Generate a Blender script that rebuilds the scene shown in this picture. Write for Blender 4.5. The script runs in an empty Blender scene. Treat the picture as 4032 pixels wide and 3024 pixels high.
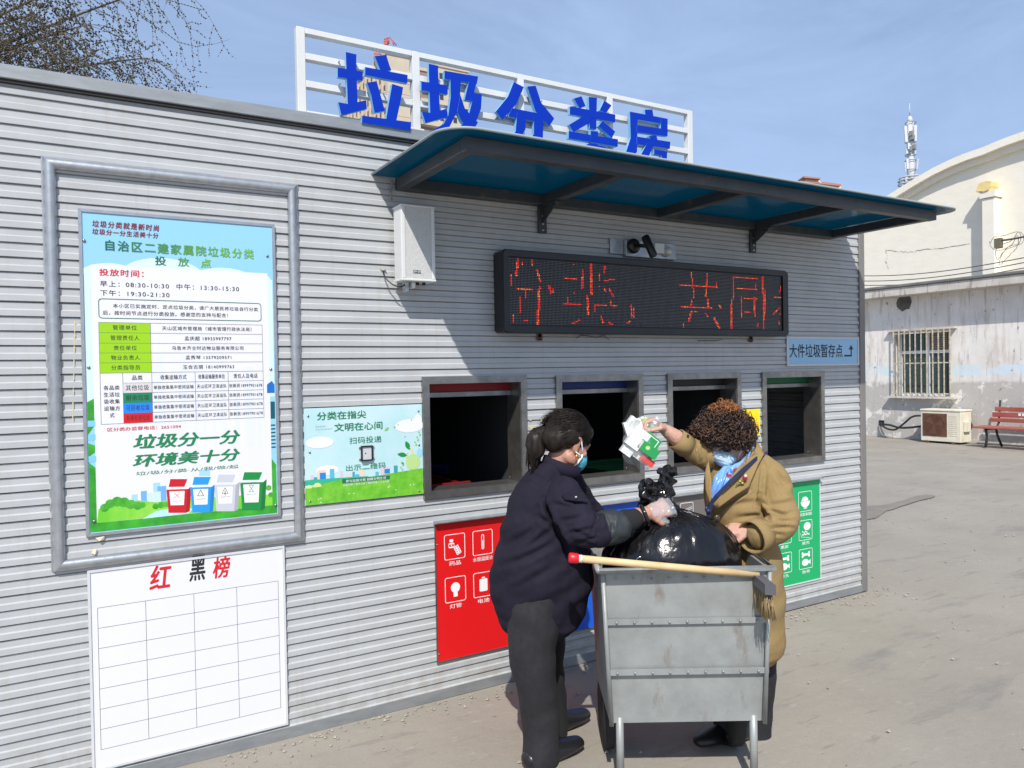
import bpy, math, random
import numpy as np
from mathutils import Vector, Matrix, noise
random.seed(7)
scene = bpy.context.scene
col = scene.collection

# ------------------------------------------------------------------ camera
YAW, PITCH, ROLL, FPX, CAMD, CAMH = 30.5, -0.83, -0.99, 3000.0, 3.2, 1.5
_y, _p, _r = map(math.radians, (YAW, PITCH, ROLL))
FW = Vector((math.sin(_y)*math.cos(_p), math.cos(_y)*math.cos(_p), math.sin(_p)))
_rt = Vector((math.cos(_y), -math.sin(_y), 0)); _up = _rt.cross(FW)
RT = _rt*math.cos(_r) + _up*math.sin(_r); UP = _up*math.cos(_r) - _rt*math.sin(_r)
CAM = Vector((0, -CAMD, CAMH))
cam = bpy.data.cameras.new('camera'); cam.sensor_width = 36; cam.lens = 36*FPX/4032
cam.clip_start = 0.05; cam.clip_end = 3000
camo = bpy.data.objects.new('camera', cam); col.objects.link(camo)
camo.matrix_world = Matrix.Translation(CAM) @ Matrix(((RT.x, UP.x, -FW.x), (RT.y, UP.y, -FW.y), (RT.z, UP.z, -FW.z))).to_4x4()
scene.camera = camo

# ------------------------------------------------------------------ light
SUN = Vector((.53, .77, -1.0)).normalized()
world = bpy.data.worlds.new('World'); scene.world = world; world.use_nodes = True
wn = world.node_tree; wn.nodes.clear()
wo = wn.nodes.new('ShaderNodeOutputWorld'); wb = wn.nodes.new('ShaderNodeBackground'); sky = wn.nodes.new('ShaderNodeTexSky')
sky.sky_type = 'NISHITA'; sky.sun_disc = False
sky.sun_elevation = math.asin(-SUN.z); sky.sun_rotation = math.atan2(-SUN.x, -SUN.y)
sky.air_density = 1.0; sky.dust_density = 2.2; sky.ozone_density = 2.5; sky.altitude = 800
wb.inputs['Strength'].default_value = 0.11
# thin high cirrus over the whole sky
tc = wn.nodes.new('ShaderNodeTexCoord'); mp = wn.nodes.new('ShaderNodeMapping'); mp.inputs['Scale'].default_value = (1.2, 3.0, 7.0); mp.inputs['Rotation'].default_value = (.3, .5, .4)
nz = wn.nodes.new('ShaderNodeTexNoise'); nz.inputs['Scale'].default_value = 1.3; nz.inputs['Detail'].default_value = 7; nz.inputs['Roughness'].default_value = .62; nz.inputs['Distortion'].default_value = .8
rp = wn.nodes.new('ShaderNodeValToRGB'); rp.color_ramp.elements[0].position = .30; rp.color_ramp.elements[0].color = (.36, .36, .36, 1); rp.color_ramp.elements[1].position = .74; rp.color_ramp.elements[1].color = (.68, .68, .68, 1)
mx = wn.nodes.new('ShaderNodeMix'); mx.data_type = 'RGBA'; mx.inputs['B'].default_value = (4.6, 6.25, 9.4, 1)
wn.links.new(tc.outputs['Generated'], mp.inputs['Vector']); wn.links.new(mp.outputs[0], nz.inputs['Vector']); wn.links.new(nz.outputs[0], rp.inputs[0])
sz_ = wn.nodes.new('ShaderNodeSeparateXYZ'); wn.links.new(tc.outputs['Generated'], sz_.inputs[0]); hzr = wn.nodes.new('ShaderNodeMapRange'); hzr.inputs['From Min'].default_value = 0; hzr.inputs['From Max'].default_value = .55; hzr.inputs['To Min'].default_value = .30; hzr.inputs['To Max'].default_value = 0
wn.links.new(sz_.outputs['Z'], hzr.inputs['Value']); ad = wn.nodes.new('ShaderNodeMath'); ad.operation = 'ADD'; ad.use_clamp = True; wn.links.new(rp.outputs[0], ad.inputs[0]); wn.links.new(hzr.outputs[0], ad.inputs[1])
wn.links.new(ad.outputs[0], mx.inputs['Factor']); wn.links.new(sky.outputs[0], mx.inputs['A']); wn.links.new(mx.outputs['Result'], wb.inputs['Color']); wn.links.new(wb.outputs[0], wo.inputs['Surface'])
sl = bpy.data.lights.new('sun', 'SUN'); sl.energy = 4.9; sl.angle = math.radians(.5); sl.color = (1, .955, .89)
so = bpy.data.objects.new('sun', sl); col.objects.link(so); so.location = (-4, -8, 12); so.rotation_euler = SUN.to_track_quat('-Z', 'Y').to_euler()
scene.view_settings.view_transform = 'Standard'; scene.view_settings.look = 'None'
scene.view_settings.exposure = 0.0; scene.view_settings.gamma = 1; scene.view_settings.use_curve_mapping = False

# ------------------------------------------------------------------ measuring helpers (survey of the photograph: full-size pixel -> point on a real plane)
def ray(u, v): return FW + (u-2016)/FPX*RT - (v-1512)/FPX*UP
def at(u, v, axis, val):
    d = ray(u, v); return CAM + d*((val-CAM[axis])/d[axis])
def P(u, v, z): return CAM + ray(u, v)*z
ZO = dict(a=(0,0,1.8433), b=(1100,0,1.8433), c=(2200,0,1.8433), d=(3200,300,2.6587), e=(0,800,1.8433), f=(1100,800,1.8433), g=(2200,800,1.8433),
          h=(3200,900,2.6587), i=(0,1400,1.8433), j=(1100,1500,1.8433), k=(2200,1500,1.8433), l=(3200,1500,2.6587), m=(1900,1550,2.37), n=(2600,1550,2.37), F=(0,0,1))
def q(k, x, y): o = ZO[k]; return o[0]+x/o[2], o[1]+y/o[2]
def W(k, x, y, Y=0.0):
    u, v = q(k, x, y); p = at(u, v, 1, Y); return (p.x, p.z)

# ------------------------------------------------------------------ materials
MATS = {}
def mat(name, c, rough=.6, metal=0, nscale=0, namp=.0, bump=0, bscale=None, c2=None, alpha=None, spec=None, coat=0, trans=0, emis=None, stretch=(1,1,1), coords='Object', detail=6):
    if name in MATS: return MATS[name]
    m = bpy.data.materials.new(name); m.use_nodes = True; nt = m.node_tree; b = nt.nodes['Principled BSDF']
    b.inputs['Base Color'].default_value = (*c, 1); b.inputs['Roughness'].default_value = rough; b.inputs['Metallic'].default_value = metal
    if spec is not None: b.inputs['Specular IOR Level'].default_value = spec
    if coat: b.inputs['Coat Weight'].default_value = coat
    if trans: b.inputs['Transmission Weight'].default_value = trans
    if alpha is not None: b.inputs['Alpha'].default_value = alpha
    if emis: b.inputs['Emission Color'].default_value = (*emis[0], 1); b.inputs['Emission Strength'].default_value = emis[1]
    t = nt.nodes.new('ShaderNodeTexCoord'); mpn = nt.nodes.new('ShaderNodeMapping'); mpn.inputs['Scale'].default_value = stretch
    nt.links.new(t.outputs[coords], mpn.inputs['Vector'])
    if nscale:
        n = nt.nodes.new('ShaderNodeTexNoise'); n.inputs['Scale'].default_value = nscale; n.inputs['Detail'].default_value = detail; n.inputs['Roughness'].default_value = .6
        nt.links.new(mpn.outputs[0], n.inputs['Vector'])
        r = nt.nodes.new('ShaderNodeValToRGB'); r.color_ramp.elements[0].position = .35; r.color_ramp.elements[1].position = .65
        d = c2 if c2 else tuple(x*(1-namp) for x in c)
        r.color_ramp.elements[0].color = (*d, 1); r.color_ramp.elements[1].color = (*c, 1)
        nt.links.new(n.outputs['Fac'], r.inputs[0]); nt.links.new(r.outputs[0], b.inputs['Base Color'])
        rr = nt.nodes.new('ShaderNodeMapRange'); rr.inputs['To Min'].default_value = min(1, rough*1.25); rr.inputs['To Max'].default_value = rough*.8
        nt.links.new(n.outputs['Fac'], rr.inputs['Value']); nt.links.new(rr.outputs[0], b.inputs['Roughness'])
    if bump:
        n2 = nt.nodes.new('ShaderNodeTexNoise'); n2.inputs['Scale'].default_value = bscale or 80; n2.inputs['Detail'].default_value = 5
        nt.links.new(mpn.outputs[0], n2.inputs['Vector'])
        bp = nt.nodes.new('ShaderNodeBump'); bp.inputs['Strength'].default_value = bump; bp.inputs['Distance'].default_value = .01
        nt.links.new(n2.outputs['Fac'], bp.inputs['Height']); nt.links.new(bp.outputs[0], b.inputs['Normal'])
    MATS[name] = m; return m

def add_layer(m, scale, lo, hi, c, stretch=(1,1,1), fac=1.0, zr=None, detail=8, rough=.65, seed=(0,0,0)):
    """overlay a second stain colour where noise lies between lo and hi, optionally limited to a height band zr=(z0,z1,soft)"""
    nt = m.node_tree; b = nt.nodes['Principled BSDF']; L = nt.links
    t = nt.nodes.new('ShaderNodeTexCoord'); mpn = nt.nodes.new('ShaderNodeMapping'); mpn.inputs['Scale'].default_value = stretch; mpn.inputs['Location'].default_value = seed
    L.new(t.outputs['Object'], mpn.inputs[0]); n = nt.nodes.new('ShaderNodeTexNoise'); n.inputs['Scale'].default_value = scale; n.inputs['Detail'].default_value = detail; n.inputs['Roughness'].default_value = rough
    L.new(mpn.outputs[0], n.inputs['Vector']); r = nt.nodes.new('ShaderNodeMapRange'); r.inputs['From Min'].default_value = lo; r.inputs['From Max'].default_value = hi; r.inputs['To Max'].default_value = fac
    L.new(n.outputs['Fac'], r.inputs['Value']); out = r.outputs[0]
    if zr:
        s = nt.nodes.new('ShaderNodeSeparateXYZ'); L.new(t.outputs['Object'], s.inputs[0])
        w = nt.nodes.new('ShaderNodeTexNoise'); w.inputs['Scale'].default_value = 1.7; w.inputs['Detail'].default_value = 6; L.new(t.outputs['Object'], w.inputs['Vector'])
        a = nt.nodes.new('ShaderNodeMath'); a.operation = 'MULTIPLY_ADD'; a.inputs[1].default_value = zr[3] if len(zr) > 3 else 0; L.new(w.outputs['Fac'], a.inputs[0]); L.new(s.outputs['Z'], a.inputs[2])
        r1 = nt.nodes.new('ShaderNodeMapRange'); r1.inputs['From Min'].default_value = zr[0]-zr[2]; r1.inputs['From Max'].default_value = zr[0]+zr[2]
        r2 = nt.nodes.new('ShaderNodeMapRange'); r2.inputs['From Min'].default_value = zr[1]+zr[2]; r2.inputs['From Max'].default_value = zr[1]-zr[2]
        L.new(a.outputs[0], r1.inputs['Value']); L.new(a.outputs[0], r2.inputs['Value'])
        m1 = nt.nodes.new('ShaderNodeMath'); m1.operation = 'MULTIPLY'; L.new(r1.outputs[0], m1.inputs[0]); L.new(r2.outputs[0], m1.inputs[1])
        m2 = nt.nodes.new('ShaderNodeMath'); m2.operation = 'MULTIPLY'; L.new(m1.outputs[0], m2.inputs[0]); L.new(out, m2.inputs[1]); out = m2.outputs[0]
    mxn = nt.nodes.new('ShaderNodeMix'); mxn.data_type = 'RGBA'; mxn.inputs['B'].default_value = (*c, 1); L.new(out, mxn.inputs['Factor'])
    src = b.inputs['Base Color'].links[0].from_socket if b.inputs['Base Color'].links else None
    if src: L.new(src, mxn.inputs['A'])
    else: mxn.inputs['A'].default_value = b.inputs['Base Color'].default_value
    L.new(mxn.outputs['Result'], b.inputs['Base Color'])
    return m

def paint(name, c, rough=.45): return mat(name, c, rough, nscale=9, namp=.07)
M_SIDE = mat('painted_siding', (.460,.474,.480), .42, nscale=5, namp=.10, bump=.12, bscale=14, stretch=(1,1,2))
add_layer(M_SIDE, 6, .56, .74, (.40,.37,.32), stretch=(5,1,.5), fac=.45)
add_layer(M_SIDE, 60, .66, .74, (.62,.57,.42), fac=.5); add_layer(M_SIDE, 3.2, .55, .72, (.36,.36,.35), stretch=(9,1,.35), fac=.40, seed=(4,0,1)); add_layer(M_SIDE, 9, .40, .62, (.30,.275,.235), stretch=(1.5,1,1), fac=.55, zr=(-1, .22, .10, .12), seed=(1,0,6))
M_GALV = mat('galvanised_steel', (.50,.52,.54), .38, .75, nscale=26, namp=.22, bump=.08, bscale=40)
M_FLASH = mat('zinc_flashing', (.36,.38,.39), .5, .55, nscale=8, namp=.22, stretch=(1,1,4))
M_STEEL = mat('brushed_stainless', (.34,.33,.31), .36, .85, nscale=14, namp=.3, bump=.06, bscale=60)
add_layer(M_STEEL, 16, .55, .7, (.17,.16,.15), fac=.6)
M_WHITE = mat('white_enamel', (.67,.68,.67), .4, nscale=6, namp=.06)
M_LGREY = mat('light_grey_enamel', (.62,.63,.64), .45, nscale=8, namp=.08)
M_SIGNBLUE = mat('blue_acrylic', (.003,.036,.44), .5, nscale=5, namp=.12, spec=.12)
M_SIGNEDGE = mat('light_blue_edge', (.22,.50,.72), .45)
M_CANOPY = mat('dark_painted_steel', (.052,.060,.068), .42, nscale=12, namp=.25)
add_layer(M_CANOPY, 11, .60, .72, (.20,.15,.11), fac=.5)
M_BLACK = mat('black_plastic', (.012,.012,.013), .35)
M_SCREEN = mat('display_black', (.010,.010,.011), .55)
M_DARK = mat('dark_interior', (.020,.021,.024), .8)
M_INNER = mat('interior_lining', (.10,.11,.115), .7, nscale=6, namp=.2)
M_RED = mat('red_film', (.72,.008,.010), .4, nscale=3, namp=.06)
M_BLUE = mat('blue_film', (.006,.11,.66), .4, nscale=3, namp=.06)
M_GREEN = mat('green_film', (.005,.40,.13), .4, nscale=3, namp=.06)
M_GREYB = mat('grey_brown_film', (.165,.145,.135), .4, nscale=3, namp=.06)
M_YEL = mat('yellow_film', (.90,.72,.010), .4)
M_TXTK = mat('print_black', (.02,.02,.022), .6)
M_TXTR = mat('print_red', (.60,.01,.02), .6)
M_TXTDR = mat('print_dark_red', (.22,.005,.02), .6)
M_TXTG = mat('print_green', (.005,.20,.07), .6)
M_TXTG2 = mat('print_bright_green', (.06,.36,.05), .6)
M_TXTW = mat('print_white', (.82,.82,.82), .5)
M_PAPER = mat('poster_white', (.74,.74,.775), .35, nscale=3, namp=.02)
M_SCREW = mat('screw_zinc', (.35,.35,.35), .3, .9)

# ------------------------------------------------------------------ mesh helpers
def tag(o, label=None, cat=None, group=None, kind=None):
    if label: o['label'] = label
    if cat: o['category'] = cat
    if group: o['group'] = group
    if kind: o['kind'] = kind
    return o
def empty(name, loc, label=None, cat=None, group=None):
    o = bpy.data.objects.new(name, None); o.empty_display_size = .1; o.location = loc; col.objects.link(o)
    return tag(o, label, cat, group)
WLOC = {}
def wloc(o):
    v = Vector((0,0,0))
    while o: v = v+Vector(o.location); o = o.parent
    return v
def link(name, me, m, parent=None):
    o = bpy.data.objects.new(name, me)
    if m and not me.materials: me.materials.append(m)
    col.objects.link(o)
    if parent:
        o.parent = parent; o.matrix_parent_inverse = Matrix.Identity(4)
    return o
class MB:
    def __init__(s): s.v = []; s.f = []; s.sm = []
    def add(s, vs, fs, sm=False):
        n = len(s.v); s.v += [tuple(v) for v in vs]; s.f += [tuple(i+n for i in f) for f in fs]; s.sm += [sm]*len(fs); return s
    def box(s, x0, x1, y0, y1, z0, z1, bv=0):
        if bv:
            b = bv; vs = []
            for (sx, sy, sz) in [(i,j,k) for i in (0,1) for j in (0,1) for k in (0,1)]:
                X, Y, Z = (x0,x1)[sx], (y0,y1)[sy], (z0,z1)[sz]; dx, dy, dz = (b,-b)[sx], (b,-b)[sy], (b,-b)[sz]
                vs += [(X, Y+dy, Z+dz), (X+dx, Y, Z+dz), (X+dx, Y+dy, Z)]
            I = lambda i,j,k,a: (i*4+j*2+k)*3+a
            fs = []
            fs += [(I(i,0,0,0), I(i,0,1,0), I(i,1,1,0), I(i,1,0,0)) if i == 0 else (I(i,0,0,0), I(i,1,0,0), I(i,1,1,0), I(i,0,1,0)) for i in (0,1)]
            fs += [(I(0,j,0,1), I(1,j,0,1), I(1,j,1,1), I(0,j,1,1)) if j == 0 else (I(0,j,0,1), I(0,j,1,1), I(1,j,1,1), I(1,j,0,1)) for j in (0,1)]
            fs += [(I(0,0,k,2), I(0,1,k,2), I(1,1,k,2), I(1,0,k,2)) if k == 0 else (I(0,0,k,2), I(1,0,k,2), I(1,1,k,2), I(0,1,k,2)) for k in (0,1)]
            for j in (0,1):
                for k in (0,1): fs.append((I(0,j,k,1), I(0,j,k,2), I(1,j,k,2), I(1,j,k,1)))
            for i in (0,1):
                for k in (0,1): fs.append((I(i,0,k,0), I(i,0,k,2), I(i,1,k,2), I(i,1,k,0)))
            for i in (0,1):
                for j in (0,1): fs.append((I(i,j,0,0), I(i,j,0,1), I(i,j,1,1), I(i,j,1,0)))
            for i in (0,1):
                for j in (0,1):
                    for k in (0,1): fs.append((I(i,j,k,0), I(i,j,k,1), I(i,j,k,2)))
            return s.add(vs, fs)
        vs = [(x,y,z) for x in (x0,x1) for y in (y0,y1) for z in (z0,z1)]
        return s.add(vs, [(0,1,3,2),(4,6,7,5),(0,4,5,1),(2,3,7,6),(0,2,6,4),(1,5,7,3)])
    def tube(s, pts, r, n=8, cap=True, sm=True, closed=False):
        pts = [Vector(p) for p in pts]; rs = r if isinstance(r, (list, tuple)) else [r]*len(pts)
        t0 = (pts[1]-pts[0]).normalized(); ref = Vector((0,0,1)) if abs(t0.z) < .9 else Vector((1,0,0))
        a = t0.cross(ref).normalized(); vs = []
        for i, p in enumerate(pts):
            t = (pts[min(i+1, len(pts)-1)]-pts[max(i-1, 0)])
            if t.length < 1e-9: t = t0
            t.normalize(); a = (a-t*a.dot(t)).normalized(); b = t.cross(a)
            for k in range(n):
                an = 2*math.pi*k/n; vs.append(p+(a*math.cos(an)+b*math.sin(an))*rs[i])
        fs = [(i*n+k, i*n+(k+1)%n, (i+1)*n+(k+1)%n, (i+1)*n+k) for i in range(len(pts)-1) for k in range(n)]
        if cap: fs += [tuple(range(n))[::-1], tuple(range((len(pts)-1)*n, len(pts)*n))]
        return s.add(vs, fs, sm)
    def lathe(s, c, ax, prof, n=16, sm=True):
        c = Vector(c); ax = Vector(ax).normalized(); a = ax.orthogonal().normalized(); b = ax.cross(a); vs = []
        for (r, h) in prof:
            for k in range(n):
                an = 2*math.pi*k/n; vs.append(c+ax*h+(a*math.cos(an)+b*math.sin(an))*r)
        m = len(prof); fs = [(i*n+k, i*n+(k+1)%n, (i+1)*n+(k+1)%n, (i+1)*n+k) for i in range(m-1) for k in range(n)]
        fs += [tuple(range(n))[::-1], tuple(range((m-1)*n, m*n))]
        return s.add(vs, fs, sm)
    def sphere(s, c, rad, ax=None, nu=14, nv=9):
        if isinstance(rad, (int, float)): rad = (rad,)*3
        X, Y, Z = ax or (Vector((1,0,0)), Vector((0,1,0)), Vector((0,0,1))); c = Vector(c); vs = []
        for i in range(nv+1):
            th = math.pi*(i+ (0.02 if i == 0 else (-.02 if i == nv else 0)))/nv
            for k in range(nu):
                ph = 2*math.pi*k/nu; vs.append(c+X*(rad[0]*math.sin(th)*math.cos(ph))+Y*(rad[1]*math.sin(th)*math.sin(ph))+Z*(rad[2]*math.cos(th)))
        fs = [(i*nu+k, (i+1)*nu+k, (i+1)*nu+(k+1)%nu, i*nu+(k+1)%nu) for i in range(nv) for k in range(nu)]
        fs += [tuple(range(nu)), tuple(range(nv*nu, (nv+1)*nu))[::-1]]
        return s.add(vs, fs, True)
    def prism(s, pts, off):   # planar polygon + thickness vector
        n = len(pts); off = Vector(off); vs = [Vector(p) for p in pts]+[Vector(p)+off for p in pts]
        return s.add(vs, [tuple(range(n)), tuple(range(n, 2*n))[::-1]]+[(i, (i+1)%n, n+(i+1)%n, n+i) for i in range(n)])
    def build(s, name, m, parent=None, fix=True):
        c = wloc(parent) if parent else Vector((0,0,0))
        me = bpy.data.meshes.new(name)
        if parent: me.from_pydata([(v[0]-c.x, v[1]-c.y, v[2]-c.z) for v in s.v], [], s.f)
        else:
            a = np.array([tuple(v) for v in s.v]); lo = a.min(0); hi = a.max(0); c = Vector(((lo[0]+hi[0])/2, (lo[1]+hi[1])/2, lo[2]))
            me.from_pydata([(v[0]-c.x, v[1]-c.y, v[2]-c.z) for v in s.v], [], s.f)
        me.polygons.foreach_set('use_smooth', s.sm)
        if fix:
            import bmesh
            bm = bmesh.new(); bm.from_mesh(me); bmesh.ops.recalc_face_normals(bm, faces=bm.faces); bm.to_mesh(me); bm.free()
        o = link(name, me, m, parent)
        if not parent: o.location = c
        return o
def B(name, m, parent, *a, bv=0): return MB().box(*a, bv=bv).build(name, m, parent)

def flat(name, m, parent, pts, Y):        # a flat print on a board: polygon in the wall's XZ plane at depth Y
    return MB().add([(x, Y, z) for x, z in pts], [tuple(range(len(pts)))]).build(name, m, parent, fix=False)
def flats(name, m, parent, polys, Y):
    if name in ('print_cloud', 'print_tower', 'print_lawn', 'print_surround', 'print_bush', 'print_leaf', 'print_hill'):
        for k, pts in enumerate(polys): o = flat(name, m, parent, pts, Y-.000004*k)
        return o
    b = MB()
    for k, pts in enumerate(polys): b.add([(x, Y-.000004*k, z) for x, z in pts], [tuple(range(len(pts)))])
    return b.build(name, m, parent, fix=False)
_txt = {}
def text_mesh(s, bold=0, shear=0, extrude=0, spacing=1.0, res=3):
    bold = 0; key = (s, bold, shear, extrude, spacing)
    if key in _txt: return _txt[key]
    cu = bpy.data.curves.new('lettering', 'FONT'); cu.body = s; cu.size = 1; cu.offset = bold; cu.shear = shear; cu.extrude = extrude; cu.resolution_u = res; cu.space_character = spacing
    o = bpy.data.objects.new('tmp', cu); col.objects.link(o)
    dg = bpy.context.evaluated_depsgraph_get(); me = bpy.data.meshes.new_from_object(o.evaluated_get(dg))
    bpy.data.objects.remove(o); co = np.empty(len(me.vertices)*3); me.vertices.foreach_get('co', co); co = co.reshape(-1, 3)
    fs = [tuple(p.vertices) for p in me.polygons]; bpy.data.meshes.remove(me)
    _txt[key] = (co, fs); return co, fs
def text(s, tl, br, Y, m, parent, bold=0, shear=0, extrude=0, name='lettering', spacing=1.0, plane='XZ', mats=None):
    """fit the string between two corners (x, z) of the wall plane"""
    co, fs = text_mesh(s, bold, shear, extrude, spacing)
    if len(co) == 0: return None
    lo, hi = co.min(0), co.max(0); sx = (br[0]-tl[0])/(hi[0]-lo[0]); sz = (tl[1]-br[1])/(hi[1]-lo[1])
    b = MB()
    sh_ = [(0,0)] if not bold else ([(-.7,0),(.7,0)] if bold < .015 else [(-1,0),(1,0),(0,1),(0,-1),(0,0)])     # strokes thickened by shifted layers
    for k_, (ox, oz) in enumerate(sh_): b.add([(tl[0]+(c[0]-lo[0]+ox*bold)*sx, Y-.00002*k_, br[1]+(c[1]-lo[1]+oz*bold*.7)*sz) for c in co], fs)
    return b.build(name, m, parent, fix=False)
def T(k, s, x0, y0, x1, y1, Y, m, parent, **kw):
    if q(k, x0, (y0+y1)/2)[1] > 1540: return text(s, (W(k, x0, y0, Y)[0], W(k, x1, y0, Y)[1]), (W(k, x1, y1, Y)[0], W(k, x0, y1, Y)[1]), Y, m, parent, **kw)
    return text(s, W(k, x0, y0, Y), W(k, x1, y1, Y), Y, m, parent, **kw)
def rect(k, x0, y0, x1, y1, Y):
    a = W(k, x0, y0, Y); b = W(k, x1, y1, Y); return [(a[0], a[1]), (a[0], b[1]), (b[0], b[1]), (b[0], a[1])]
def rrect(x0, z0, x1, z1, r, n=4):
    pts = []
    for cx, cz, a0 in ((x1-r, z1-r, 0), (x0+r, z1-r, 90), (x0+r, z0+r, 180), (x1-r, z0+r, 270)):
        for i in range(n+1):
            a = math.radians(a0+90*i/n); pts.append((cx+r*math.cos(a), cz+r*math.sin(a)))
    return pts
def ring2d(outer, inner): # list of quads between two equal-length loops
    n = len(outer); return [[outer[i], outer[(i+1)%n], inner[(i+1)%n], inner[i]] for i in range(n)]
def stroke(pts, w, closed=False):
    out = []; n = len(pts)
    for i in range(n if closed else n-1):
        a = Vector(pts[i]); b = Vector(pts[(i+1)%n]); d = (b-a)
        if d.length < 1e-6: continue
        d.normalize(); nn = Vector((-d.y, d.x))*w/2; e = d*w*.3
        out.append([tuple(a-e+nn), tuple(b+e+nn), tuple(b+e-nn), tuple(a-e-nn)])
    return out
def circ(cx, cz, r, n=16, rz=None, a0=0, a1=360): 
    return [(cx+r*math.cos(math.radians(a0+(a1-a0)*i/n)), cz+(rz or r)*math.sin(math.radians(a0+(a1-a0)*i/n))) for i in range(n if a1-a0 == 360 else n+1)]

# ================================================================== GROUND
M_GROUND = mat('worn_concrete_ground', (.315,.285,.238), .9, nscale=1.1, c2=(.268,.242,.203), bump=.35, bscale=18)
add_layer(M_GROUND, 2.4, .56, .68, (.205,.19,.175), stretch=(.55,1.5,1), fac=.75)
add_layer(M_GROUND, 14, .6, .75, (.40,.385,.36), stretch=(.5,1.3,1), fac=.6, seed=(3,1,0))
add_layer(M_GROUND, 55, .60, .74, (.17,.16,.15), fac=.8); add_layer(M_GROUND, 160, .58, .70, (.46,.43,.38), fac=.7, seed=(2,2,0)); add_layer(M_GROUND, 7, .60, .63, (.24,.215,.185), stretch=(.3,1.6,1), fac=.8, seed=(7,1,0))
g = MB(); N = 60
def gx(i, n, a, b): t = i/n*2-1; return (a+b)/2 + (b-a)/2*math.copysign(abs(t)**3, t)
vs = []; 
for i in range(N+1):
    for j in range(N+1):
        x = gx(i, N, -700, 720); y = gx(j, N, -700, 740)
        near = math.exp(-((x-8)**2+(y-3)**2)/900)
        z = (noise.noise(Vector((x*.35, y*.35, 0)))*.008)*near
        vs.append((x, y, z-.004))
g.add(vs, [(i*(N+1)+j, (i+1)*(N+1)+j, (i+1)*(N+1)+j+1, i*(N+1)+j+1) for i in range(N) for j in range(N)], True)
go = g.build('ground', M_GROUND); tag(go, 'worn grey concrete yard with damp dark patches in front of the sorting station', kind='structure')

dp_ = [at(*q('l', x, y), 2, .0) for x, y in ((470,1330),(560,1312),(700,1308),(800,1290),(950,1252),(1080,1208),(1180,1194),(1260,1200),(1282,1212),(1230,1232),(1120,1255),(1010,1290),(930,1315),(850,1345),(780,1362),(720,1400),(660,1440),(560,1455),(470,1440))]
n_ = len(dp_); b_ = MB(); cen_ = sum(dp_, Vector())/n_
for i in range(n_): dp_[i] = dp_[i]+(dp_[i]-cen_)*.02*noise.noise(dp_[i]*3)
b_.add([(v.x, v.y, .0055) for v in dp_], [tuple(range(n_))]); tag(b_.build('damp_patch', mat('damp_concrete', (.19,.168,.142), .8, nscale=5, c2=(.235,.21,.178)), fix=False), 'darker damp streak on the concrete yard reaching out from the wall corner', kind='structure')

# ================================================================== SORTING STATION
st = empty('waste_sorting_station', (1.0, 1.2, 0), 'long low prefabricated cabin clad in light grey ribbed metal siding with four open hatches', 'cabin')
X0, X1, ZT, PITCHP = -3.2, 4.566, 2.556, .0517
HATCH = [(1.403,1.958,.930,1.490), (2.132,2.696,.916,1.484), (2.871,3.442,.925,1.482), (3.623,4.192,.905,1.478)]
prof = [(.007,0), (0,-.0012), (0,-.0233), (-.0062,-.0279), (-.0062,-.0482), (.004,-.0492), (.007,-PITCHP)]
nrow = int(ZT/PITCHP)
rr_ = random.Random(3)
for r in range(nrow+1):
    zt = ZT-r*PITCHP; zb = zt-PITCHP
    if zb < 0: break
    segs = []; x = X0
    for a, b, c, d in HATCH:
        if zt > c+.014 and zb < d-.014:
            a_, b_2 = a+.012, b-.012; segs.append((x, a_, 9, -9)); 
            if zt > d-.014: segs.append((a_, b_2, 9, d-.014))
            elif zb < c+.014: segs.append((a_, b_2, c+.014, -9))
            x = b_2
    segs.append((x, X1, 9, -9))
    for (xa, xb, zhi, zlo_) in segs:
        n = max(1, int((xb-xa)/.22)); xs = [xa+(xb-xa)*i/n for i in range(n+1)]; vs = []
        for x in xs:
            w = noise.noise(Vector((x*1.7, r*.23, 0)))*.0016 + noise.noise(Vector((x*6, r*.9, 4)))*.0006
            if x > 4.2 and zt < .95: w += noise.noise(Vector((x*9, r*.6, 2)))*.0028
            dz = noise.noise(Vector((x*1.1, r*1.7, 9)))*.0011
            for (yy, dzp) in prof: vs.append((x, yy+w-.001, min(zhi, max(zlo_, zt+dzp+dz))))
        m = len(prof); MB().add(vs, [(i*m+k, (i+1)*m+k, (i+1)*m+k+1, i*m+k+1) for i in range(n) for k in range(m-1)]).build('siding_plank', M_SIDE, st)
# dirt washed along the foot of the wall and grit on the yard
rr_ = random.Random(12); gt = MB()
for i in range(900):
    if i < 500: x = rr_.uniform(-1, 4.8); y = -.02-abs(rr_.gauss(0, .10))
    else: x = rr_.uniform(-.5, 9); y = rr_.uniform(-1.9, 4)
    if x < 4.6 and y > -.03: continue
    r_ = rr_.uniform(.003, .011)*(1 if y < 0 else 1.4); h_ = r_*.6
    gt.add([(x+r_*math.cos(a+i), y+r_*math.sin(a+i)*rr_.uniform(.6,1), .002) for a in (0,1.4,2.8,4.4)]+[(x, y, h_+.004)], [(0,1,4),(1,2,4),(2,3,4),(3,0,4)])
tag(gt.build('yard_grit', mat('grit', (.22,.19,.15), .95, nscale=40, c2=(.40,.36,.30)), fix=False), 'small grit and dust scattered over the concrete yard', 'grit', kind='stuff')
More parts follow.
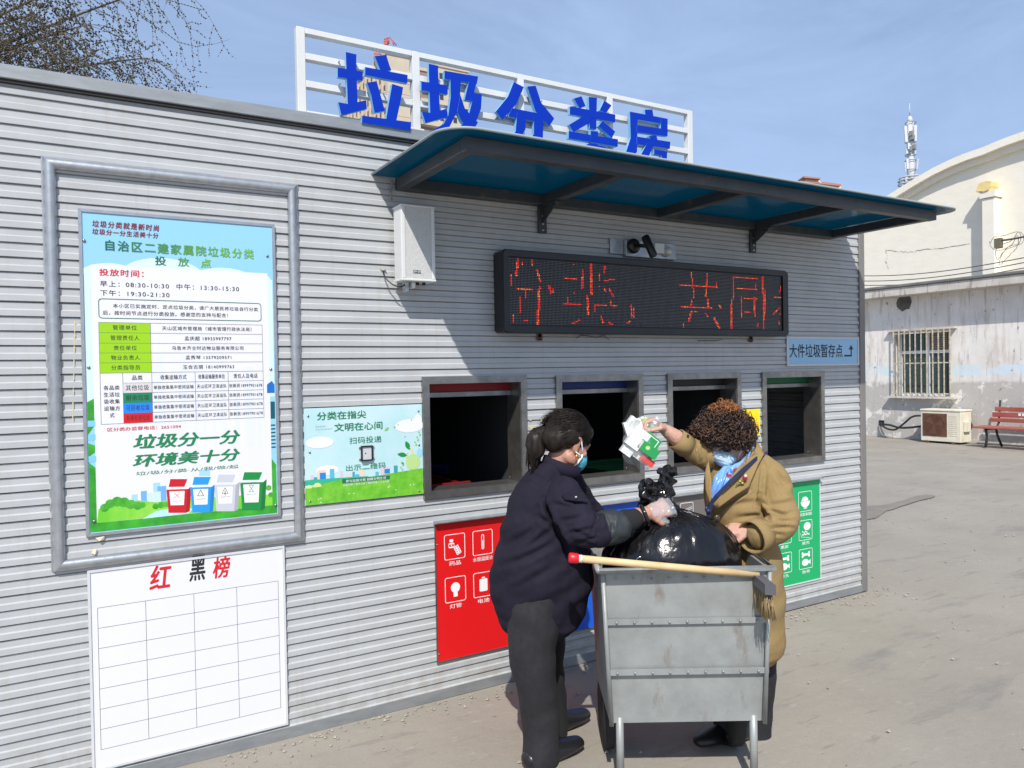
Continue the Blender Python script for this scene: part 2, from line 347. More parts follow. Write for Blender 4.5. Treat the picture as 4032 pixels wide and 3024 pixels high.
# inner structure, side walls, roof
B('back_wall', M_INNER, st, X0, X1, 2.30, 2.36, 0, 2.55)
sw = MB()
for r in range(nrow):
    zt = ZT-r*PITCHP; y0 = .0; m = len(prof)
    vs = []
    for y in (0.005, 2.36):
        for (yy, dzp) in prof: vs.append((X1+.010-yy, y, zt+dzp))
    sw.add(vs, [(k, m+k, m+k+1, k+1) for k in range(m-1)])
sw.build('end_wall_siding', M_SIDE, st)
B('left_end_wall', M_SIDE, st, X0-.02, X0, 0, 2.36, 0, 2.55)
B('roof_panel', M_FLASH, st, X0-.02, X1+.02, .03, 2.40, 2.552, 2.590)
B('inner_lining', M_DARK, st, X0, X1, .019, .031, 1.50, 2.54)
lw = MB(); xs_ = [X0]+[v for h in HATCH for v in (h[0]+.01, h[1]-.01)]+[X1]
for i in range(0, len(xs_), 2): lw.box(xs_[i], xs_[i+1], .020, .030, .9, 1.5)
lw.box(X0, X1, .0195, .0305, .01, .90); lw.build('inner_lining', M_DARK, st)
il = MB()
for r in range(44): 
    z = .05+r*.056; il.box(X0+.05, X1-.02, 2.28, 2.299, z, z+.048)
il.build('rear_lining_slats', mat('rear_slats', (.14,.165,.165), .6), st)
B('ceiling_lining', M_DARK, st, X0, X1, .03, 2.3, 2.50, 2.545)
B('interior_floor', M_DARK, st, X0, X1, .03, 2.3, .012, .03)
for x in (2.02, 3.52): B('partition', mat('partition_panel', (.055,.06,.065), .6), st, x, x+.03, .035, 2.25, .03, 2.49)
# corner trim + roof flashing
B('corner_trim', mat('corner_trim_grey', (.25,.24,.225), .5, .3, nscale=7, namp=.15, stretch=(1,1,.4)), st, X1-.002, X1+.052, -.016, .05, 0, 2.556, bv=.003)
fl = MB(); fl.box(X0-.03, X1+.06, -.028, .05, 2.5535, 2.603, bv=.003); fl.build('roof_flashing', M_FLASH, st)
dr = MB(); dr.box(X0-.03, X1+.06, -.020, .0, 2.542, 2.5532); dr.build('drip_edge', M_DARK, st)
B('plinth', M_FLASH, st, X0, X1+.05, -.012, .02, 0, .045)

# hatches
lab = ['red', 'blue', 'dark', 'green']
hdr = [mat('header_red', (.30,.004,.008), .5), mat('header_blue', (.004,.032,.22), .5), mat('header_black', (.02,.02,.02), .5), mat('header_green', (.004,.14,.05), .5)]  # red, blue and green darkened: recess shade put into the strip colour
for hi, (a, b, c, d) in enumerate(HATCH):
    hf = tag(MB().box(a+.001, a+.002, .0, .001, c, c+.001).build('hatch_frame', M_STEEL, st), ['hatch frame with red header strip', 'hatch frame with blue header strip', 'hatch frame with black header strip', 'hatch frame with green header strip'][hi])
    fw = .034; y0, y1 = -.020, .0155
    for nm, poly in (('frame_rail', [(a, c), (b, c), (b-fw, c+fw), (a+fw, c+fw)]), ('frame_rail', [(a, d), (b, d), (b-fw, d-fw), (a+fw, d-fw)]),
                     ('frame_rail', [(a, c), (a, d), (a+fw, d-fw), (a+fw, c+fw)]), ('frame_rail', [(b, c), (b, d), (b-fw, d-fw), (b-fw, c+fw)])):
        cx = sum(p[0] for p in poly)/4; cz = sum(p[1] for p in poly)/4
        poly = [(cx+(x-cx)*.998, cz+(z-cz)*.998) for x, z in poly]
        MB().prism([(x, y0, z) for x, z in poly], (0, y1-y0, 0)).build(nm, M_STEEL, hf)
    ia, ib, ic, id_ = a+fw, b-fw, c+fw, d-fw
    B('reveal_panel', M_STEEL, hf, ib-.002, ib+.010, -.012, .115, ic-.008, id_+.008)
    B('reveal_panel', M_STEEL, hf, ia-.010, ia+.002, -.012, .115, ic-.008, id_+.008)
    B('reveal_sill', M_STEEL, hf, ia, ib, -.012, .125, ic-.012, ic+.001)
    B('reveal_head', M_STEEL, hf, ia, ib, -.012, .085, id_-.001, id_+.010)
    B('header_strip', hdr[hi], hf, ia+.003, ib-.003, .086, .100, id_-.040, id_+.006)
    if hi == 2: B('shutter_lip', M_LGREY, hf, ia+.003, ib-.05, .080, .092, id_-.046, id_-.041)
    B('shutter_bar', M_STEEL, hf, ia+.003, ib-.002, .070, .105, id_-.066, id_-.041, bv=.002)
    rb = MB()
    for x, z in ((ia+.02, id_-.053), (ib-.02, id_-.053), (ib-.02, ic+.02)): rb.lathe((x, .068, z), (0,1,0), [(.003,0), (.003,.004)], 8)
    rb.build('rivets', M_SCREW, hf)

# bins standing inside
def wheelie(x, y, c, label, mname, z=.085):
    M_ = mat(mname, c, .45); e = empty('wheeled_bin', (x, y, z), label, 'bin', 'wheeled bins inside the cabin behind the hatches')
    bm_ = MB(); prof_ = [(-.19,.07), (.19,.07)]
    b0, b1, h = .19, .25, .86
    bm_.add([(x-b0,y-b0,z+.06),(x+b0,y-b0,z+.06),(x+b0,y+b0,z+.06),(x-b0,y+b0,z+.06),(x-b1,y-b1,z+h),(x+b1,y-b1,z+h),(x+b1,y+b1,z+h),(x-b1,y+b1,z+h),
            (x-b1+.02,y-b1+.02,z+h),(x+b1-.02,y-b1+.02,z+h),(x+b1-.02,y+b1-.02,z+h),(x-b1+.02,y+b1-.02,z+h),(x-b0+.02,y-b0+.02,z+.1),(x+b0-.02,y-b0+.02,z+.1),(x+b0-.02,y+b0-.02,z+.1),(x-b0+.02,y+b0-.02,z+.1)],
           [(0,1,5,4),(1,2,6,5),(2,3,7,6),(3,0,4,7),(0,3,2,1),(4,5,9,8),(5,6,10,9),(6,7,11,10),(7,4,8,11),(8,9,13,12),(9,10,14,13),(10,11,15,14),(11,8,12,15),(12,13,14,15)])
    bm_.build('body', M_, e)
    for y_ in (y-.27, y+.25): MB().box(x-.27, x+.27, y_, y_+.02, z+h-.05, z+h+.012, bv=.004).build('rim', M_, e)
    MB().box(x-.26, x+.26, y+.27, y+.295, z+h-.3, z+h+.03, bv=.006).build('lid', M_, e)
    MB().tube([(x-.22, y-.30, z+h-.02), (x+.22, y-.30, z+h-.02)], .014, 8).box(x-.2, x-.17, y-.30, y-.26, z+h-.04, z+h, bv=.002).box(x+.17, x+.2, y-.30, y-.26, z+h-.04, z+h, bv=.002).build('handle', M_, e)
    for sx in (-1, 1): MB().lathe((x+sx*.20-.02, y+.2, z+.075), (1,0,0), [(.075,0), (.075,.04)], 14).build('wheel', M_BLACK, e)
wheelie(1.50, .50, (.16,.006,.008), 'red wheeled bin inside the cabin behind the left hatch', 'bin_red')
wheelie(1.74, 1.25, (.006,.016,.11), 'blue wheeled bin inside the cabin further back behind the left hatch', 'bin_blue')
wheelie(2.45, .55, (.01,.03,.22), 'blue wheeled bin inside the cabin behind the second hatch', 'bin_blue', z=.03)
wheelie(3.10, .55, (.008,.12,.04), 'green wheeled bin inside the cabin behind the third hatch', 'bin_green', z=.03)
wheelie(3.98, .60, (.06,.06,.065), 'grey wheeled bin inside the cabin behind the right hatch', 'bin_grey', z=.03)

# ================================================================== CANOPY
cn = empty('canopy', (2.78, 0, 2.32), 'blue sheet canopy on a dark steel frame over the hatches and display', 'canopy')
cx0, cx1, zb, zt_, s_ = 1.292, 4.275, 2.322, 2.374, .705
t_ = .05
B('front_beam', M_CANOPY, cn, cx0, cx1, -s_, -s_+t_, zb, zt_, bv=.003)
B('wall_beam', M_CANOPY, cn, cx0, cx1, -.0605, -.008, zb+.001, zt_-.001, bv=.003)
for x in (cx0, 2.04, 2.78, 3.53, cx1-t_): B('rafter', M_CANOPY, cn, x+.0005, x+t_-.0005, -s_+t_+.0005, -.061, zb+.002, zt_-.002, bv=.003)
M_SHEET = bpy.data.materials.new('blue_polycarbonate'); M_SHEET.use_nodes = True; nt = M_SHEET.node_tree; pb = nt.nodes['Principled BSDF']
pb.inputs['Base Color'].default_value = (.004,.11,.20,1); pb.inputs['Roughness'].default_value = .12; pb.inputs['Coat Weight'].default_value = .3
tl = nt.nodes.new('ShaderNodeBsdfTranslucent'); tl.inputs['Color'].default_value = (.0,.17,.235,1); mxs = nt.nodes.new('ShaderNodeMixShader'); mxs.inputs[0].default_value = .62
nt.links.new(pb.outputs[0], mxs.inputs[1]); nt.links.new(tl.outputs[0], mxs.inputs[2]); nt.links.new(mxs.outputs[0], nt.nodes['Material Output'].inputs['Surface'])
# sheet with rounded front corners and a slightly drooping free edge
sx0, sx1, sf, rc = 1.188, 4.43, .775, .13
outl = [(sx0, -.004), (sx0, -sf+rc)]+[(sx0+rc-rc*math.cos(math.radians(a)), -sf+rc-rc*math.sin(math.radians(a))) for a in range(10, 90, 10)]+[(sx0+rc, -sf)]
outl += [(sx0+rc+(sx1-sx0-2*rc)*i/14, -sf) for i in range(1, 14)]
outl += [(sx1-rc, -sf)]+[(sx1-rc+rc*math.sin(math.radians(a)), -sf+rc-rc*math.cos(math.radians(a))) for a in range(10, 90, 10)]+[(sx1, -sf+rc), (sx1, -.004)]
b_ = MB(); n = len(outl); zs = lambda x, y: 2.3775+.010*(1-((y+.35)/.42)**2)*.6
b_.add([(x, y, zs(x, y)) for x, y in outl]+[(x, y, zs(x, y)+.007) for x, y in outl], [tuple(range(n)), tuple(range(n, 2*n))[::-1]]+[(i, (i+1)%n, n+(i+1)%n, n+i) for i in range(n)])
b_.build('roof_sheet', M_SHEET, cn)
b_ = MB()
e_ = [Vector((x, y, zs(x, y)+.0035)) for x, y in outl]
b_.tube(e_, .0052, 6); b_.build('edge_seal', mat('edge_seal_grey', (.30,.36,.36), .5), cn)
for x in (2.065, 3.555):
    bk = MB(); bk.box(x-.024, x+.024, -.0235, -.0095, 2.19, 2.321, bv=.002); bk.prism([(x-.004, -.024, 2.321), (x-.004, -.16, 2.321), (x-.004, -.024, 2.24)], (.008,0,0)); bk.box(x-.024, x+.024, -.17, -.024, 2.3125, 2.3205)
    o = bk.build('bracket', M_CANOPY, cn)
    sc_ = MB()
    for z in (2.205, 2.235, 2.275): sc_.lathe((x, -.0235, z), (0,-1,0), [(.006,0), (.006,.003)], 8)
    sc_.build('bolts', mat('bolt_bright', (.6,.6,.6), .3, .8), o)
cord = MB(); cord.tube([(1.27+.006*math.sin(i), -.02-.006*math.cos(i*1.3), 2.36-.012*i) for i in range(8)], .004, 6); cord.build('cord', mat('cord_grey', (.25,.23,.2), .8), cn)

# ================================================================== ROOFTOP SIGN
sg = empty('rooftop_sign', (1.987, .02, 2.60), 'white tubular roof frame carrying five large blue cut out characters', 'sign')
zx0, zx1, ztop = .872, 3.105, 2.966
ys0, ys1 = .004, .040
for x in (zx0, 1.394, 1.950, 2.500, zx1-.036): B('post', M_WHITE, sg, x, x+.036, ys0, ys1, 2.603, ztop, bv=.002)
P_ = [zx0+.036, 1.394, 1.430, 1.950, 1.986, 2.500, 2.536, zx1-.036]
for z, h_ in ((2.9415, .0245), (2.834, .028), (2.718, .029), (2.604, .016)):
    for i in range(0, 8, 2): B('rail', M_WHITE, sg, P_[i]+.0004, P_[i+1]-.0004, ys0+.001, ys1-.001, z, z+h_, bv=.002)
YS = -.034
STROKES = [
 ('b', [[(482,377),(560,395),(558,430),(568,770),(498,790)], [(423,490),(605,520),(605,585),(423,560)], [(428,742),(500,755),(630,728),(635,790),(470,832),(448,830)],
  [(692,408),(775,398),(800,480),(812,510),(735,520),(720,480)], [(622,487),(930,545),(928,605),(622,545)], [(635,600),(705,590),(765,805),(690,820),(665,690)],
  [(818,610),(897,635),(890,680),(842,905),(770,890),(795,740)], [(600,840),(955,888),(952,948),(598,893)]]),
 ('b', [[(1084,463),(1155,478),(1152,500),(1165,800),(1095,825),(1086,560)], [(1030,590),(1222,620),(1222,685),(1030,655)], [(1034,810),(1105,820),(1215,788),(1222,850),(1060,892)],
  [(1198,513),(1442,556),(1432,610),(1198,572)], [(1240,560),(1315,575),(1310,720),(1285,820),(1235,920),(1150,975),(1120,940),(1190,900),(1225,840),(1243,700)],
  [(1375,590),(1440,556),(1412,675),(1398,735),(1343,725)], [(1380,670),(1468,685),(1462,790),(1420,900),(1330,975),(1290,945),(1370,850),(1398,735)], [(1290,810),(1312,690),(1345,790),(1440,890),(1400,955),(1320,880)]]),
 ('b', [[(1702,595),(1775,632),(1720,755),(1618,870),(1572,808),(1660,700)], [(1800,628),(1860,622),(1900,745),(1995,860),(1960,915),(1860,810)], [(1665,830),(1690,785),(1915,830),(1912,890),(1665,845)],
  [(1847,850),(1915,855),(1912,1000),(1850,1070),(1800,1040),(1847,970)], [(1725,815),(1790,830),(1785,940),(1720,1040),(1650,1060),(1715,950)]]),
 ('c', [[(110,715),(165,698),(195,770),(150,785)], [(217,703),(277,710),(272,940),(225,932)], [(330,730),(382,765),(345,820),(297,800)], [(80,772),(410,832),(408,888),(80,830)],
  [(185,840),(235,850),(220,895),(105,960),(75,905)], [(315,878),(408,955),(385,1003),(287,915)], [(72,953),(428,1012),(426,1065),(70,1005)], [(230,950),(283,955),(283,1030),(230,1020)],
  [(220,1040),(285,1050),(220,1130),(100,1170),(80,1120)], [(250,1050),(320,1060),(430,1130),(400,1190),(300,1140)]]),
 ('c', [[(625,795),(680,795),(690,860),(630,850)], [(518,810),(790,862),(788,905),(518,858)], [(516,812),(572,824),(568,1100),(515,1180),(470,1160),(522,1000)], [(740,856),(790,864),(788,990),(740,980)],
  [(566,908),(790,940),(788,990),(566,960)], [(655,988),(708,983),(716,1025),(668,1020)], [(566,992),(808,1030),(805,1080),(566,1046)], [(640,1040),(690,1050),(640,1160),(590,1190),(580,1150)], [(690,1085),(785,1100),(780,1190),(730,1205),(745,1130),(690,1120)]])]
for zk, strokes in STROKES:
    b_ = MB(); mi = []
    for i, pts in enumerate(strokes):
        pp = [(W(zk, x, y_, YS)[0], YS-.0004*i, W(zk, x, y_, YS)[1]) for x, y_ in pts]; b_.prism(pp, (0, .020+.0004*i, 0)); mi += [0, 0]+[1]*len(pts)
    o = b_.build('sign_character', M_SIGNBLUE, sg); o.data.materials.append(M_SIGNEDGE)
    for p_, k_ in zip(o.data.polygons, mi): p_.material_index = k_
stb = MB()
for x in [1.05, 1.25, 1.5, 1.68, 1.9, 2.08, 2.3, 2.45, 2.72, 2.9]:
    for z in (2.75, 2.85): stb.box(x-.003, x+.003, YS+.0205, ys0+.001, z-.003, z+.003)
stb.build('standoff_pins', M_LGREY, sg)

# ================================================================== SPEAKER
sp = empty('column_speaker', (1.40, -.05, 1.93), 'white column loudspeaker on the wall below the left end of the canopy', 'speaker')
xa, xb, za, zz = 1.275, 1.408, 1.972, 2.262
def WS(k, x, y, Y): return W(k, x, y, Y)
xa = WS('b', 917, 1480, -.125)[0]-.022; xb = WS('b', 1122, 1480, -.125)[0]; zz = WS('b', 900, 1480, -.125)[1]; za = WS('f', 900, 560, -.125)[1]
B('cabinet', M_WHITE, sp, xa, xb, -.122, -.035, za+.006, zz-.004, bv=.004)
MB().box(xa-.003, xb+.003, -.129, -.030, zz-.008, zz, bv=.002).build('top_cap', M_WHITE, sp)
MB().box(xa-.003, xb+.003, -.129, -.030, za, za+.010, bv=.002).build('bottom_cap', M_WHITE, sp)
for x in (xa, xb-.016): B('side_rail', M_WHITE, sp, x, x+.016, -.128, -.1225, za+.0105, zz-.0085, bv=.0015)
B('grille', mat('speaker_grille', (.60,.61,.60), .7, nscale=300, namp=.25, bump=.3, bscale=300), sp, xa+.0165, xb-.0165, -.1245, -.1225, za+.0105, zz-.0085)
bd = B('badge', M_BLACK, sp, xa+.052, xa+.086, -.1262, -.1247, za+.034, za+.047)
text('E9 E9', (xa+.054, za+.045), (xa+.084, za+.036), -.1266, M_TXTW, sp, bold=.01)
MB().box(xa+.03, xa+.045, -.09, -.05, za-.045, za, bv=.002).lathe((xa+.0375, -.0915, za-.02), (0,-1,0), [(.006,0), (.006,.004)], 8).build('mount_bracket', M_GALV, sp)
MB().box(xa+.055, xa+.072, -.10, -.06, za-.028, za-.0005, bv=.003).build('plug', M_WHITE, sp)
MB().lathe((xa+.09, -.08, za-.012), (0,0,1), [(.008,0), (.008,.012)], 10).lathe((xa+.12, -.08, za-.012), (0,0,1), [(.008,0), (.008,.012)], 10).build('knob', M_BLACK, sp)
B('wall_bracket', M_GALV, sp, xa+.05, xa+.09, -.0345, -.006, za+.1, zz-.05)
cb = MB(); pts = []
p0 = Vector((xa+.035, -.075, za)); p3 = Vector((xa-.04, -.004, za+.055))
for i in range(15):
    t = i/14; c1 = p0+Vector((-.01, .0, -.05)); c2 = p3+Vector((-.02, -.05, -.06))
    pts.append(p0*(1-t)**3+c1*3*t*(1-t)**2+c2*3*t*t*(1-t)+p3*t**3)
cb.tube(pts, .0032, 6); cb.build('cable', M_BLACK, sp)
tag(MB().sphere((xa-.042, -.008, za+.057), (.012,.008,.007)).tube([(xa-.055, -.01, za+.062), (xa-.03, -.014, za+.052)], .003, 6).build('cable_knot', mat('tape_grey', (.35,.34,.3), .7)), 'taped grey cable knot on the siding beside the loudspeaker', 'cable')

# ================================================================== LED DISPLAY
ld = empty('scrolling_display', (2.85, -.05, 1.70), 'long black scrolling message display with glowing red characters', 'display')
YD = -.105
A = W('F', 1955, 975, YD); Bq = W('F', 3104, 1064, YD); zlo = W('F', 1955, 1310, YD)[1]
dx0, dx1, dz1, dz0 = 1.786, Bq[0], A[1], zlo
op = rrect(dx0, dz0, dx1, dz1, .022, 4)
ix0, iz1 = W('f', 1672, 392, YD); iz0 = W('f', 1672, 878, YD)[1]; ix1 = W('g', 1625, 560, YD)[0]
ip = rrect(ix0-.004, iz0-.006, ix1+.004, iz1+.006, .004, 4)
hb = MB(); hb.prism([(x, YD+.012, z) for x, z in rrect(dx0+.003, dz0+.003, dx1-.003, dz1-.003, .02, 4)], (0, .085, 0)); hb.build('housing', M_BLACK, ld)
fr = MB(); n = len(op)
fr.add([(x, YD, z) for x, z in [( (dx0+dx1)/2+(x-(dx0+dx1)/2)*.997, (dz0+dz1)/2+(z-(dz0+dz1)/2)*.97) for x, z in op]]+[(x, YD+.012, z) for x, z in op]+[(x, YD+.001, z) for x, z in ip]+[(x, YD+.011, z) for x, z in ip],
       [(i, (i+1)%n, n+(i+1)%n, n+i) for i in range(n)]+[(i, (i+1)%n, 2*n+(i+1)%n, 2*n+i) for i in range(n)]+[(2*n+i, 2*n+(i+1)%n, 3*n+(i+1)%n, 3*n+i) for i in range(n)])
fr.build('bezel', mat('bezel_black', (.018,.019,.021), .38, nscale=8, namp=.2), ld)
flat('screen', M_SCREEN, ld, [(ix0-.003, iz0-.005), (ix1+.003, iz0-.005), (ix1+.003, iz1+.005), (ix0-.003, iz1+.005)], YD+.0105)
# LED lattice
NV = 40; dp = (iz1-iz0)/NV; NH = int((ix1-ix0)/dp)
YL = YD+.0098
unlit = MB(); 
def led(b, x, z, r): b.add([(x-r, YL, z), (x, YL, z-r), (x+r, YL, z), (x, YL, z+r)], [(0,1,2,3)])
S = []   # strokes in the photograph's survey coordinates: (zoom, points, width in led pitches)
S += [('f',[(1733,410),(1718,520)],1.6),('f',[(1835,400),(1835,440)],1.6),('f',[(1870,480),(1895,570)],1.2),('f',[(1680,520),(1682,600)],.9),('f',[(1720,626),(1840,630)],.7),('f',[(1787,640),(1787,690)],.9),
      ('f',[(1888,615),(1876,870)],1.9),('f',[(1748,680),(1748,790)],1.1),('f',[(1700,810),(1697,855)],1.1),('f',[(1785,852),(1806,852)],.7),('f',[(1960,605),(1970,650)],1.6),('f',[(1990,620),(1990,650)],1),('f',[(1768,430),(1768,450)],.8),
      ('g',[(105,440),(106,442)],.8),('g',[(172,480),(172,625)],1.1),('g',[(232,440),(240,655)],2.0),('g',[(335,460),(330,500)],1.2),('g',[(292,510),(292,560)],1),('g',[(45,543),(135,545)],.7),('g',[(335,560),(405,556)],.8),('g',[(292,600),(292,612)],.8),
      ('g',[(112,647),(120,647)],.8),('g',[(335,620),(340,640)],1),('g',[(370,625),(395,675)],1.2),('g',[(68,680),(60,730)],.8),('g',[(40,730),(160,735)],.7),('g',[(207,675),(210,805)],1.7),('g',[(262,740),(262,785)],1),('g',[(262,740),(345,742)],.7),('g',[(380,710),(380,745)],1),('g',[(380,745),(420,745)],.7),
      ('g',[(150,850),(100,875)],.9),('g',[(305,825),(325,865)],1.3),('g',[(365,868),(385,880)],1.5),('g',[(525,745),(530,820)],1.6),('g',[(548,760),(548,830)],1.1),('g',[(518,860),(495,873)],1),
      ('g',[(962,500),(985,690)],1.0),('g',[(1079,510),(1068,680)],1.3),('g',[(880,592),(1155,607)],.9),('g',[(1145,580),(1145,605)],1),('g',[(965,700),(960,755)],1),('g',[(885,748),(1115,757)],.8),('g',[(1082,700),(1082,755)],1.5),('g',[(1165,740),(1178,762)],1.2),
      ('g',[(962,790),(945,860)],1.6),('g',[(908,878),(908,900)],1.1),('g',[(1062,797),(1080,820)],1.1),('g',[(1130,840),(1165,905)],1.7),('g',[(990,792),(1005,792)],.7),
      ('g',[(1270,540),(1268,700)],1.0),('g',[(1255,700),(1257,905)],1.8),('g',[(1270,540),(1440,550)],.8),('g',[(1480,540),(1490,815)],1.9),('g',[(1490,815),(1488,908)],1.2),('g',[(1295,615),(1440,622)],.8),('g',[(1430,590),(1430,622)],.9),('g',[(1325,680),(1325,830)],.8),
      ('g',[(1350,692),(1435,697)],.8),('g',[(1420,690),(1425,820)],1.7),('g',[(1350,793),(1390,795)],.7),('g',[(1445,875),(1443,897)],1.1),('g',[(1500,630),(1500,800)],1),('g',[(1612,605),(1605,645)],1.1),('g',[(1565,680),(1610,682)],.7),('g',[(1608,755),(1560,803)],.9),('g',[(1603,795),(1603,815)],1),('g',[(1600,860),(1603,880)],1),('g',[(1625,910),(1626,911)],.8)]
segs = []
for k, pts, w in S:
    for a, b in zip(pts, pts[1:]): segs.append((Vector(W(k, *a, Y=YL)), Vector(W(k, *b, Y=YL)), max(.5, w*.52)*dp))
litR, litO = MB(), MB(); rl = random.Random(5)
for i in range(NH):
    for j in range(NV):
        p = Vector((ix0+(i+.5)*dp, iz0+(j+.5)*dp)); on = False
        for a, b, w in segs:
            if abs(p.x-a.x) > .14 and abs(p.x-b.x) > .14: continue
            d = b-a; t = max(0, min(1, (p-a).dot(d)/max(d.dot(d), 1e-9)))
            if (p-a-d*t).length < w: on = True; break
        if on: led(litO if rl.random() < .18 else litR, p.x, p.y, dp*.36)
        else: led(unlit, p.x, p.y, dp*.2)
o = unlit.build('unlit_leds', mat('led_unlit', (.42,.44,.46), .4), ld, fix=False); o['kind'] = 'stuff'
o = litR.build('lit_leds', mat('led_red', (.5,.02,.01), .5, emis=((1,.03,.02), 1.6)), ld, fix=False); o['kind'] = 'stuff'
o = litO.build('lit_leds', mat('led_orange', (.5,.1,.01), .5, emis=((1,.28,.03), 1.9)), ld, fix=False); o['kind'] = 'stuff'
for x in (W('f',1885,960)[0], W('g',1382,990)[0], W('f',1865,330)[0], W('g',1382,455)[0]):
    top = x in (W('f',1865,330)[0],)
    z = dz0-.018
    MB().box(x-.012, x+.012, -.012, -.006, z-.012, z+.02, bv=.001).sphere((x-.006, -.014, z), .005, nu=8, nv=5).sphere((x+.006, -.014, z), .005, nu=8, nv=5).build('mounting_foot', mat('rusty_metal', (.16,.10,.06), .7), ld)

# camera, junction box and siren lamp above the display
YC = -.03
bx0, bz1 = W('g', 385, 245, YC); bx1, bz0 = W('g', 843, 415, YC)
jb = empty('security_camera_mount', ((bx0+bx1)/2, -.02, bz0), 'galvanised mounting plate with black bullet security camera and round sensor lamp above the display', 'security camera')
mxx = W('g', 480, 300, YC)[0]
B('mounting_plate', M_GALV, jb, bx0, mxx, -.016, -.007, bz0+.012, bz1-.005, bv=.001)
B('backing_box', M_GALV, jb, mxx+.001, bx1, -.040, -.007, bz0, bz1-.008, bv=.002)
B('junction_box', M_WHITE, jb, W('g', 672, 300, YC)[0], W('g', 742, 300, YC)[0], -.060, -.0405, bz0+.025, bz1-.015, bv=.003)
cxx, czz = W('g', 545, 310, -.05)
MB().lathe((cxx, -.041, czz), (0,-1,0), [(.040,0), (.040,.012), (.034,.022), (.02,.026)], 24).build('camera_base', M_BLACK, jb)
c1 = Vector((W('g', 625, 240, -.12)[0], -.12, W('g', 625, 240, -.12)[1])); c2 = Vector((W('g', 690, 385, -.16)[0], -.16, W('g', 690, 385, -.16)[1]))
MB().tube([c1, c1+(c2-c1)*.04, c1+(c2-c1)*.96, c2], [.019,.021,.021,.019], 18).build('camera_body', M_BLACK, jb)
MB().tube([(cxx, -.062, czz), (cxx+.02, -.09, czz-.004), c1+(c2-c1)*.5], .010, 10).build('camera_arm', M_BLACK, jb)
d_ = (c2-c1).normalized(); MB().lathe(c2, d_, [(.015,.0005), (.015,.002)], 14).build('camera_lens', mat('lens_glass', (.03,.03,.05), .05), jb)
lx, lz = W('g', 793, 345, -.06)
MB().lathe((lx, -.041, lz), (0,-1,0), [(.030,0), (.032,.006), (.028,.014)], 20).build('sensor_base', M_LGREY, jb)
MB().sphere((lx, -.058, lz-.004), (.026,.022,.024)).build('sensor_dome', mat('sensor_dome', (.55,.55,.53), .12, coat=.5), jb)
for (k, pts) in (('g', [(120,980),(150,960),(200,965),(265,975),(320,962),(350,990)]), ('g', [(1000,1000),(1090,998),(1140,1000),(1175,985)])):
    o = MB().tube([(*[W(k, x, y)[0]], -.012-.004*(i%2), W(k, x, y)[1]) for i, (x, y) in enumerate(pts)], .0022, 5).build('hanging_wire', mat('wire_brown', (.12,.10,.08), .7))
    tag(o, 'thin brown wire sagging under the display' + (', left of middle' if pts[0][0] < 500 else ', toward its right end'), 'wire')

# direction sign
def board(name, label, cat, x0, x1, z0, z1, depth, face_m, frame_m, fw, group=None):
    e = empty(name, ((x0+x1)/2, -.01, z0), label, cat, group)
    y = -.0075
    MB().box(x0+fw*.5, x1-fw*.5, -depth+.002, y, z0+fw*.5, z1-fw*.5).build('panel', face_m, e)
    if frame_m:
        for poly in ([(x0,z0),(x1,z0),(x1-fw,z0+fw),(x0+fw,z0+fw)], [(x0,z1),(x1,z1),(x1-fw,z1-fw),(x0+fw,z1-fw)], [(x0,z0),(x0,z1),(x0+fw,z1-fw),(x0+fw,z0+fw)], [(x1,z0),(x1,z1),(x1-fw,z1-fw),(x1-fw,z0+fw)]):
            cx = sum(p[0] for p in poly)/4; cz = sum(p[1] for p in poly)/4; poly = [(cx+(x-cx)*.999, cz+(z-cz)*.999) for x, z in poly]
            MB().prism([(x, -depth-.002, z) for x, z in poly], (0, depth-.006, 0)).build('frame_strip', frame_m, e)
    return e
ds = board('direction_sign', 'light blue sign with black lettering and an upward arrow at the right wall corner', 'sign', 3.848, 4.551, 1.512, 1.695, .014, mat('sky_blue_film', (.24,.50,.74), .3, nscale=2, c2=(.32,.58,.80)), M_LGREY, .012)
T('g', '大件垃圾暂存点', 1675, 1022, 2060, 1118, -.0124, M_TXTK, ds, bold=.018)
a0 = W('g', 2072, 1100, -.0124); a1 = W('g', 2118, 1113, -.0124); at_ = W('g', 2122, 1028, -.0124); am = W('g', 2104, 1062, -.0124); ax2 = W('g', 2138, 1062, -.0124)
arrow = [(a0[0], a1[1]), (a0[0], a1[1]+.011), (at_[0]-.006, a1[1]+.011), (at_[0]-.006, am[1]), (am[0], am[1]), (at_[0], at_[1]), (ax2[0], am[1]), (at_[0]+.006, am[1]), (at_[0]+.006, a1[1])]
flat('arrow', M_TXTK, ds, arrow, -.0124)

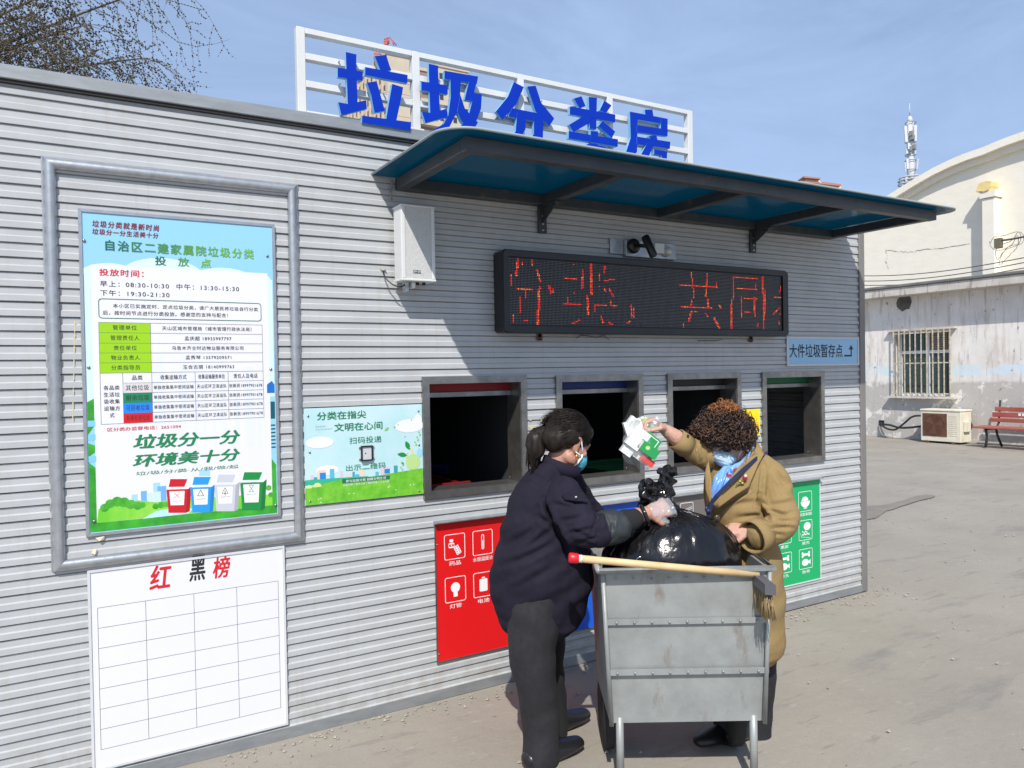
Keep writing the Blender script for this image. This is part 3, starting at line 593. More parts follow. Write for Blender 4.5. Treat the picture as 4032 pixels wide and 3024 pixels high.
# ================================================================== NOTICE FRAME (tube) and POSTER
nf = empty('tube_frame', (.405, -.02, .81), 'large galvanised half round tube frame on the siding around the green waste sorting notice', 'frame')
fx0, fx1, fz0, fz1, fr_ = -.047, .858, .812, 2.300, .021
def mitre_tube(p0, p1, inner):     # half-round bar with mitred ends, p0->p1 outer corners in XZ
    a = Vector(p0); b = Vector(p1); d = (b-a).normalized(); nrm = Vector(inner); vs = []; n = 8
    for end, base, sgn in ((0, a, 1), (1, b, -1)):
        for k in range(n+1):
            an = math.pi*k/n; off = fr_-fr_*math.cos(an); h = fr_*math.sin(an)*1.1
            pt = base+nrm*off+d*sgn*off; vs.append((pt.x, -.006-h, pt.y))
    fs = [(k, k+1, n+1+k+1, n+1+k) for k in range(n)]+[(0, n, 2*n+1, n+1)]
    return MB().add(vs, fs, True)
for p0, p1, inn in (((fx0,fz1),(fx1,fz1),(0,-1)), ((fx0,fz0),(fx1,fz0),(0,1)), ((fx0,fz0),(fx0,fz1),(1,0)), ((fx1,fz0),(fx1,fz1),(-1,0))):
    mitre_tube(p0, p1, inn).build('tube_rail', M_GALV, nf)
# thin backing lip
lp = MB(); [lp.box(*b) for b in ((fx0-.004, fx1+.004, -.0075, -.0055, fz1-.001, fz1+.004), (fx0-.004, fx0+.001, -.0075, -.0055, fz0, fz1), (fx1-.001, fx1+.004, -.0075, -.0055, fz0, fz1))]
lp.build('flange', M_GALV, nf)

px0, px1, pz0, pz1 = .060, .760, .928, 2.125
ps = board('notice_poster', 'tall framed waste sorting notice with white text panel, green table and four bins', 'poster', px0, px1, pz0, pz1, .016, mat('poster_sky', (.28,.58,.76), .3), M_GALV, .011)
YP = -.0144
class Lay:
    y = YP
def LY(d=.0001): Lay.y -= .00004; return Lay.y
M_CL = mat('print_pale_cloud', (.62,.80,.88), .35)
def zx(k, x, y): return W(k, x, y, YP)
# landscape surround
ix_0, ix_1, iz_0, iz_1 = px0+.014, px1-.014, pz0+.014, pz1-.014
y = LY(); zc = zx('e', 700, 500)[1]
flats('print_cloud', M_CL, ps, [circ(.16, zc-.01, .10, 20, .045, 0, 180), circ(.34, zc-.01, .15, 20, .075, 0, 180), circ(.56, zc-.02, .13, 20, .06, 0, 180), circ(.70, zc-.01, .043, 14, .035, 0, 180)], y)
y = LY(); flats('print_surround', mat('print_pale', (.60,.76,.74), .35), ps, [[(ix_0, zc), (ix_0, 1.42), (ix_1, 1.42), (ix_1, zc)]], y)
y = LY(); flats('print_surround', mat('print_grass', (.05,.42,.03), .35, nscale=14, c2=(.025,.25,.02)), ps, [[(ix_0, iz_0), (ix_1, iz_0), (ix_1, 1.14), (ix_1-.02, 1.17), (.4, 1.15), (ix_0+.03, 1.17), (ix_0, 1.20)], [(ix_0, 1.30), (ix_0, 1.42), (ix_0+.035, 1.44), (ix_0+.045, 1.37)], [(ix_0, 1.22), (ix_0, 1.27), (ix_0+.045, 1.25)]], y)
flats('print_tower', mat('print_teal', (.003,.09,.13), .35), ps, [[(ix_1-.03, 1.40), (ix_1, 1.40), (ix_1, 1.33), (ix_1-.03, 1.33)]]+[[(ix_1-.03, z), (ix_1, z), (ix_1, z+.006), (ix_1-.03, z+.006)] for z in (1.30, 1.285, 1.27, 1.255, 1.24, 1.225, 1.21)], y)
flats('print_tower', mat('print_blue', (.01,.14,.50), .35), ps, [[(ix_1-.03, 1.435), (ix_1, 1.435), (ix_1, 1.47), (ix_1-.01, 1.485), (ix_1-.03, 1.47)]], y-.0001)
flats('print_tower', mat('print_cyan', (.20,.55,.75), .35), ps, [[(ix_0, z), (ix_0+.025, z), (ix_0+.025, z+.022), (ix_0, z+.022)] for z in (1.33, 1.28, 1.20)], y-.0001)
# white text panel
wa = zx('e', 657, 445); wb_ = zx('i', 1980, 1168); wx0, wz1, wx1, wz0 = wa[0], wa[1], wb_[0], zx('i', 710, 1215)[1]
y = LY(); flat('print_panel', M_PAPER, ps, [(wx0, wz0), (wx1, wz0), (wx1, wz1), (wx0, wz1)], y)
# picture at the foot of the panel
y = LY(.0004)
pf = mat('print_sky_wash', (.62,.76,.82), .35)
skyc = [mat('print_city_a', (.35,.62,.85), .35), mat('print_city_b', (.16,.40,.75), .35), mat('print_city_c', (.55,.72,.86), .35)]
for j, (xa_, xb_, yt) in enumerate(((955,1000,1010),(1022,1068,985),(1065,1110,1000),(1112,1165,925),(1142,1210,950),(1112,1168,990),(1445,1530,832))):
    a = zx('i', xa_, yt); b = zx('i', xb_, 1060); flat('print_city', skyc[j%3], ps, [(a[0], b[1]), (b[0], b[1]), (b[0], a[1]), (a[0], a[1])], y-.00001*j)
ghost = mat('print_ghost', (.70,.73,.82), .35)
gp = []
for (xa_, xb_, yt) in ((1110,1200,0),(1300,1360,-10),(1395,1440,60),(1470,1500,120),(1540,1570,60),(1600,1640,0),(1700,1740,300),(1780,1850,80),(1865,1900,200)):
    a = zx('i', xa_, yt); b = zx('i', xb_, 660); gp.append([(a[0], b[1]), (b[0], b[1]), (b[0], a[1]), (a[0], a[1])])
flats('print_city', ghost, ps, gp, y)
y = LY()
G1 = mat('print_lawn', (.14,.55,.03), .35, nscale=9, c2=(.30,.66,.08)); G2 = mat('print_bush', (.03,.30,.02), .35, nscale=30, c2=(.10,.45,.04))
hz = lambda x, yy: zx('i', x, yy)
flats('print_lawn', G1, ps, [[(wx0, wz0), hz(1060, 1178), hz(1100, 1062), hz(1000, 1050), hz(900, 1075), hz(715, 1115)], [hz(1060,1178), (wx1, wz0), (wx1, hz(1900,1015)[1]), hz(1860,1010), hz(1300,1040), hz(1100,1062)]], y)
y = LY(); flat('print_path', mat('print_path', (.45,.75,.85), .35), ps, [hz(1035,1185), hz(1130,1130), hz(1250,1105), hz(1400,1110), hz(1370,1145), hz(1250,1160)], y)
bsh = []
for (cx_, cy_, r_) in ((760,1105,30),(800,1075,32),(850,1060,36),(900,1065,36),(950,1080,34),(1000,1090,30),(1035,1085,22),(1130,1095,22),(1170,1085,24),(1205,1080,20),(1950,960,22),(1965,1010,20)):
    c_ = hz(cx_, cy_); bsh.append(circ(c_[0], c_[1], r_*.00052, 12))
y = LY(); flats('print_bush', G2, ps, bsh, y)
# four printed bins
for bi, (x0_, x1_, yt, yb, cmat) in enumerate(((1205,1390,890,1142,'bin_print_red'),(1378,1560,875,1138,'bin_print_blue'),(1553,1740,858,1130,'bin_print_grey'),(1740,1935,840,1122,'bin_print_green'))):
    cc = ((.55,.01,.02),(.02,.30,.75),(.55,.56,.62),(.008,.25,.05))[bi]; M_ = mat(cmat, cc, .35); Md = mat(cmat+'_side', tuple(c*.7 for c in cc), .35)
    y = LY(.0003)
    w = x1_-x0_; body_t = yt+78
    flat('print_bin', M_, ps, [hz(x0_+18, yb), hz(x0_+w*.78, yb), hz(x0_+w*.85, body_t), hz(x0_+3, body_t+6)], y)
    flat('print_bin', Md, ps, [hz(x0_+w*.78, yb), hz(x0_+w*.93, yb-12), hz(x1_, body_t-18), hz(x0_+w*.85, body_t)], y)
    y = LY(.0003)
    flat('print_bin_rim', mat('print_rim', (.74,.76,.80), .35), ps, [hz(x0_, body_t+2), hz(x0_+w*.87, body_t), hz(x1_, body_t-22), hz(x0_+w*.93, yt), hz(x0_+w*.15, yt), hz(x0_+2, body_t-14)], y)
    y = LY(.0003)
    flat('print_bin_lid', M_, ps, [hz(x0_+w*.1, body_t-14), hz(x0_+w*.72, body_t-16), hz(x0_+w*.84, yt+6), hz(x0_+w*.17, yt+6)], y)
    flat('print_label', M_TXTW, ps, [hz(x0_+w*.18, yb-55), hz(x0_+w*.70, yb-58), hz(x0_+w*.73, yt+92), hz(x0_+w*.13, yt+96)], y)
    y = LY(.0002); cxm, cym = x0_+w*.43, yt+125
    ink = [M_TXTR, M_TXTK, M_TXTK, M_TXTG][bi]; tri = lambda s: [hz(cxm, cym-24*s), hz(cxm+22*s, cym+18*s), hz(cxm-22*s, cym+18*s)]
    if bi == 0: gl = stroke([hz(cxm-20, cym-18), hz(cxm+20, cym+20)], .0017)+stroke([hz(cxm+20, cym-20), hz(cxm-20, cym+20)], .0017)
    elif bi == 1: gl = stroke(tri(1), .0022, True)
    elif bi == 2: gl = stroke(tri(1), .002, True)+stroke([hz(cxm, cym), hz(cxm, cym+30)], .003)
    else: gl = stroke([hz(cxm-16, cym-24), hz(cxm+16, cym-24), hz(cxm-16, cym+24), hz(cxm+16, cym+24)], .002, True)
    flats('print_symbol', ink, ps, gl, y)
    T('i', ['有害垃圾','可回收物','其他垃圾','厨余垃圾'][bi], x0_+w*.25, cym+34, x0_+w*.62, cym+50, y, ink, ps)
Y1 = Lay.y-.00015
GR = bpy.data.materials.new('print_green_gradient'); GR.use_nodes = True; nt = GR.node_tree; t = nt.nodes.new('ShaderNodeTexCoord'); s3 = nt.nodes.new('ShaderNodeSeparateXYZ'); cr = nt.nodes.new('ShaderNodeValToRGB')
cr.color_ramp.elements[0].color = (.002,.13,.08,1); cr.color_ramp.elements[1].color = (.16,.45,.04,1); nt.links.new(t.outputs['Generated'], s3.inputs[0]); nt.links.new(s3.outputs[0], cr.inputs[0]); nt.links.new(cr.outputs[0], nt.nodes['Principled BSDF'].inputs['Base Color'])
T('e', '垃圾分类就是新时尚', 668, 122, 1155, 205, Y1, M_TXTDR, ps, bold=.02, shear=.1, spacing=1.2)
T('e', '垃圾分一分生活美十分', 668, 182, 1150, 256, Y1, M_TXTDR, ps, bold=.02, shear=.1, spacing=1.15)
T('e', '自治区二建家属院垃圾分类', 765, 266, 1842, 405, Y1, GR, ps, bold=.026, spacing=1.22)
T('e', '投　放　点', 1125, 384, 1532, 470, Y1, GR, ps, bold=.022)
T('e', '投放时间：', 720, 474, 1042, 538, Y1, M_TXTR, ps, bold=.02, spacing=1.15)
T('e', '早上：08:30-10:30', 725, 562, 1226, 622, Y1, M_TXTK, ps, bold=.008, spacing=1.2); T('e', '中午：13:30-15:30', 1280, 584, 1735, 642, Y1, M_TXTK, ps, bold=.008, spacing=1.2)
T('e', '下午：19:30-21:30', 727, 628, 1230, 686, Y1, M_TXTK, ps, bold=.008, spacing=1.2)
T('e', '本小区已实施定时、定点垃圾分类，请广大居民将垃圾自行分类', 820, 728, 1872, 786, Y1, M_TXTK, ps, bold=.008, spacing=1.1)
T('e', '后，按时间节点进行分类投放。感谢您的支持与配合！', 745, 778, 1655, 830, Y1, M_TXTK, ps, bold=.008, spacing=1.1)
a = W('e', 712, 690, Y1); b = W('e', 1898, 858, Y1)
flats('print_box', mat('print_teal_line', (.005,.13,.10), .5), ps, ring2d(rrect(a[0], b[1], b[0], a[1], .012), rrect(a[0]+.0025, b[1]+.0025, b[0]-.0025, a[1]-.0025, .010)), Y1)
# tables
def wz(x, yv): return W('e', x, yv, Y1)
rows = [wz(715+ i*2.5, v)[1] for i, v in enumerate((863, 938, 1014, 1086, 1158, 1232))]
tx0 = wz(718, 1000)[0]; txm = wz(1090, 900)[0]; tx1 = wz(1903, 1000)[0]
flat('print_cells', mat('print_lime', (.30,.58,.005), .4), ps, [(tx0, rows[5]), (txm, rows[5]), (txm, rows[0]), (tx0, rows[0])], Y1+.0001)
L_ = mat('print_rule', (.10,.10,.12), .5); lw_ = .0011; rules = []
for z in rows: rules.append([(tx0, z-lw_), (tx1, z-lw_), (tx1, z), (tx0, z)])
cols2 = [tx0, wz(890, 1290)[0], wz(1101, 1290)[0], wz(1416, 1290)[0], wz(1655, 1290)[0], tx1]
rows2 = [rows[5]]+[wz(892+i*2, v)[1] for i, v in enumerate((1305, 1378, 1450, 1525, 1597))]
for z in rows2[1:-1]: rules.append([(cols2[1], z-lw_), (tx1, z-lw_), (tx1, z), (cols2[1], z)])
rules.append([(tx0, rows2[-1]-lw_), (tx1, rows2[-1]-lw_), (tx1, rows2[-1]), (tx0, rows2[-1])])
for x in cols2[1:-1]: rules.append([(x, rows2[-1]), (x+lw_, rows2[-1]), (x+lw_, rows2[0]), (x, rows2[0])])
for x in (tx0, tx1): rules.append([(x, rows2[-1]), (x+lw_, rows2[-1]), (x+lw_, rows[0]), (x, rows[0])])
rules.append([(txm, rows[5]), (txm+lw_, rows[5]), (txm+lw_, rows[0]), (txm, rows[0])])
flats('print_rules', L_, ps, rules, Y1-.00015)
def cell(s, x0, x1, z0, z1, m, padx=.1, padz=.26, bold=.006, fitw=None):
    co, fs = text_mesh(s, bold, 0, 0, 1.12); asp = (co[:,0].max()-co[:,0].min())/(co[:,1].max()-co[:,1].min())
    h = (z1-z0)*(1-2*padz); w = min(asp*h, (x1-x0)*(1-2*padx)); 
    if fitw: w = (x1-x0)*fitw
    cx_ = (x0+x1)/2; cz_ = (z0+z1)/2; text(s, (cx_-w/2, cz_+h/2), (cx_+w/2, cz_-h/2), Y1-.0003, m, ps, bold=bold, spacing=1.12)
for i, (a_, b_) in enumerate((('管理单位','天山区城市管理局（城市管理行政执法局）'), ('管理责任人','孟庆超 18935997797'), ('责任单位','乌鲁木齐仝时达物业服务有限公司'), ('物业负责人','孟秀琴 13579209571'), ('分类指导员','玉合古丽 18140999763'))):
    cell(a_, tx0, txm, rows[i+1], rows[i], M_TXTK, .22, bold=.01); cell(b_, txm, tx1, rows[i+1], rows[i], M_TXTK, .1, .29, fitw=[.80,.42,.64,.41,.46][i])
for i, (n_, c_) in enumerate((('其他垃圾', (.62,.60,.60)), ('厨余垃圾', (.005,.22,.09)), ('可回收垃圾', (.01,.22,.80)), ('有毒有害垃圾', (.62,.005,.01)))):
    z1_, z0_ = rows2[i+1], rows2[i+2]
    flat('print_cells', mat('cell_%d' % i, c_, .4), ps, [(cols2[1], z0_), (cols2[2], z0_), (cols2[2], z1_), (cols2[1], z1_)], Y1)
    cell(n_, cols2[1], cols2[2], z0_, z1_, M_TXTK, .06, .22, fitw=.8, bold=.012)
    cell('单独收集集中密闭运输', cols2[2], cols2[3], z0_, z1_, M_TXTK, .04, .3, fitw=.92); cell('天山区环卫清运队', cols2[3], cols2[4], z0_, z1_, M_TXTK, .04, .3, fitw=.9); cell('张新民18997901678', cols2[4], cols2[5], z0_, z1_, M_TXTK, .04, .3, fitw=.94)
for s_t, ia_ in (('品类', 1), ('收集运输方式', 2), ('收集运输服务单位', 3), ('责任人及电话', 4)): cell(s_t, cols2[ia_], cols2[ia_+1], rows2[1], rows2[0], M_TXTK, .1, .27, bold=.01, fitw=(0,.36,.6,.8,.68)[ia_])
for i, s_t in enumerate(('各品类', '生活垃', '圾收集', '运输方', '式')):
    zt1 = rows2[0]-.045-i*.0255; cell(s_t, cols2[0], cols2[1], zt1-.02, zt1, M_TXTK, .1, .08, bold=.01, fitw=.7 if i < 4 else .2)
T('i', '区分类办监督电话：2651094', 778, 500, 1314, 552, Y1, M_TXTR, ps, bold=.012)
T('i', '垃圾分一分', 968, 538, 1742, 680, Y1, M_TXTG, ps, bold=.035, shear=.22)
T('i', '环境美十分', 966, 672, 1742, 812, Y1, M_TXTG, ps, bold=.035, shear=.22)
T('i', '垃/圾/分/类·从/我/做/起', 985, 790, 1732, 872, Y1, M_TXTG, ps)
sc_ = MB()
for k, x, yv in (('e',610,272),('e',1940,382),('e',643,1192),('e',1965,1205),('i',683,1203),('i',2000,1085)):
    a = W(k, x, yv, YP); sc_.lathe((a[0], YP-.0005, a[1]), (0,-1,0), [(.006,0), (.0055,.003), (.002,.0045)], 8)
sc_.build('screws', M_SCREW, ps)
for k, pts, s_lab in (('i', [(685,1318),(760,1308),(757,1335),(720,1348)], 'torn cream paper scrap stuck directly under the notice poster'), ('i', [(672,1410),(700,1402),(707,1425),(690,1445),(663,1435)], 'small curled paper scrap below the notice poster on a siding plank')):
    pp = [W(k, *p_, Y=-.012) for p_ in pts]; o = MB().prism([(x, -.010-.004*(i%2), z) for i, (x, z) in enumerate(pp)], (0, -.001, 0)).build('paper_scrap', mat('old_paper', (.66,.60,.42), .8)); tag(o, s_lab, 'paper')
o = MB()
for i in range(16):
    x, yv = 540-i*1.0, 880+i*45; a = W('e', x, yv); o.add([(a[0]-.001, -.0075, a[1]+.012), (a[0]+.003, -.0075, a[1]+.010), (a[0]+.002, -.0075, a[1]-.008), (a[0], -.0075, a[1]-.011)], [(0,1,2,3)])
tag(o.build('glue_drips', mat('old_glue', (.62,.55,.30), .5)), 'dried yellow glue drips down the siding left of the notice poster', 'glue')
# red and black list board underneath
rbz = W('i', 2040, 1385, -.02)[1]
rbd = board('red_black_list_board', 'white framed board with red and black brush title under the tube frame', 'board', .060, .772, .06, rbz, .014, M_PAPER, M_LGREY, .009)
T('i', '红', 1085, 1512, 1245, 1700, -.0124, M_TXTR, rbd, bold=.03, shear=.15); T('i', '黑', 1372, 1450, 1490, 1640, -.0124, M_TXTK, rbd, bold=.03, shear=.15); T('i', '榜', 1545, 1452, 1672, 1620, -.0124, M_TXTR, rbd, bold=.03, shear=.15)
flats('print_rules', L_, rbd, [[(.09, z), (.745, z), (.745, z+.0015), (.09, z+.0015)] for z in [.66-.075*i for i in range(8)]]+[[(x, .135), (x+.0015, .135), (x+.0015, .66), (x, .66)] for x in (.09, .25, .42, .58, .743)], -.0124)

# ================================================================== QR INFO PANEL
ip_ = board('info_panel', 'pale blue and green printed panel with a small black scanner left of the first hatch', 'sign', .865, 1.4015, .958, 1.366, .011, mat('panel_sky', (.42,.67,.70), .35, nscale=4, c2=(.55,.73,.76)), None, .0)
YI = -.0095
def iw(x, yv): return W('j', x, yv, YI)
flats('print_cloud', mat('print_cloud_pink', (.78,.78,.82), .4), ip_, [circ(.93, 1.22, .06, 18, .025), circ(1.34, 1.27, .07, 18, .03), circ(.96, 1.10, .05, 18, .022), circ(1.38, 1.29, .04-.019, 14, .03)], YI-.0003)
bmats = [mat('print_pinkish', (.66,.52,.60), .4), mat('print_teal2', (.05,.33,.38), .4), mat('print_sand', (.72,.60,.48), .4), mat('print_cyan2', (.10,.45,.62), .4)]
for j, (x0_, x1_, yt) in enumerate(((225,250,685),(250,292,700),(275,340,650),(365,400,640),(440,462,655),(530,548,660),(585,620,645),(697,722,660),(735,800,630),(830,860,615),(480,520,680),(550,580,678))):
    a = iw(x0_, yt); b = iw(x1_, 715); flat('print_house', bmats[j%4], ip_, [(a[0], b[1]), (b[0], b[1]), (b[0], a[1]), (a[0], a[1])], YI-.0003-.00001*j)
a = iw(293, 668); b = iw(338, 715); flats('print_window', mat('print_blue3', (.02,.22,.60), .4), ip_, [[(a[0], b[1]), (b[0], b[1]), (b[0], a[1]), (a[0], a[1])], ], YI-.0005)
a = iw(762, 640); b = iw(802, 670); flats('print_window', MATS['print_blue3'], ip_, [[(a[0], b[1]), (b[0], b[1]), (b[0], a[1]), (a[0], a[1])]], YI-.0005)
G3 = mat('print_meadow', (.10,.42,.02), .45, nscale=26, c2=(.20,.55,.04)); G4 = mat('print_far_green', (.03,.42,.25), .45)
flat('print_meadow', G4, ip_, [iw(186, 722), iw(186, 760), iw(700, 720), iw(640, 690), iw(400, 705)], YI-.0006)
flat('print_meadow', G3, ip_, [(.866, .9585), (1.4005, .9585), iw(1040, 632), iw(900, 655), iw(700, 690), iw(450, 715), iw(188, 780)], YI-.0008)
flats('print_hill', mat('print_yellow_green', (.62,.70,.26), .45), ip_, [circ(iw(275,770)[0], iw(275,770)[1], .018, 14, None, 0, 180), circ(iw(215,780)[0], iw(215,780)[1], .014, 14, None, 0, 180)], YI-.0009)
flats('print_earth', mat('print_earth', (.45,.66,.25), .45), ip_, [circ(iw(970,580)[0], iw(970,580)[1]-.004, .036, 20)], YI-.0007); flats('print_earth', mat('print_cyan4', (.30,.62,.78), .45), ip_, [circ(iw(1018,520)[0], iw(1018,520)[1], .015, 14, .02)], YI-.00075)
def leaf(k, x, yv, l, w, ang):
    c_ = W(k, x, yv, YI); d = Vector((math.cos(ang), math.sin(ang))); nn = Vector((-d.y, d.x)); return [tuple(Vector(c_)+d*l*t+nn*w*math.sin(math.pi*t)) for t in (0,.2,.4,.6,.8,1)]+[tuple(Vector(c_)+d*l*t-nn*w*math.sin(math.pi*t)) for t in (.8,.6,.4,.2)]
flats('print_leaf', mat('print_leaf_dark', (.01,.25,.06), .45), ip_, [leaf('j',945,500,.045,.011,2.0), leaf('j',930,540,.05,.010,2.95), leaf('j',905,610,.02,.004,2.2)], YI-.001)
flats('print_leaf', mat('print_leaf_light', (.22,.55,.08), .45), ip_, [leaf('j',762,362,.026,.006,.6), leaf('j',826,340,.013,.003,.4), leaf('j',855,322,.010,.002,.6), leaf('j',955,290,.009,.002,1.0), leaf('j',905,408,.01,.002,.5)]+[leaf('j',985+i*7,470-i*18,.013,.003,.6+1.7*(i%2)) for i in range(6)]+[leaf('j',885+i*3,650-i*16,.012,.003,.6+1.7*(i%2)) for i in range(4)], YI-.0011)
flats('print_flower', mat('print_flower', (.85,.65,.15), .45), ip_, [circ(iw(x, y_)[0], iw(x, y_)[1], .004, 8) for x, y_ in ((930,520),(960,500),(925,548),(950,485),(965,515))], YI-.0012)
flats('print_daisy', M_TXTW, ip_, [circ(iw(x, y_)[0], iw(x, y_)[1], .003, 7, .0018) for x, y_ in ((300,852),(285,858),(302,880),(505,818),(540,816),(800,762),(845,790),(975,750),(950,755),(790,770))], YI-.0012)
YT = YI-.0014
T('j', '分类在指尖', 272, 212, 630, 285, YT, M_TXTG, ip_, bold=.016); T('j', '文明在心间', 398, 292, 748, 367, YT, M_TXTG, ip_, bold=.016)
T('j', '扫码投递', 508, 396, 742, 458, YT, M_TXTG, ip_); T('j', '出示二维码', 482, 588, 772, 655, YT, M_TXTG, ip_)
mg = mat('print_grey', (.35,.42,.42), .5); T('j', 'ENVI-', 264, 322, 342, 336, YT, mg, ip_); T('j', 'RONMENT', 264, 342, 385, 356, YT, mg, ip_)
flat('print_banner', mat('print_deep_green', (.01,.15,.07), .5), ip_, [iw(455,712), iw(456,744), iw(802,712), iw(801,686)], YI-.0012)
T('j', '参与垃圾分类 创建文明生活', 482, 692, 775, 738, YT, M_TXTW, ip_, bold=.01) ; T('j', '垃圾分类｜举手之劳｜保护环境｜人人有责', 462, 720, 798, 766, YT, M_TXTW, ip_, bold=.01)
sc_ = MB()
for x, yv in ((207,253),(1008,216),(219,517),(1012,463),(222,873),(1013,797)): a = W('j', x, yv, YI); sc_.lathe((a[0], YI-.001, a[1]), (0,-1,0), [(.0045,0), (.004,.003)], 8)
sc_.build('screws', M_SCREW, ip_)
a = W('j', 592, 472, -.018); b = W('j', 680, 577, -.018)
sn = empty('code_scanner', ((a[0]+b[0])/2, -.0125, b[1]), 'small square black framed code scanner mounted on the pale blue panel', 'scanner')
sx_0, sx_1, sz_0, sz_1 = a[0], b[0], b[1], a[1]
MB().box(sx_0+.004, sx_1-.004, -.016, -.0125, sz_0+.004, sz_1-.004).build('window', mat('scanner_window', (.55,.56,.58), .15), sn)
for bx in ((sx_0, sx_0+.006, sz_0, sz_1), (sx_1-.006, sx_1, sz_0, sz_1), (sx_0+.0061, sx_1-.0061, sz_0, sz_0+.006), (sx_0+.0061, sx_1-.0061, sz_1-.006, sz_1)): B('bezel', M_BLACK, sn, bx[0], bx[1], -.022, -.0125, bx[2], bx[3], bv=.001)
MB().lathe(((sx_0+sx_1)/2-.006, -.0162, (sz_0+sz_1)/2), (0,-1,0), [(.003,0), (.003,.001)], 8).build('lens', M_BLACK, sn)
sc_ = MB(); [sc_.box(x-.004, x+.004, -.015, -.0125, z-.003, z+.003) for x in (sx_0-.004, sx_1+.004) for z in (sz_0+.008, sz_1-.008)]; sc_.build('lugs', M_SCREW, sn)

# ================================================================== CATEGORY BOARDS
def icon(parent, x, z, w, h, Y, kind, ink):
    out = ring2d(rrect(x, z, x+w, z+h, .010), rrect(x+.0032, z+.0032, x+w-.0032, z+h-.0032, .0075)); flats('icon_box', ink, parent, out, Y)
    cx_, cz_ = x+w/2, z+h/2; s = min(w, h); polys = []
    if kind == 'medicine':
        polys = [rrect(cx_-.30*s, cz_-.05*s, cx_-.02*s, cz_+.18*s, .008), rrect(cx_-.25*s, cz_+.21*s, cx_-.07*s, cz_+.33*s, .004)]
        d = Vector((.45,-.9)).normalized(); nn = Vector((-d.y, d.x)); c = Vector((cx_+.13*s, cz_-.16*s))
        polys.append([tuple(c+d*a_*s+nn*b_*s) for a_, b_ in ((-.2,-.12),(.2,-.12),(.2,.12),(-.2,.12))])
    elif kind == 'thermometer': polys = ring2d(rrect(cx_-.07*s, cz_-.3*s, cx_+.07*s, cz_+.36*s, .008), rrect(cx_-.04*s, cz_-.27*s, cx_+.04*s, cz_+.33*s, .005))+[rrect(cx_-.02*s, cz_-.25*s, cx_+.02*s, cz_+.1*s, .002)]
    elif kind == 'battery': polys = [rrect(cx_-.2*s, cz_-.3*s, cx_+.2*s, cz_+.25*s, .006), rrect(cx_-.08*s, cz_+.27*s, cx_+.08*s, cz_+.33*s, .002)]
    elif kind == 'bulb': polys = [circ(cx_, cz_+.08*s, .22*s, 16), rrect(cx_-.1*s, cz_-.32*s, cx_+.1*s, cz_-.12*s, .003)]
    elif kind == 'bowl': polys = [circ(cx_, cz_, .34*s, 18, .30*s, 180, 360), circ(cx_-.02*s, cz_+.02*s, .25*s, 14, .22*s, 0, 180), rrect(cx_-.12*s, cz_-.36*s, cx_+.12*s, cz_-.31*s, .001)]
    elif kind == 'nuts': polys = [circ(cx_+.12*s, cz_+.18*s, .26*s, 16, .20*s)]+[circ(cx_-.22*s+.10*s*i, cz_-.06*s-.05*s*(i%2), .042*s, 8) for i in range(4)]+[circ(cx_-.2*s+.11*s*i, cz_-.22*s+.03*s*(i%2), .05*s, 8) for i in range(5)]+stroke([(cx_-.4*s, cz_-.1*s), (cx_-.3*s, cz_-.32*s), (cx_+.1*s, cz_-.38*s), (cx_+.35*s, cz_-.42*s)], .02*s)
    elif kind == 'fruit': polys = [circ(cx_-.08*s, cz_-.05*s, .26*s, 16), circ(cx_+.18*s, cz_-.1*s, .2*s, 14)]+stroke([(cx_, cz_+.2*s), (cx_+.06*s, cz_+.36*s)], .03*s)
    elif kind == 'bone': polys = [rrect(cx_-.22*s, cz_+.15*s, cx_+.22*s, cz_+.27*s, .004)]+[circ(cx_+sx*.24*s, cz_+(.21+sz*.07)*s, .075*s, 10) for sx in (-1,1) for sz in (-1,1)]+[circ(cx_-.05*s, cz_-.18*s, .26*s, 16, .17*s), [(cx_+.15*s, cz_-.18*s), (cx_+.34*s, cz_-.05*s), (cx_+.34*s, cz_-.32*s)]]
    elif kind == 'chopsticks': polys = stroke([(cx_-.4*s, cz_+.02*s), (cx_+.4*s, cz_+.22*s)], .03*s)+stroke([(cx_-.4*s, cz_-.08*s), (cx_+.42*s, cz_+.12*s)], .03*s)
    elif kind == 'bag': polys = [[(cx_-.25*s, cz_-.3*s), (cx_+.25*s, cz_-.3*s), (cx_+.2*s, cz_+.1*s), (cx_-.2*s, cz_+.1*s)]]+stroke(circ(cx_, cz_+.12*s, .14*s, 8, None, 0, 180), .03*s)
    elif kind == 'bottle': polys = [rrect(cx_-.11*s, cz_-.34*s, cx_+.11*s, cz_+.12*s, .006), [(cx_-.11*s, cz_+.1*s), (cx_+.11*s, cz_+.1*s), (cx_+.05*s, cz_+.24*s), (cx_-.05*s, cz_+.24*s)], rrect(cx_-.06*s, cz_+.26*s, cx_+.06*s, cz_+.33*s, .002)]
    elif kind == 'paper': polys = [rrect(cx_-.3*s+.03*s*i, cz_-.25*s+.12*s*i, cx_+.2*s+.03*s*i, cz_-.17*s+.12*s*i, .003) for i in range(4)]
    elif kind == 'can': polys = [rrect(cx_-.15*s, cz_-.28*s, cx_+.15*s, cz_+.28*s, .012)]
    elif kind == 'shirt': polys = [[(cx_-.18*s, cz_-.3*s), (cx_+.18*s, cz_-.3*s), (cx_+.18*s, cz_+.1*s), (cx_+.32*s, cz_), (cx_+.38*s, cz_+.12*s), (cx_+.12*s, cz_+.3*s), (cx_-.12*s, cz_+.3*s), (cx_-.38*s, cz_+.12*s), (cx_-.32*s, cz_), (cx_-.18*s, cz_+.1*s)]]
    flats('icon', ink, parent, polys, Y-.0003)
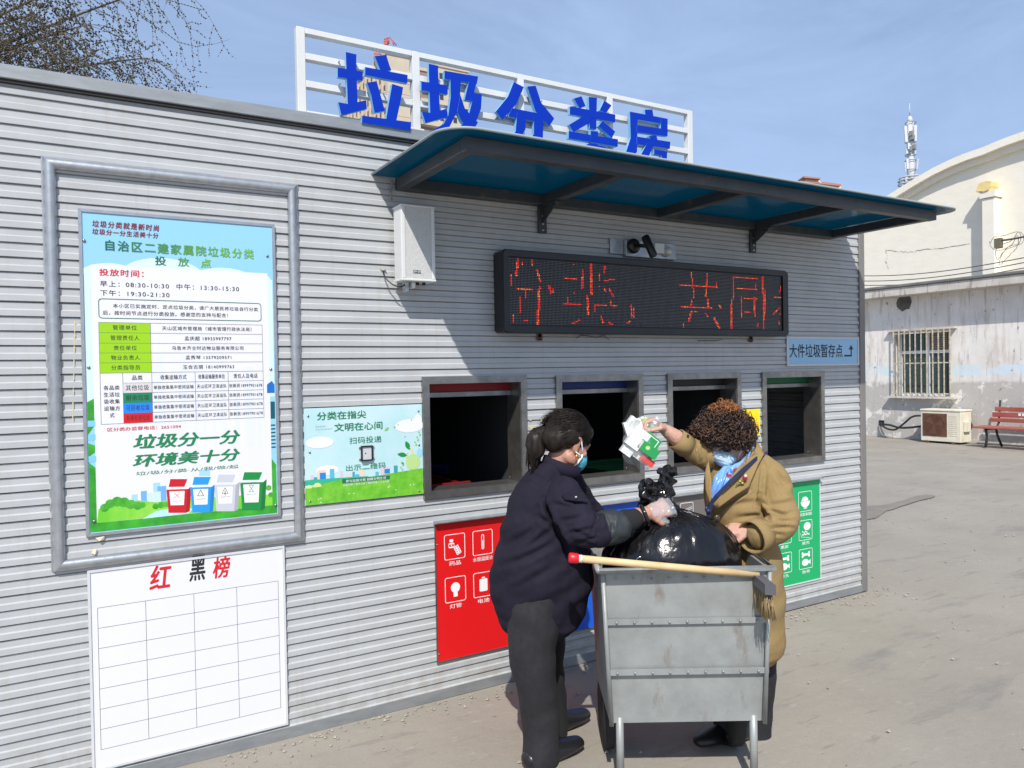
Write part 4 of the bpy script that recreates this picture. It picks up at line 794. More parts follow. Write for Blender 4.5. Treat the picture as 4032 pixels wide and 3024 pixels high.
    if kind == 'medicine':
        hole = [rrect(cx_-.28*s, cz_+.02*s, cx_-.04*s, cz_+.11*s, .002)]; flats('icon_detail', M_RED, parent, hole, Y-.0008)
        c = Vector((cx_+.13*s, cz_-.16*s)); flats('icon_detail', M_RED, parent, [circ(*(c+d*a_*s+nn*b_*s), .028*s, 8) for a_ in (-.13,-.04,.05,.14) for b_ in (-.055,.055)], Y-.0008)
        flats('icon_detail', M_TXTW, parent, stroke([(cx_-.16*s, cz_+.035*s), (cx_-.16*s, cz_+.095*s)], .02*s)+stroke([(cx_-.19*s, cz_+.065*s), (cx_-.13*s, cz_+.065*s)], .02*s), Y-.001)
def cat_board(name, label, x0, x1, z1, z0, face, items, cols_=2, row_h=.15, topm=.045, w=.100, h=.105, xs=None):
    e = board(name, label, 'sign', x0, x1, z0, z1, .012, face, M_STEEL if face is not M_GREEN else M_LGREY, .006, 'waste category boards under the hatches')
    tp = MB(); tp.prism([(x0-.004, -.006, z1-.004), (x0-.004, -.040, z1+.001), (x0-.004, -.040, z1+.005), (x0-.004, -.006, z1+.010)], (x1-x0+.008, 0, 0)); tp.build('rain_lip', M_GALV, e)
    s2 = MB()
    for sx, sz in ((x0+.012, z1-.10), (x1-.012, z1-.10), (x0+.012, z0+.04), (x1-.012, z0+.04)): s2.lathe((sx, -.0105, sz), (0,-1,0), [(.004,0), (.0035,.0025)], 8)
    s2.build('screws', M_SCREW, e)
    for i, (kind, cap) in enumerate(items):
        c_, r_ = i%cols_, i//cols_
        xx = xs[c_] if xs else x0+(x1-x0)*(c_+.5)/cols_-w/2; zz_ = z1-topm-r_*row_h-h
        icon(e, xx, zz_, w, h, -.0108, kind, M_TXTW)
        if cap: text(cap, (xx+w*(.0 if len(cap) > 2 else .22), zz_-.008), (xx+w*(1.0 if len(cap) > 2 else .78), zz_-.028), -.0108, M_TXTW, e, bold=.012)
    return e
cat_board('category_board', 'bright red category board with white icons under the left hatch', 1.452, 1.985, .816, .17, M_RED, [('medicine','药品'), ('thermometer','水银温度计'), ('bulb','灯管'), ('battery','电池')]+[('bottle','')]*0, 2, .2, .06, .108, .118, xs=[1.500, 1.648])
cat_board('category_board', 'blue category board mostly hidden behind the stooping worker', 2.16, 2.690, .805, .17, M_BLUE, [('paper',''), ('bottle',''), ('can',''), ('shirt','')], 2, .2)
cat_board('category_board', 'grey brown category board with chopsticks icon behind the black bag', 2.895, 3.43, .800, .17, M_GREYB, [('chopsticks',''), ('bag',''), ('bag',''), ('chopsticks','')], 2, .2, .045, .100, .095, xs=[2.955, 3.16])
gx1_ = W('k', 1897, 720, -.012)[0]
iw1 = W('k', 1740, 800, -.012)[0]; iw2 = W('k', 1838, 800, -.012)[0]; gz1 = W('k', 1850, 712, -.012)[1]; i1z = W('k', 1740, 808, -.012)[1]; i1b = W('k', 1740, 955, -.012)[1]; i2z = W('k', 1740, 1018, -.012)[1]
cat_board('category_board', 'green category board with bowl and nut icons beside the woman in camel coat', 3.66, gx1_, gz1, .15, M_GREEN, [('fruit','菜叶'), ('bowl','剩菜剩饭'), ('fruit','果皮'), ('nuts','果壳'), ('bone','骨头'), ('bone','鱼骨')], 2, i1z-i2z, gz1-i1z, iw2-iw1, i1z-i1b, xs=[iw1-.235+.04, iw1])
# yellow warning
yz = W('k', 1316, 210, -.01); yb = W('k', 1462, 395, -.01)
ws = empty('warning_sign', ((yz[0]+yb[0])/2, -.008, yb[1]), 'yellow warning notice with red triangle between the third and fourth hatches', 'sign')
MB().box(yz[0], yb[0], -.0095, -.0072, yb[1], yz[1]).build('panel', M_YEL, ws)
cx_ = (yz[0]+yb[0])/2; tw = .052; z_ = yz[1]-.012
tri_o = [(cx_, z_), (cx_-tw, z_-.088), (cx_+tw, z_-.088)]
flats('triangle', M_TXTR, ws, stroke(tri_o, .006, True), -.0099); flats('triangle_hand', M_TXTK, ws, [circ(cx_, z_-.058, .016, 10), rrect(cx_-.02, z_-.082, cx_+.01, z_-.066, .003)], -.0099)
wsz = yz[1]; hh = yz[1]-yb[1]
text('安全警示', (yz[0]+.012, wsz-hh*.57), (yb[0]-.012, wsz-hh*.72), -.0099, M_TXTR, ws, bold=.02); text('请勿将手伸入', (yz[0]+.012, wsz-hh*.76), (yb[0]-.012, wsz-hh*.84), -.0099, M_TXTR, ws, bold=.01); text('以防夹伤', (yz[0]+.012, wsz-hh*.88), (yb[0]-.012, wsz-hh*.96), -.0099, M_TXTR, ws, bold=.01)
# peeled sticker residue between first and second hatch
rs = MB(); rq = random.Random(2)
for (x, yv, r_) in ((450,310,26),(470,330,18),(440,245,10),(540,250,12),(580,240,9),(640,235,9),(560,300,14),(610,290,12),(640,300,10),(430,400,16),(460,410,18),(420,480,10),(440,520,8)):
    a = W('m', x, yv); n = 8; rs.add([(a[0]+r_*.00055*math.cos(t*2*math.pi/n)*rq.uniform(.6,1.1), -.0080, a[1]+r_*.00055*math.sin(t*2*math.pi/n)*rq.uniform(.6,1.1)) for t in range(n)], [tuple(range(n))])
tag(rs.build('sticker_residue', MATS['old_glue']), 'patchy yellow sticker residue between the first and second hatches', 'residue')

# ================================================================== FIGURES
def vtube(b, pts, n=16, ref=None):
    """closed lofted limb: pts = (centre, half-width along ref, half-depth); rounded ends"""
    C_ = [Vector(p[0]) for p in pts]; vs = []; rings = []
    def ringat(c, t, rx, ry):
        s_v = (Vector(ref) if ref else RT); s_v = (s_v-t*s_v.dot(t))
        if s_v.length < .05: s_v = UP-t*UP.dot(t)
        s_v.normalize(); o = t.cross(s_v); return [c+s_v*rx*math.cos(2*math.pi*k/n)+o*ry*math.sin(2*math.pi*k/n) for k in range(n)]
    m = len(pts)
    for i in range(m):
        t = (C_[min(i+1, m-1)]-C_[max(i-1, 0)]).normalized(); rx, ry = pts[i][1], pts[i][2] if len(pts[i]) > 2 else pts[i][1]
        if i == 0:
            for a in (75, 45, 20): rings.append(ringat(C_[i]-t*min(rx, ry)*math.sin(math.radians(a))*.8, t, rx*math.cos(math.radians(a)), ry*math.cos(math.radians(a))))
        rings.append(ringat(C_[i], t, rx, ry))
        if i == m-1:
            for a in (20, 45, 75): rings.append(ringat(C_[i]+t*min(rx, ry)*math.sin(math.radians(a))*.8, t, rx*math.cos(math.radians(a)), ry*math.cos(math.radians(a))))
    for r_ in rings: vs += r_
    L_ = len(rings); fs = [(i*n+k, i*n+(k+1)%n, (i+1)*n+(k+1)%n, (i+1)*n+k) for i in range(L_-1) for k in range(n)]+[tuple(range(n))[::-1], tuple(range((L_-1)*n, L_*n))]
    b.add(vs, fs, True)
def smoothpts(pts, k=4):     # Catmull-Rom over (vec, rx, ry)
    out = []; A_ = [np.array([*p[0], p[1], p[2] if len(p) > 2 else p[1]]) for p in pts]; n = len(A_)
    for i in range(n-1):
        p0, p1, p2, p3 = A_[max(i-1,0)], A_[i], A_[i+1], A_[min(i+2,n-1)]
        for j in range(k):
            t = j/k; v = .5*((2*p1)+(-p0+p2)*t+(2*p0-5*p1+4*p2-p3)*t*t+(-p0+3*p1-3*p2+p3)*t**3); out.append((Vector(v[:3]), v[3], v[4]))
    out.append((Vector(A_[-1][:3]), A_[-1][3], A_[-1][4])); return out
def limb(b, *pts, n=16, ref=None, k=4): vtube(b, smoothpts(list(pts), k), n, ref)
def remesh(b, name, m, parent, vox, smooth=4, disp=None, planar=False):
    me = bpy.data.meshes.new('tmp'); me.from_pydata([tuple(v) for v in b.v], [], b.f)
    import bmesh
    bm = bmesh.new(); bm.from_mesh(me); bmesh.ops.recalc_face_normals(bm, faces=bm.faces); bm.to_mesh(me); bm.free()
    o = bpy.data.objects.new('tmp', me); col.objects.link(o)
    r = o.modifiers.new('r', 'REMESH'); r.mode = 'VOXEL'; r.voxel_size = vox
    if smooth: s_ = o.modifiers.new('s', 'SMOOTH'); s_.factor = .5; s_.iterations = smooth
    dg = bpy.context.evaluated_depsgraph_get(); dg.update(); out = bpy.data.meshes.new_from_object(o.evaluated_get(dg)); bpy.data.objects.remove(o); bpy.data.meshes.remove(me)
    n = len(out.vertices); co = np.empty(n*3); out.vertices.foreach_get('co', co); co = co.reshape(-1, 3)
    if disp:
        no = np.empty(n*3); out.vertices.foreach_get('normal', no); no = no.reshape(-1, 3); co = co+no*disp(co, no)[:, None]
    c = wloc(parent) if parent else Vector((0,0,0)); co = co-np.array(c)
    out.vertices.foreach_set('co', co.ravel()); out.polygons.foreach_set('use_smooth', [True]*len(out.polygons)); out.name = name; out.update()
    return link(name, out, m, parent)
def nz3(co, f, seed=0): return np.array([noise.noise(Vector((x*f[0]+seed, y*f[1], z*f[2]))) for x, y, z in co])
BAS = np.array([RT, UP, FW])           # picture axes, used to lay cloth folds
def creases(lst, zr=2.95):
    """lst of (P0, P1, depth, width): folds pressed into the front of the cloth along each line, with a raised ridge beside them"""
    c0 = np.array(CAM)
    def pl(X): X = np.atleast_2d(np.asarray(X, float))-c0; d = X@np.array(FW); return np.c_[(X@np.array(RT))/d, (X@np.array(UP))/d]*zr
    def f(co, no=None):
        d = np.zeros(len(co)); q_ = pl(co)
        for p0, p1, dep, wd in lst:
            a = pl(p0)[0]; ab = pl(p1)[0]-a; t = np.clip(((q_-a)@ab)/(ab@ab), 0, 1); r_ = q_-a-t[:, None]*ab; dist = np.linalg.norm(r_, axis=1); side = np.sign(ab[0]*r_[:,1]-ab[1]*r_[:,0])
            taper = np.sin(np.clip(t, .04, .96)*math.pi)**.5
            d += taper*(-dep*np.exp(-(dist/wd)**2)+dep*.75*np.exp(-((dist-2.0*wd)/(wd))**2)*np.where(side > 0, 1, .35))
        if no is not None: d = d*np.clip(-(no@np.array(FW))*2.5, 0, 1)
        return d
    return f
M_SKIN = mat('skin', (.58,.345,.26), .5, nscale=30, c2=(.49,.27,.20), bump=.3, bscale=110)
MATS['skin'].node_tree.nodes['Principled BSDF'].inputs['Subsurface Weight'].default_value = .12; MATS['skin'].node_tree.nodes['Principled BSDF'].inputs['Subsurface Radius'].default_value = (.012,.005,.003)
M_SKIN2 = mat('tanned_skin', (.50,.265,.19), .5, nscale=30, c2=(.43,.205,.145), bump=.3, bscale=110)
M_MASK = mat('mask_blue', (.46,.62,.74), .7, nscale=40, namp=.05, bump=.2, bscale=120, stretch=(1,1,6))
M_MASK2 = mat('mask_teal', (.05,.34,.45), .7, nscale=40, namp=.05); M_ELAST = mat('mask_elastic', (.8,.8,.8), .7)

def head(b, c, f, u, s=1.0, jaw=True):
    """skull, face, jaw, nose, ears and neck root; c = centre of the skull, f = facing, u = up of the head"""
    f = Vector(f).normalized(); u = Vector(u); u = (u-f*u.dot(f)).normalized(); r = f.cross(u); c = Vector(c)
    ax = (r, f, u); pt = lambda x, y, z: c+(r*x+f*y+u*z)*s
    b.sphere(pt(0,-.012,.030), (.074*s,.092*s,.078*s), ax, 20, 14)      # cranium
    b.sphere(pt(0,.022,-.025), (.062*s,.066*s,.082*s), ax, 20, 14)      # face
    b.sphere(pt(0,.045,-.078), (.036*s,.036*s,.030*s), ax, 14, 9)       # chin
    b.sphere(pt(.035,.02,-.06), (.028*s,.045*s,.030*s), ax, 12, 8); b.sphere(pt(-.035,.02,-.06), (.028*s,.045*s,.030*s), ax, 12, 8)
    b.sphere(pt(0,.078,.022), (.046*s,.016*s,.012*s), ax, 14, 8)        # brow
    vtube(b, [(pt(0,.082,.010), .007*s), (pt(0,.096,-.015), .009*s), (pt(0,.104,-.032), .012*s)], 10, r)   # nose
    for sx in (-1, 1):
        b.sphere(pt(sx*.016,.088,-.032), (.009*s,.009*s,.007*s), ax, 8, 6)
        b.sphere(pt(sx*.030,.072,.004), (.015*s,.012*s,.010*s), ax, 10, 7)   # closed lid over the eye
        b.sphere(pt(sx*.040,.060,-.025), (.020*s,.018*s,.018*s), ax, 10, 7)  # cheekbone
    b.sphere(pt(0,.086,-.056), (.022*s,.012*s,.006*s), ax, 10, 6); b.sphere(pt(0,.084,-.066), (.019*s,.012*s,.007*s), ax, 10, 6)  # lips
    for sx in (-1, 1):   # ears: rim + lobe
        e = [pt(sx*(.071+.010*math.sin(a)), -.004-.016*math.cos(a)*0.9-.010*math.sin(a), -.012+.030*math.sin(a-.2)) for a in (-1.4,-.7,0,.7,1.4,2.1,2.8)]
        vtube(b, [(p_, .0052*s) for p_ in e], 8, r); b.sphere(pt(sx*.071,-.003,-.012), (.006*s,.014*s,.026*s), ax, 10, 8); b.sphere(pt(sx*.071,.004,-.038), (.006*s,.008*s,.009*s), ax, 8, 6)
    return pt, ax
def hand(b, wrist, d, palm_n, curl, s=1.0, side=1, thumb_curl=.6, spread=.06, lens=(.072,.080,.075,.060)):
    """palm + four fingers + thumb. d = direction wrist->knuckles, palm_n = out of the palm, side = +1 thumb on d x palm_n side"""
    d = Vector(d).normalized(); pn = Vector(palm_n); pn = (pn-d*pn.dot(d)).normalized(); w = d.cross(pn)*side; W0 = Vector(wrist)
    ks = []
    vtube(b, [(W0, .024*s, .018*s), (W0+d*.03*s, .031*s, .016*s), (W0+d*.062*s, .038*s, .0145*s), (W0+d*.082*s, .036*s, .012*s)], 14, w)
    for i in range(4):
        off = (.029-.0195*i); base = W0+d*(.082-.004*abs(i-1))*s+w*off*s; a = 0; p_ = base; pts = [(base-d*.02*s, .0088*s)]; L_ = lens[i]*s
        for j, fr_ in enumerate((.46, .30, .24)):
            pts.append((p_, (.0092-.0009*j-.0004*i)*s)); a += curl*(.9, 1.15, .75)[j]
            dirv = (d*math.cos(a)+pn*math.sin(a)+w*spread*(1.5-i)*.4*(1 if j == 0 else 0)).normalized(); p_ = p_+dirv*L_*fr_
        pts.append((p_, .0066*s)); vtube(b, pts, 8, w)
    t0 = W0+d*.022*s+w*.024*s+pn*.006*s; t1 = t0+(d*.55+w*.62+pn*.35).normalized()*.036*s; t2 = t1+(d*.8+w*(.45-thumb_curl*.9)+pn*(.3+.5*thumb_curl)).normalized()*.030*s; t3 = t2+(d*.75-w*thumb_curl*.8+pn*.35).normalized()*.024*s
    vtube(b, [(t0, .0125*s), (t1, .0112*s), (t2, .0098*s), (t3, .0078*s)], 8, pn)

def hairlocks(name, m, parent, n, srcfun, length, r0, wig, seed, seg=7, gravity=.3, curl=0, sides=4):
    rr = random.Random(seed); b = MB()
    for i in range(n):
        p_, nrm, flow = srcfun(rr); L_ = length*rr.uniform(.6, 1.3); pts = []; rad = []
        e1 = flow.cross(nrm).normalized(); ph = rr.uniform(0, 6.28); cur = Vector(p_); dirv = flow.copy(); tw = rr.uniform(.7, 1.4)*curl
        for j in range(seg+1):
            t = j/seg; off = (nrm*math.cos(ph+t*tw)+e1*math.sin(ph+t*tw))*wig*(.3+t)
            pts.append(cur+off); rad.append(r0*(1-t*.75)*rr.uniform(.85, 1.15)); dirv = (dirv+Vector((0,0,-1))*gravity*.12-nrm*.02).normalized(); cur = cur+dirv*L_/seg
        b.tube(pts, rad, sides, True)
    return b.build(name, m, parent, fix=False)

# ------------------------------------------------------------------ the stooping worker in navy
wk = empty('person', (P(2130, 2900, 2.95).x, P(2130, 2900, 2.95).y, 0), 'worker in dark navy jacket with ponytail and mask bending over to grip the black bag', 'person')
zw = 2.95
M_NAVY = mat('navy_cotton', (.018,.016,.028), .9, nscale=12, namp=.2, bump=.15, bscale=200, spec=.15)
M_CUFF = mat('cuff_lining', (.028,.034,.038), .6, nscale=14, namp=.2)
M_KNIT = mat('black_knit', (.010,.010,.011), .9, bump=.3, bscale=300)
hc = P(2236, 1738, zw); hf = (RT*.74+FW*.50-UP*.44).normalized(); hu = (UP*.9+RT*.30+FW*.2)
bb = MB(); pt, hax = head(bb, hc, hf, hu, .97)
limb(bb, (P(2222,1775,zw), .052), (P(2195,1830,zw), .050), (P(2175,1890,zw), .045))                         # neck
limb(bb, (P(2175,1900,zw), .06, .06), (P(2150,2020,zw), .11, .09), (P(2140,2160,zw), .12, .10), (P(2120,2300,zw+.05), .12, .11))   # trunk
for dz_, dxx in ((-.02, 0), (.22, 40)):                                                                       # legs
    limb(bb, (P(2110+dxx,2300,zw+dz_), .085), (P(2100+dxx,2560,zw+dz_-.02), .065), (P(2130+dxx,2800,zw+dz_), .048), (P(2130+dxx,2990,zw+dz_), .04))
# near arm
sh = P(2222,1945,zw-.10); el = P(2312,2088,zw-.20); wr = P(2545,2022,zw-.13)
limb(bb, (sh, .045), ((sh+el)/2, .043), (el, .042), ((el+wr)/2, .036), (wr, .027))
# gripping fist around the neck of the bag
hand(bb, wr, (P(2640,1988,zw-.10)-wr), (UP*-.55+FW*.75), 1.25, 1.05, side=-1, thumb_curl=1.0)
# far arm hidden behind the bag, hand at the bag's far side
limb(bb, (P(2260,1930,zw+.22), .045), (P(2350,2060,zw+.22), .042), (P(2470,2130,zw+.16), .032), (P(2540,2150,zw+.12), .026))
hand(bb, P(2540,2150,zw+.12), RT*.9-FW*.3, (-UP+FW*-.2), .6, 1.0, side=1)
body = remesh(bb, 'body', M_SKIN2, wk, .0058, 3)
# jacket
jb_ = MB()
R_ = lambda l, r_, v, z, dep: (P((l+r_)/2, v, z), (r_-l)/2*z/FPX, dep)
limb(jb_, R_(2150,2225,1822,zw,.052), R_(2095,2255,1862,zw,.085), R_(2046,2272,1910,zw,.12), R_(2008,2284,1965,zw,.145), R_(1986,2296,2035,zw,.155), R_(1965,2315,2120,zw,.160), R_(1938,2335,2225,zw,.160), R_(1930,2325,2320,zw+.02,.155), R_(1945,2300,2400,zw+.03,.15), n=28)
slv = MB(); limb(slv, (P(2195,1915,zw-.05), .050), (P(2222,1945,zw-.11), .068), (P(2258,2010,zw-.155), .071), (P(2298,2078,zw-.20), .066), (P(2345,2086,zw-.205), .064), (P(2372,2081,zw-.20), .060), n=20)
limb(jb_, (P(2240,1900,zw+.14), .060), (P(2290,1985,zw+.2), .064), (P(2350,2060,zw+.22), .058), (P(2400,2100,zw+.20), .056), n=18)
cr_ = creases([(P(2130,1950,3), P(2080,2120,3), .006, .014), (P(2180,1985,3), P(2260,2000,3), .006, .008), (P(2215,2050,3), P(2300,2035,3), .007, .008), (P(2240,2100,3), P(2330,2080,3), .008, .007), (P(2265,2135,3), P(2350,2120,3), .006, .007), (P(1990,2150,3), P(2120,2080,3), .006, .012), (P(1975,2230,3), P(2180,2150,3), .006, .012), (P(2000,2330,3), P(2200,2230,3), .006, .014), (P(2075,1850,3), P(2160,1900,3), .004, .006),
              (P(2140,1963,zw-.16), P(2187,2077,zw-.17), .022, .010), (P(2187,2077,zw-.17), P(2250,2185,zw-.16), .022, .012), (P(2120,2035,zw-.16), P(2187,2080,zw-.17), .012, .010),
              (P(2060,2180,zw-.17), P(2180,2080,zw-.17), .007, .012), (P(2030,2225,zw-.17), P(2200,2120,zw-.17), .007, .012), (P(2340,1990,zw-.25), P(2368,2060,zw-.25), .008, .008),
              (P(2280,2130,zw-.24), P(2345,2150,zw-.24), .007, .008), (P(2290,2060,zw-.26), P(2350,2040,zw-.26), .006, .009), (P(2330,2100,zw-.26), P(2355,2020,zw-.26), .007, .007), (P(2260,2090,zw-.24), P(2330,2125,zw-.26), .006, .008),
              (P(2044,1897,zw-.12), P(2090,1895,zw-.13), .003, .004), (P(2090,1895,zw-.13), P(2135,1925,zw-.15), .003, .004), (P(2135,1925,zw-.15), P(2190,1865,zw-.12), .003, .004)])
def dj(co, no):
    q_ = co@BAS.T; w = nz3(np.c_[q_[:,0]+q_[:,1]*.8, q_[:,1]-q_[:,0]*.6, q_[:,2]], (5, 16, 6)); w2 = nz3(q_, (26, 34, 22), 5)
    return cr_(co, no)*1.0+w*.012+w2*.0022
jk = remesh(jb_, 'jacket', M_NAVY, wk, .0062, 3, dj); remesh(slv, 'sleeve', M_NAVY, wk, .0058, 2, dj)
# stand collar
cl_ = MB(); n = 22; c0 = P(2205,1800,zw); vs = []
for lvl in range(4):
    for k in range(n):
        a = 2*math.pi*k/n; rx, ry = (.074, .068) if lvl in (0, 1) else (.068, .062)
        base = (P(2200,1868,zw), P(2216,1815,zw), P(2216,1815,zw), P(2200,1868,zw))[lvl]
        vs.append(base+RT*math.cos(a)*rx+FW*math.sin(a)*ry+UP*(math.cos(a)*-.024))
cl_.add(vs, [(l*n+k, l*n+(k+1)%n, ((l+1)%4)*n+(k+1)%n, ((l+1)%4)*n+k) for l in range(4) for k in range(n)], True)
cl_.build('collar', M_NAVY, wk)
# rolled cuff, knitted under sleeve, bangle
cf = MB(); limb(cf, (P(2366,2080,zw-.195), .060), (P(2385,2079,zw-.19), .066), (P(2415,2076,zw-.185), .064), (P(2434,2074,zw-.18), .060), n=20)
cc_ = creases([(P(2370,2020,zw-.25), P(2395,2100,zw-.25), .005, .006), (P(2395,2030,zw-.25), P(2425,2110,zw-.25), .004, .006), (P(2420,2040,zw-.25), P(2400,2120,zw-.25), .004, .005)])
remesh(cf, 'rolled_cuff', M_CUFF, wk, .005, 2, lambda co, no: cc_(co, no)+nz3(co, (40, 40, 40))*.003)
us = MB(); limb(us, (P(2425,2073,zw-.185), .050), (P(2465,2054,zw-.165), .046), (P(2502,2040,zw-.150), .037), n=18)
remesh(us, 'under_sleeve', M_KNIT, wk, .005, 2, lambda co, no: nz3(co, (30, 30, 30))*.0025)
bg = MB(); d_ = (P(2560,2018,zw-.12)-P(2530,2030,zw-.12)).normalized(); e1 = d_.orthogonal().normalized(); e2 = d_.cross(e1); cb_ = P(2538,2027,zw-.134)
bg.tube([cb_+(e1*math.cos(a*math.pi/12)+e2*math.sin(a*math.pi/12))*.035 for a in range(25)], .0080, 8); bg.build('bangle', mat('bangle_black', (.012,.013,.014), .15), wk)
# chest pocket flap on the sleeve
pf_ = MB(); pp = [P(2212,1946,zw-.196), P(2262,1958,zw-.225), P(2316,1966,zw-.215), P(2314,1973,zw-.218), P(2265,1971,zw-.232), P(2222,1966,zw-.205)]
pf_.prism(pp, -FW*.004); o = pf_.build('pocket_flap', M_NAVY, wk); MB().sphere(P(2268,1958,zw-.234), .006, nu=10, nv=6).build('snap_button', M_SCREW, o)
# trousers and shoes
tr = MB()
for dz_, dxx in ((-.03, 0), (.22, 40)):
    limb(tr, (P(2115+dxx,2330,zw+dz_), .115), (P(2095+dxx,2560,zw+dz_-.02), .092), (P(2125+dxx,2800,zw+dz_), .075), (P(2130+dxx,2985,zw+dz_), .072))
limb(tr, (P(2125,2290,zw+.08), .16, .15), (P(2125,2380,zw+.08), .16, .15))
remesh(tr, 'trousers', mat('dark_trousers', (.016,.016,.02), .85, nscale=40, namp=.2), wk, .009, 3, lambda co, no: nz3(co, (9, 9, 14))*.008)
for dz_, dxx in ((-.03, 0), (.22, 40)):
    p_ = P(2135+dxx, 3000, zw+dz_); s1 = MB(); g0 = Vector((p_.x, p_.y, .035)); fd = (RT*.8+FW*.55); fd.z = 0; fd.normalize()
    limb(s1, (g0-fd*.06, .040, .035), (g0+fd*.04, .044, .042), (g0+fd*.13, .045, .028), (g0+fd*.18, .034, .022)); remesh(s1, 'shoe', M_BLACK, wk, .007, 2)
# hair: swept back cap, ponytail, tie, loose strands
M_HAIR = mat('black_hair', (.012,.009,.008), .45, nscale=60, c2=(.022,.017,.013), stretch=(1,1,.3)); M_HAIR.node_tree.nodes['Principled BSDF'].inputs['Specular IOR Level'].default_value = .2
hp = MB(); ax_ = hax; PT = pt
hp.sphere(PT(0,-.016,.034), (.079,.096,.084), ax_, 24, 16); hp.sphere(PT(0,-.062,-.005), (.066,.050,.066), ax_, 18, 12); hp.sphere(PT(0,.046,.060), (.062,.040,.040), ax_, 16, 10)
hp.sphere(PT(0,-.09,-.02), (.04,.03,.04), ax_, 14, 9)
for sx in (-1, 1): hp.sphere(PT(sx*.058,-.030,.014), (.026,.045,.042), ax_, 14, 9)
tie = P(2152,1708,zw-.01)
cap = remesh(hp, 'hair', M_HAIR, wk, .0055, 3, lambda co, no: nz3(co, (60, 60, 60))*.0012)
pn_ = MB(); limb(pn_, (P(2160,1706,zw-.01), .022), (P(2128,1712,zw-.01), .036), (P(2110,1745,zw-.02), .043), (P(2108,1780,zw-.03), .036), (P(2098,1808,zw-.03), .018), n=16)
remesh(pn_, 'ponytail', M_HAIR, wk, .0055, 2, lambda co, no: nz3(co@BAS.T, (70, 12, 70))*.006)
MB().tube([tie+(RT*.35*math.cos(a*math.pi/8)+UP*math.cos(a*math.pi/8)*.9+FW*math.sin(a*math.pi/8))*.023 for a in range(17)], .006, 7).build('hair_tie', mat('tie_grey', (.18,.22,.25), .4), wk)
tie_v = tie
def src_cap(rr):
    th = rr.uniform(-.2, 2.6); ph = rr.uniform(-1.45, 1.45)   # over the top and sides
    n_ = (ax_[1]*math.cos(th)*math.cos(ph)+ax_[2]*math.sin(th)*math.cos(ph)*1.0+ax_[0]*math.sin(ph)).normalized()
    p_ = PT(0,-.016,.034)+ax_[0]*n_.dot(ax_[0])*.084+ax_[1]*n_.dot(ax_[1])*.100+ax_[2]*n_.dot(ax_[2])*.089
    fl_ = (tie_v-p_); fl_ = (fl_-n_*fl_.dot(n_)*.85).normalized(); return p_, n_, fl_
hairlocks('hair_strands', M_HAIR, wk, 1300, src_cap, .080, .0013, .0012, 4, 6, 0, 1, 3)['kind'] = 'stuff'
def src_tail(rr):
    a = rr.uniform(0, 6.28); p_ = P(2150,1706,zw-.01)+(FW*math.sin(a)+UP*math.cos(a))*.024; n_ = (FW*math.sin(a)+UP*math.cos(a)*.6-RT*.5).normalized(); return p_, n_, (-RT*.75+UP*(.25*math.cos(a)-.1)+FW*.35*math.sin(a)).normalized()
hairlocks('ponytail_strands', M_HAIR, wk, 420, src_tail, .150, .0026, .008, 5, 9, 3.6, 1.4, 3)['kind'] = 'stuff'
# mask seen from behind the cheek, with ear loops
mk = MB(); mk.sphere(pt(0,.068,-.054), (.054,.043,.048), hax, 18, 12); remesh(mk, 'face_mask', M_MASK2, wk, .005, 2, lambda co, no: nz3(co, (30, 30, 90))*.0025)
sdx = 1 if (pt(.07,0,0)-CAM).length < (pt(-.07,0,0)-CAM).length else -1
for z0_ in (-.035, -.072): MB().tube([pt(sdx*.047,.062,z0_), pt(sdx*.066,.035,-.03+(z0_+.05)*.5), pt(sdx*.079,-.004,.018 if z0_ > -.05 else -.042)], .0022, 5).build('mask_loop', M_ELAST, wk)
MB().tube([pt(sdx*.051,.052,-.020), pt(sdx*.058,.046,-.045), pt(sdx*.054,.040,-.070), pt(sdx*.038,.036,-.092)], [.003,.006,.006,.003], 8).build('mask_edge', M_ELAST, wk)
MB().sphere(pt(sdx*.080,.004,-.056), (.004,.004,.010), hax, 8, 6).build('earring', mat('gold', (.6,.4,.12), .3, 1), wk)
# clear glove
gl = MB(); hand(gl, wr+(P(2640,1988,zw-.10)-wr).normalized()*.014, (P(2640,1988,zw-.10)-wr), (UP*-.55+FW*.75), 1.25, 1.08, side=-1, thumb_curl=1.0)
M_GLOVE = bpy.data.materials.new('clear_polythene'); M_GLOVE.use_nodes = True; nt = M_GLOVE.node_tree; nt.nodes.remove(nt.nodes['Principled BSDF'])
tb = nt.nodes.new('ShaderNodeBsdfTransparent'); gb = nt.nodes.new('ShaderNodeBsdfGlossy'); db = nt.nodes.new('ShaderNodeBsdfDiffuse'); m1 = nt.nodes.new('ShaderNodeMixShader'); m2 = nt.nodes.new('ShaderNodeMixShader'); gb.inputs['Roughness'].default_value = .18; db.inputs['Color'].default_value = (.85,.85,.85,1); gb.inputs['Color'].default_value = (.9,.9,.9,1)
m1.inputs[0].default_value = .55; m2.inputs[0].default_value = .36
nt.links.new(gb.outputs[0], m1.inputs[1]); nt.links.new(db.outputs[0], m1.inputs[2]); nt.links.new(tb.outputs[0], m2.inputs[1]); nt.links.new(m1.outputs[0], m2.inputs[2]); nt.links.new(m2.outputs[0], nt.nodes['Material Output'].inputs['Surface'])
remesh(gl, 'glove', M_GLOVE, wk, .0055, 1, lambda co, no: np.abs(nz3(co, (70, 70, 70)))*.007)

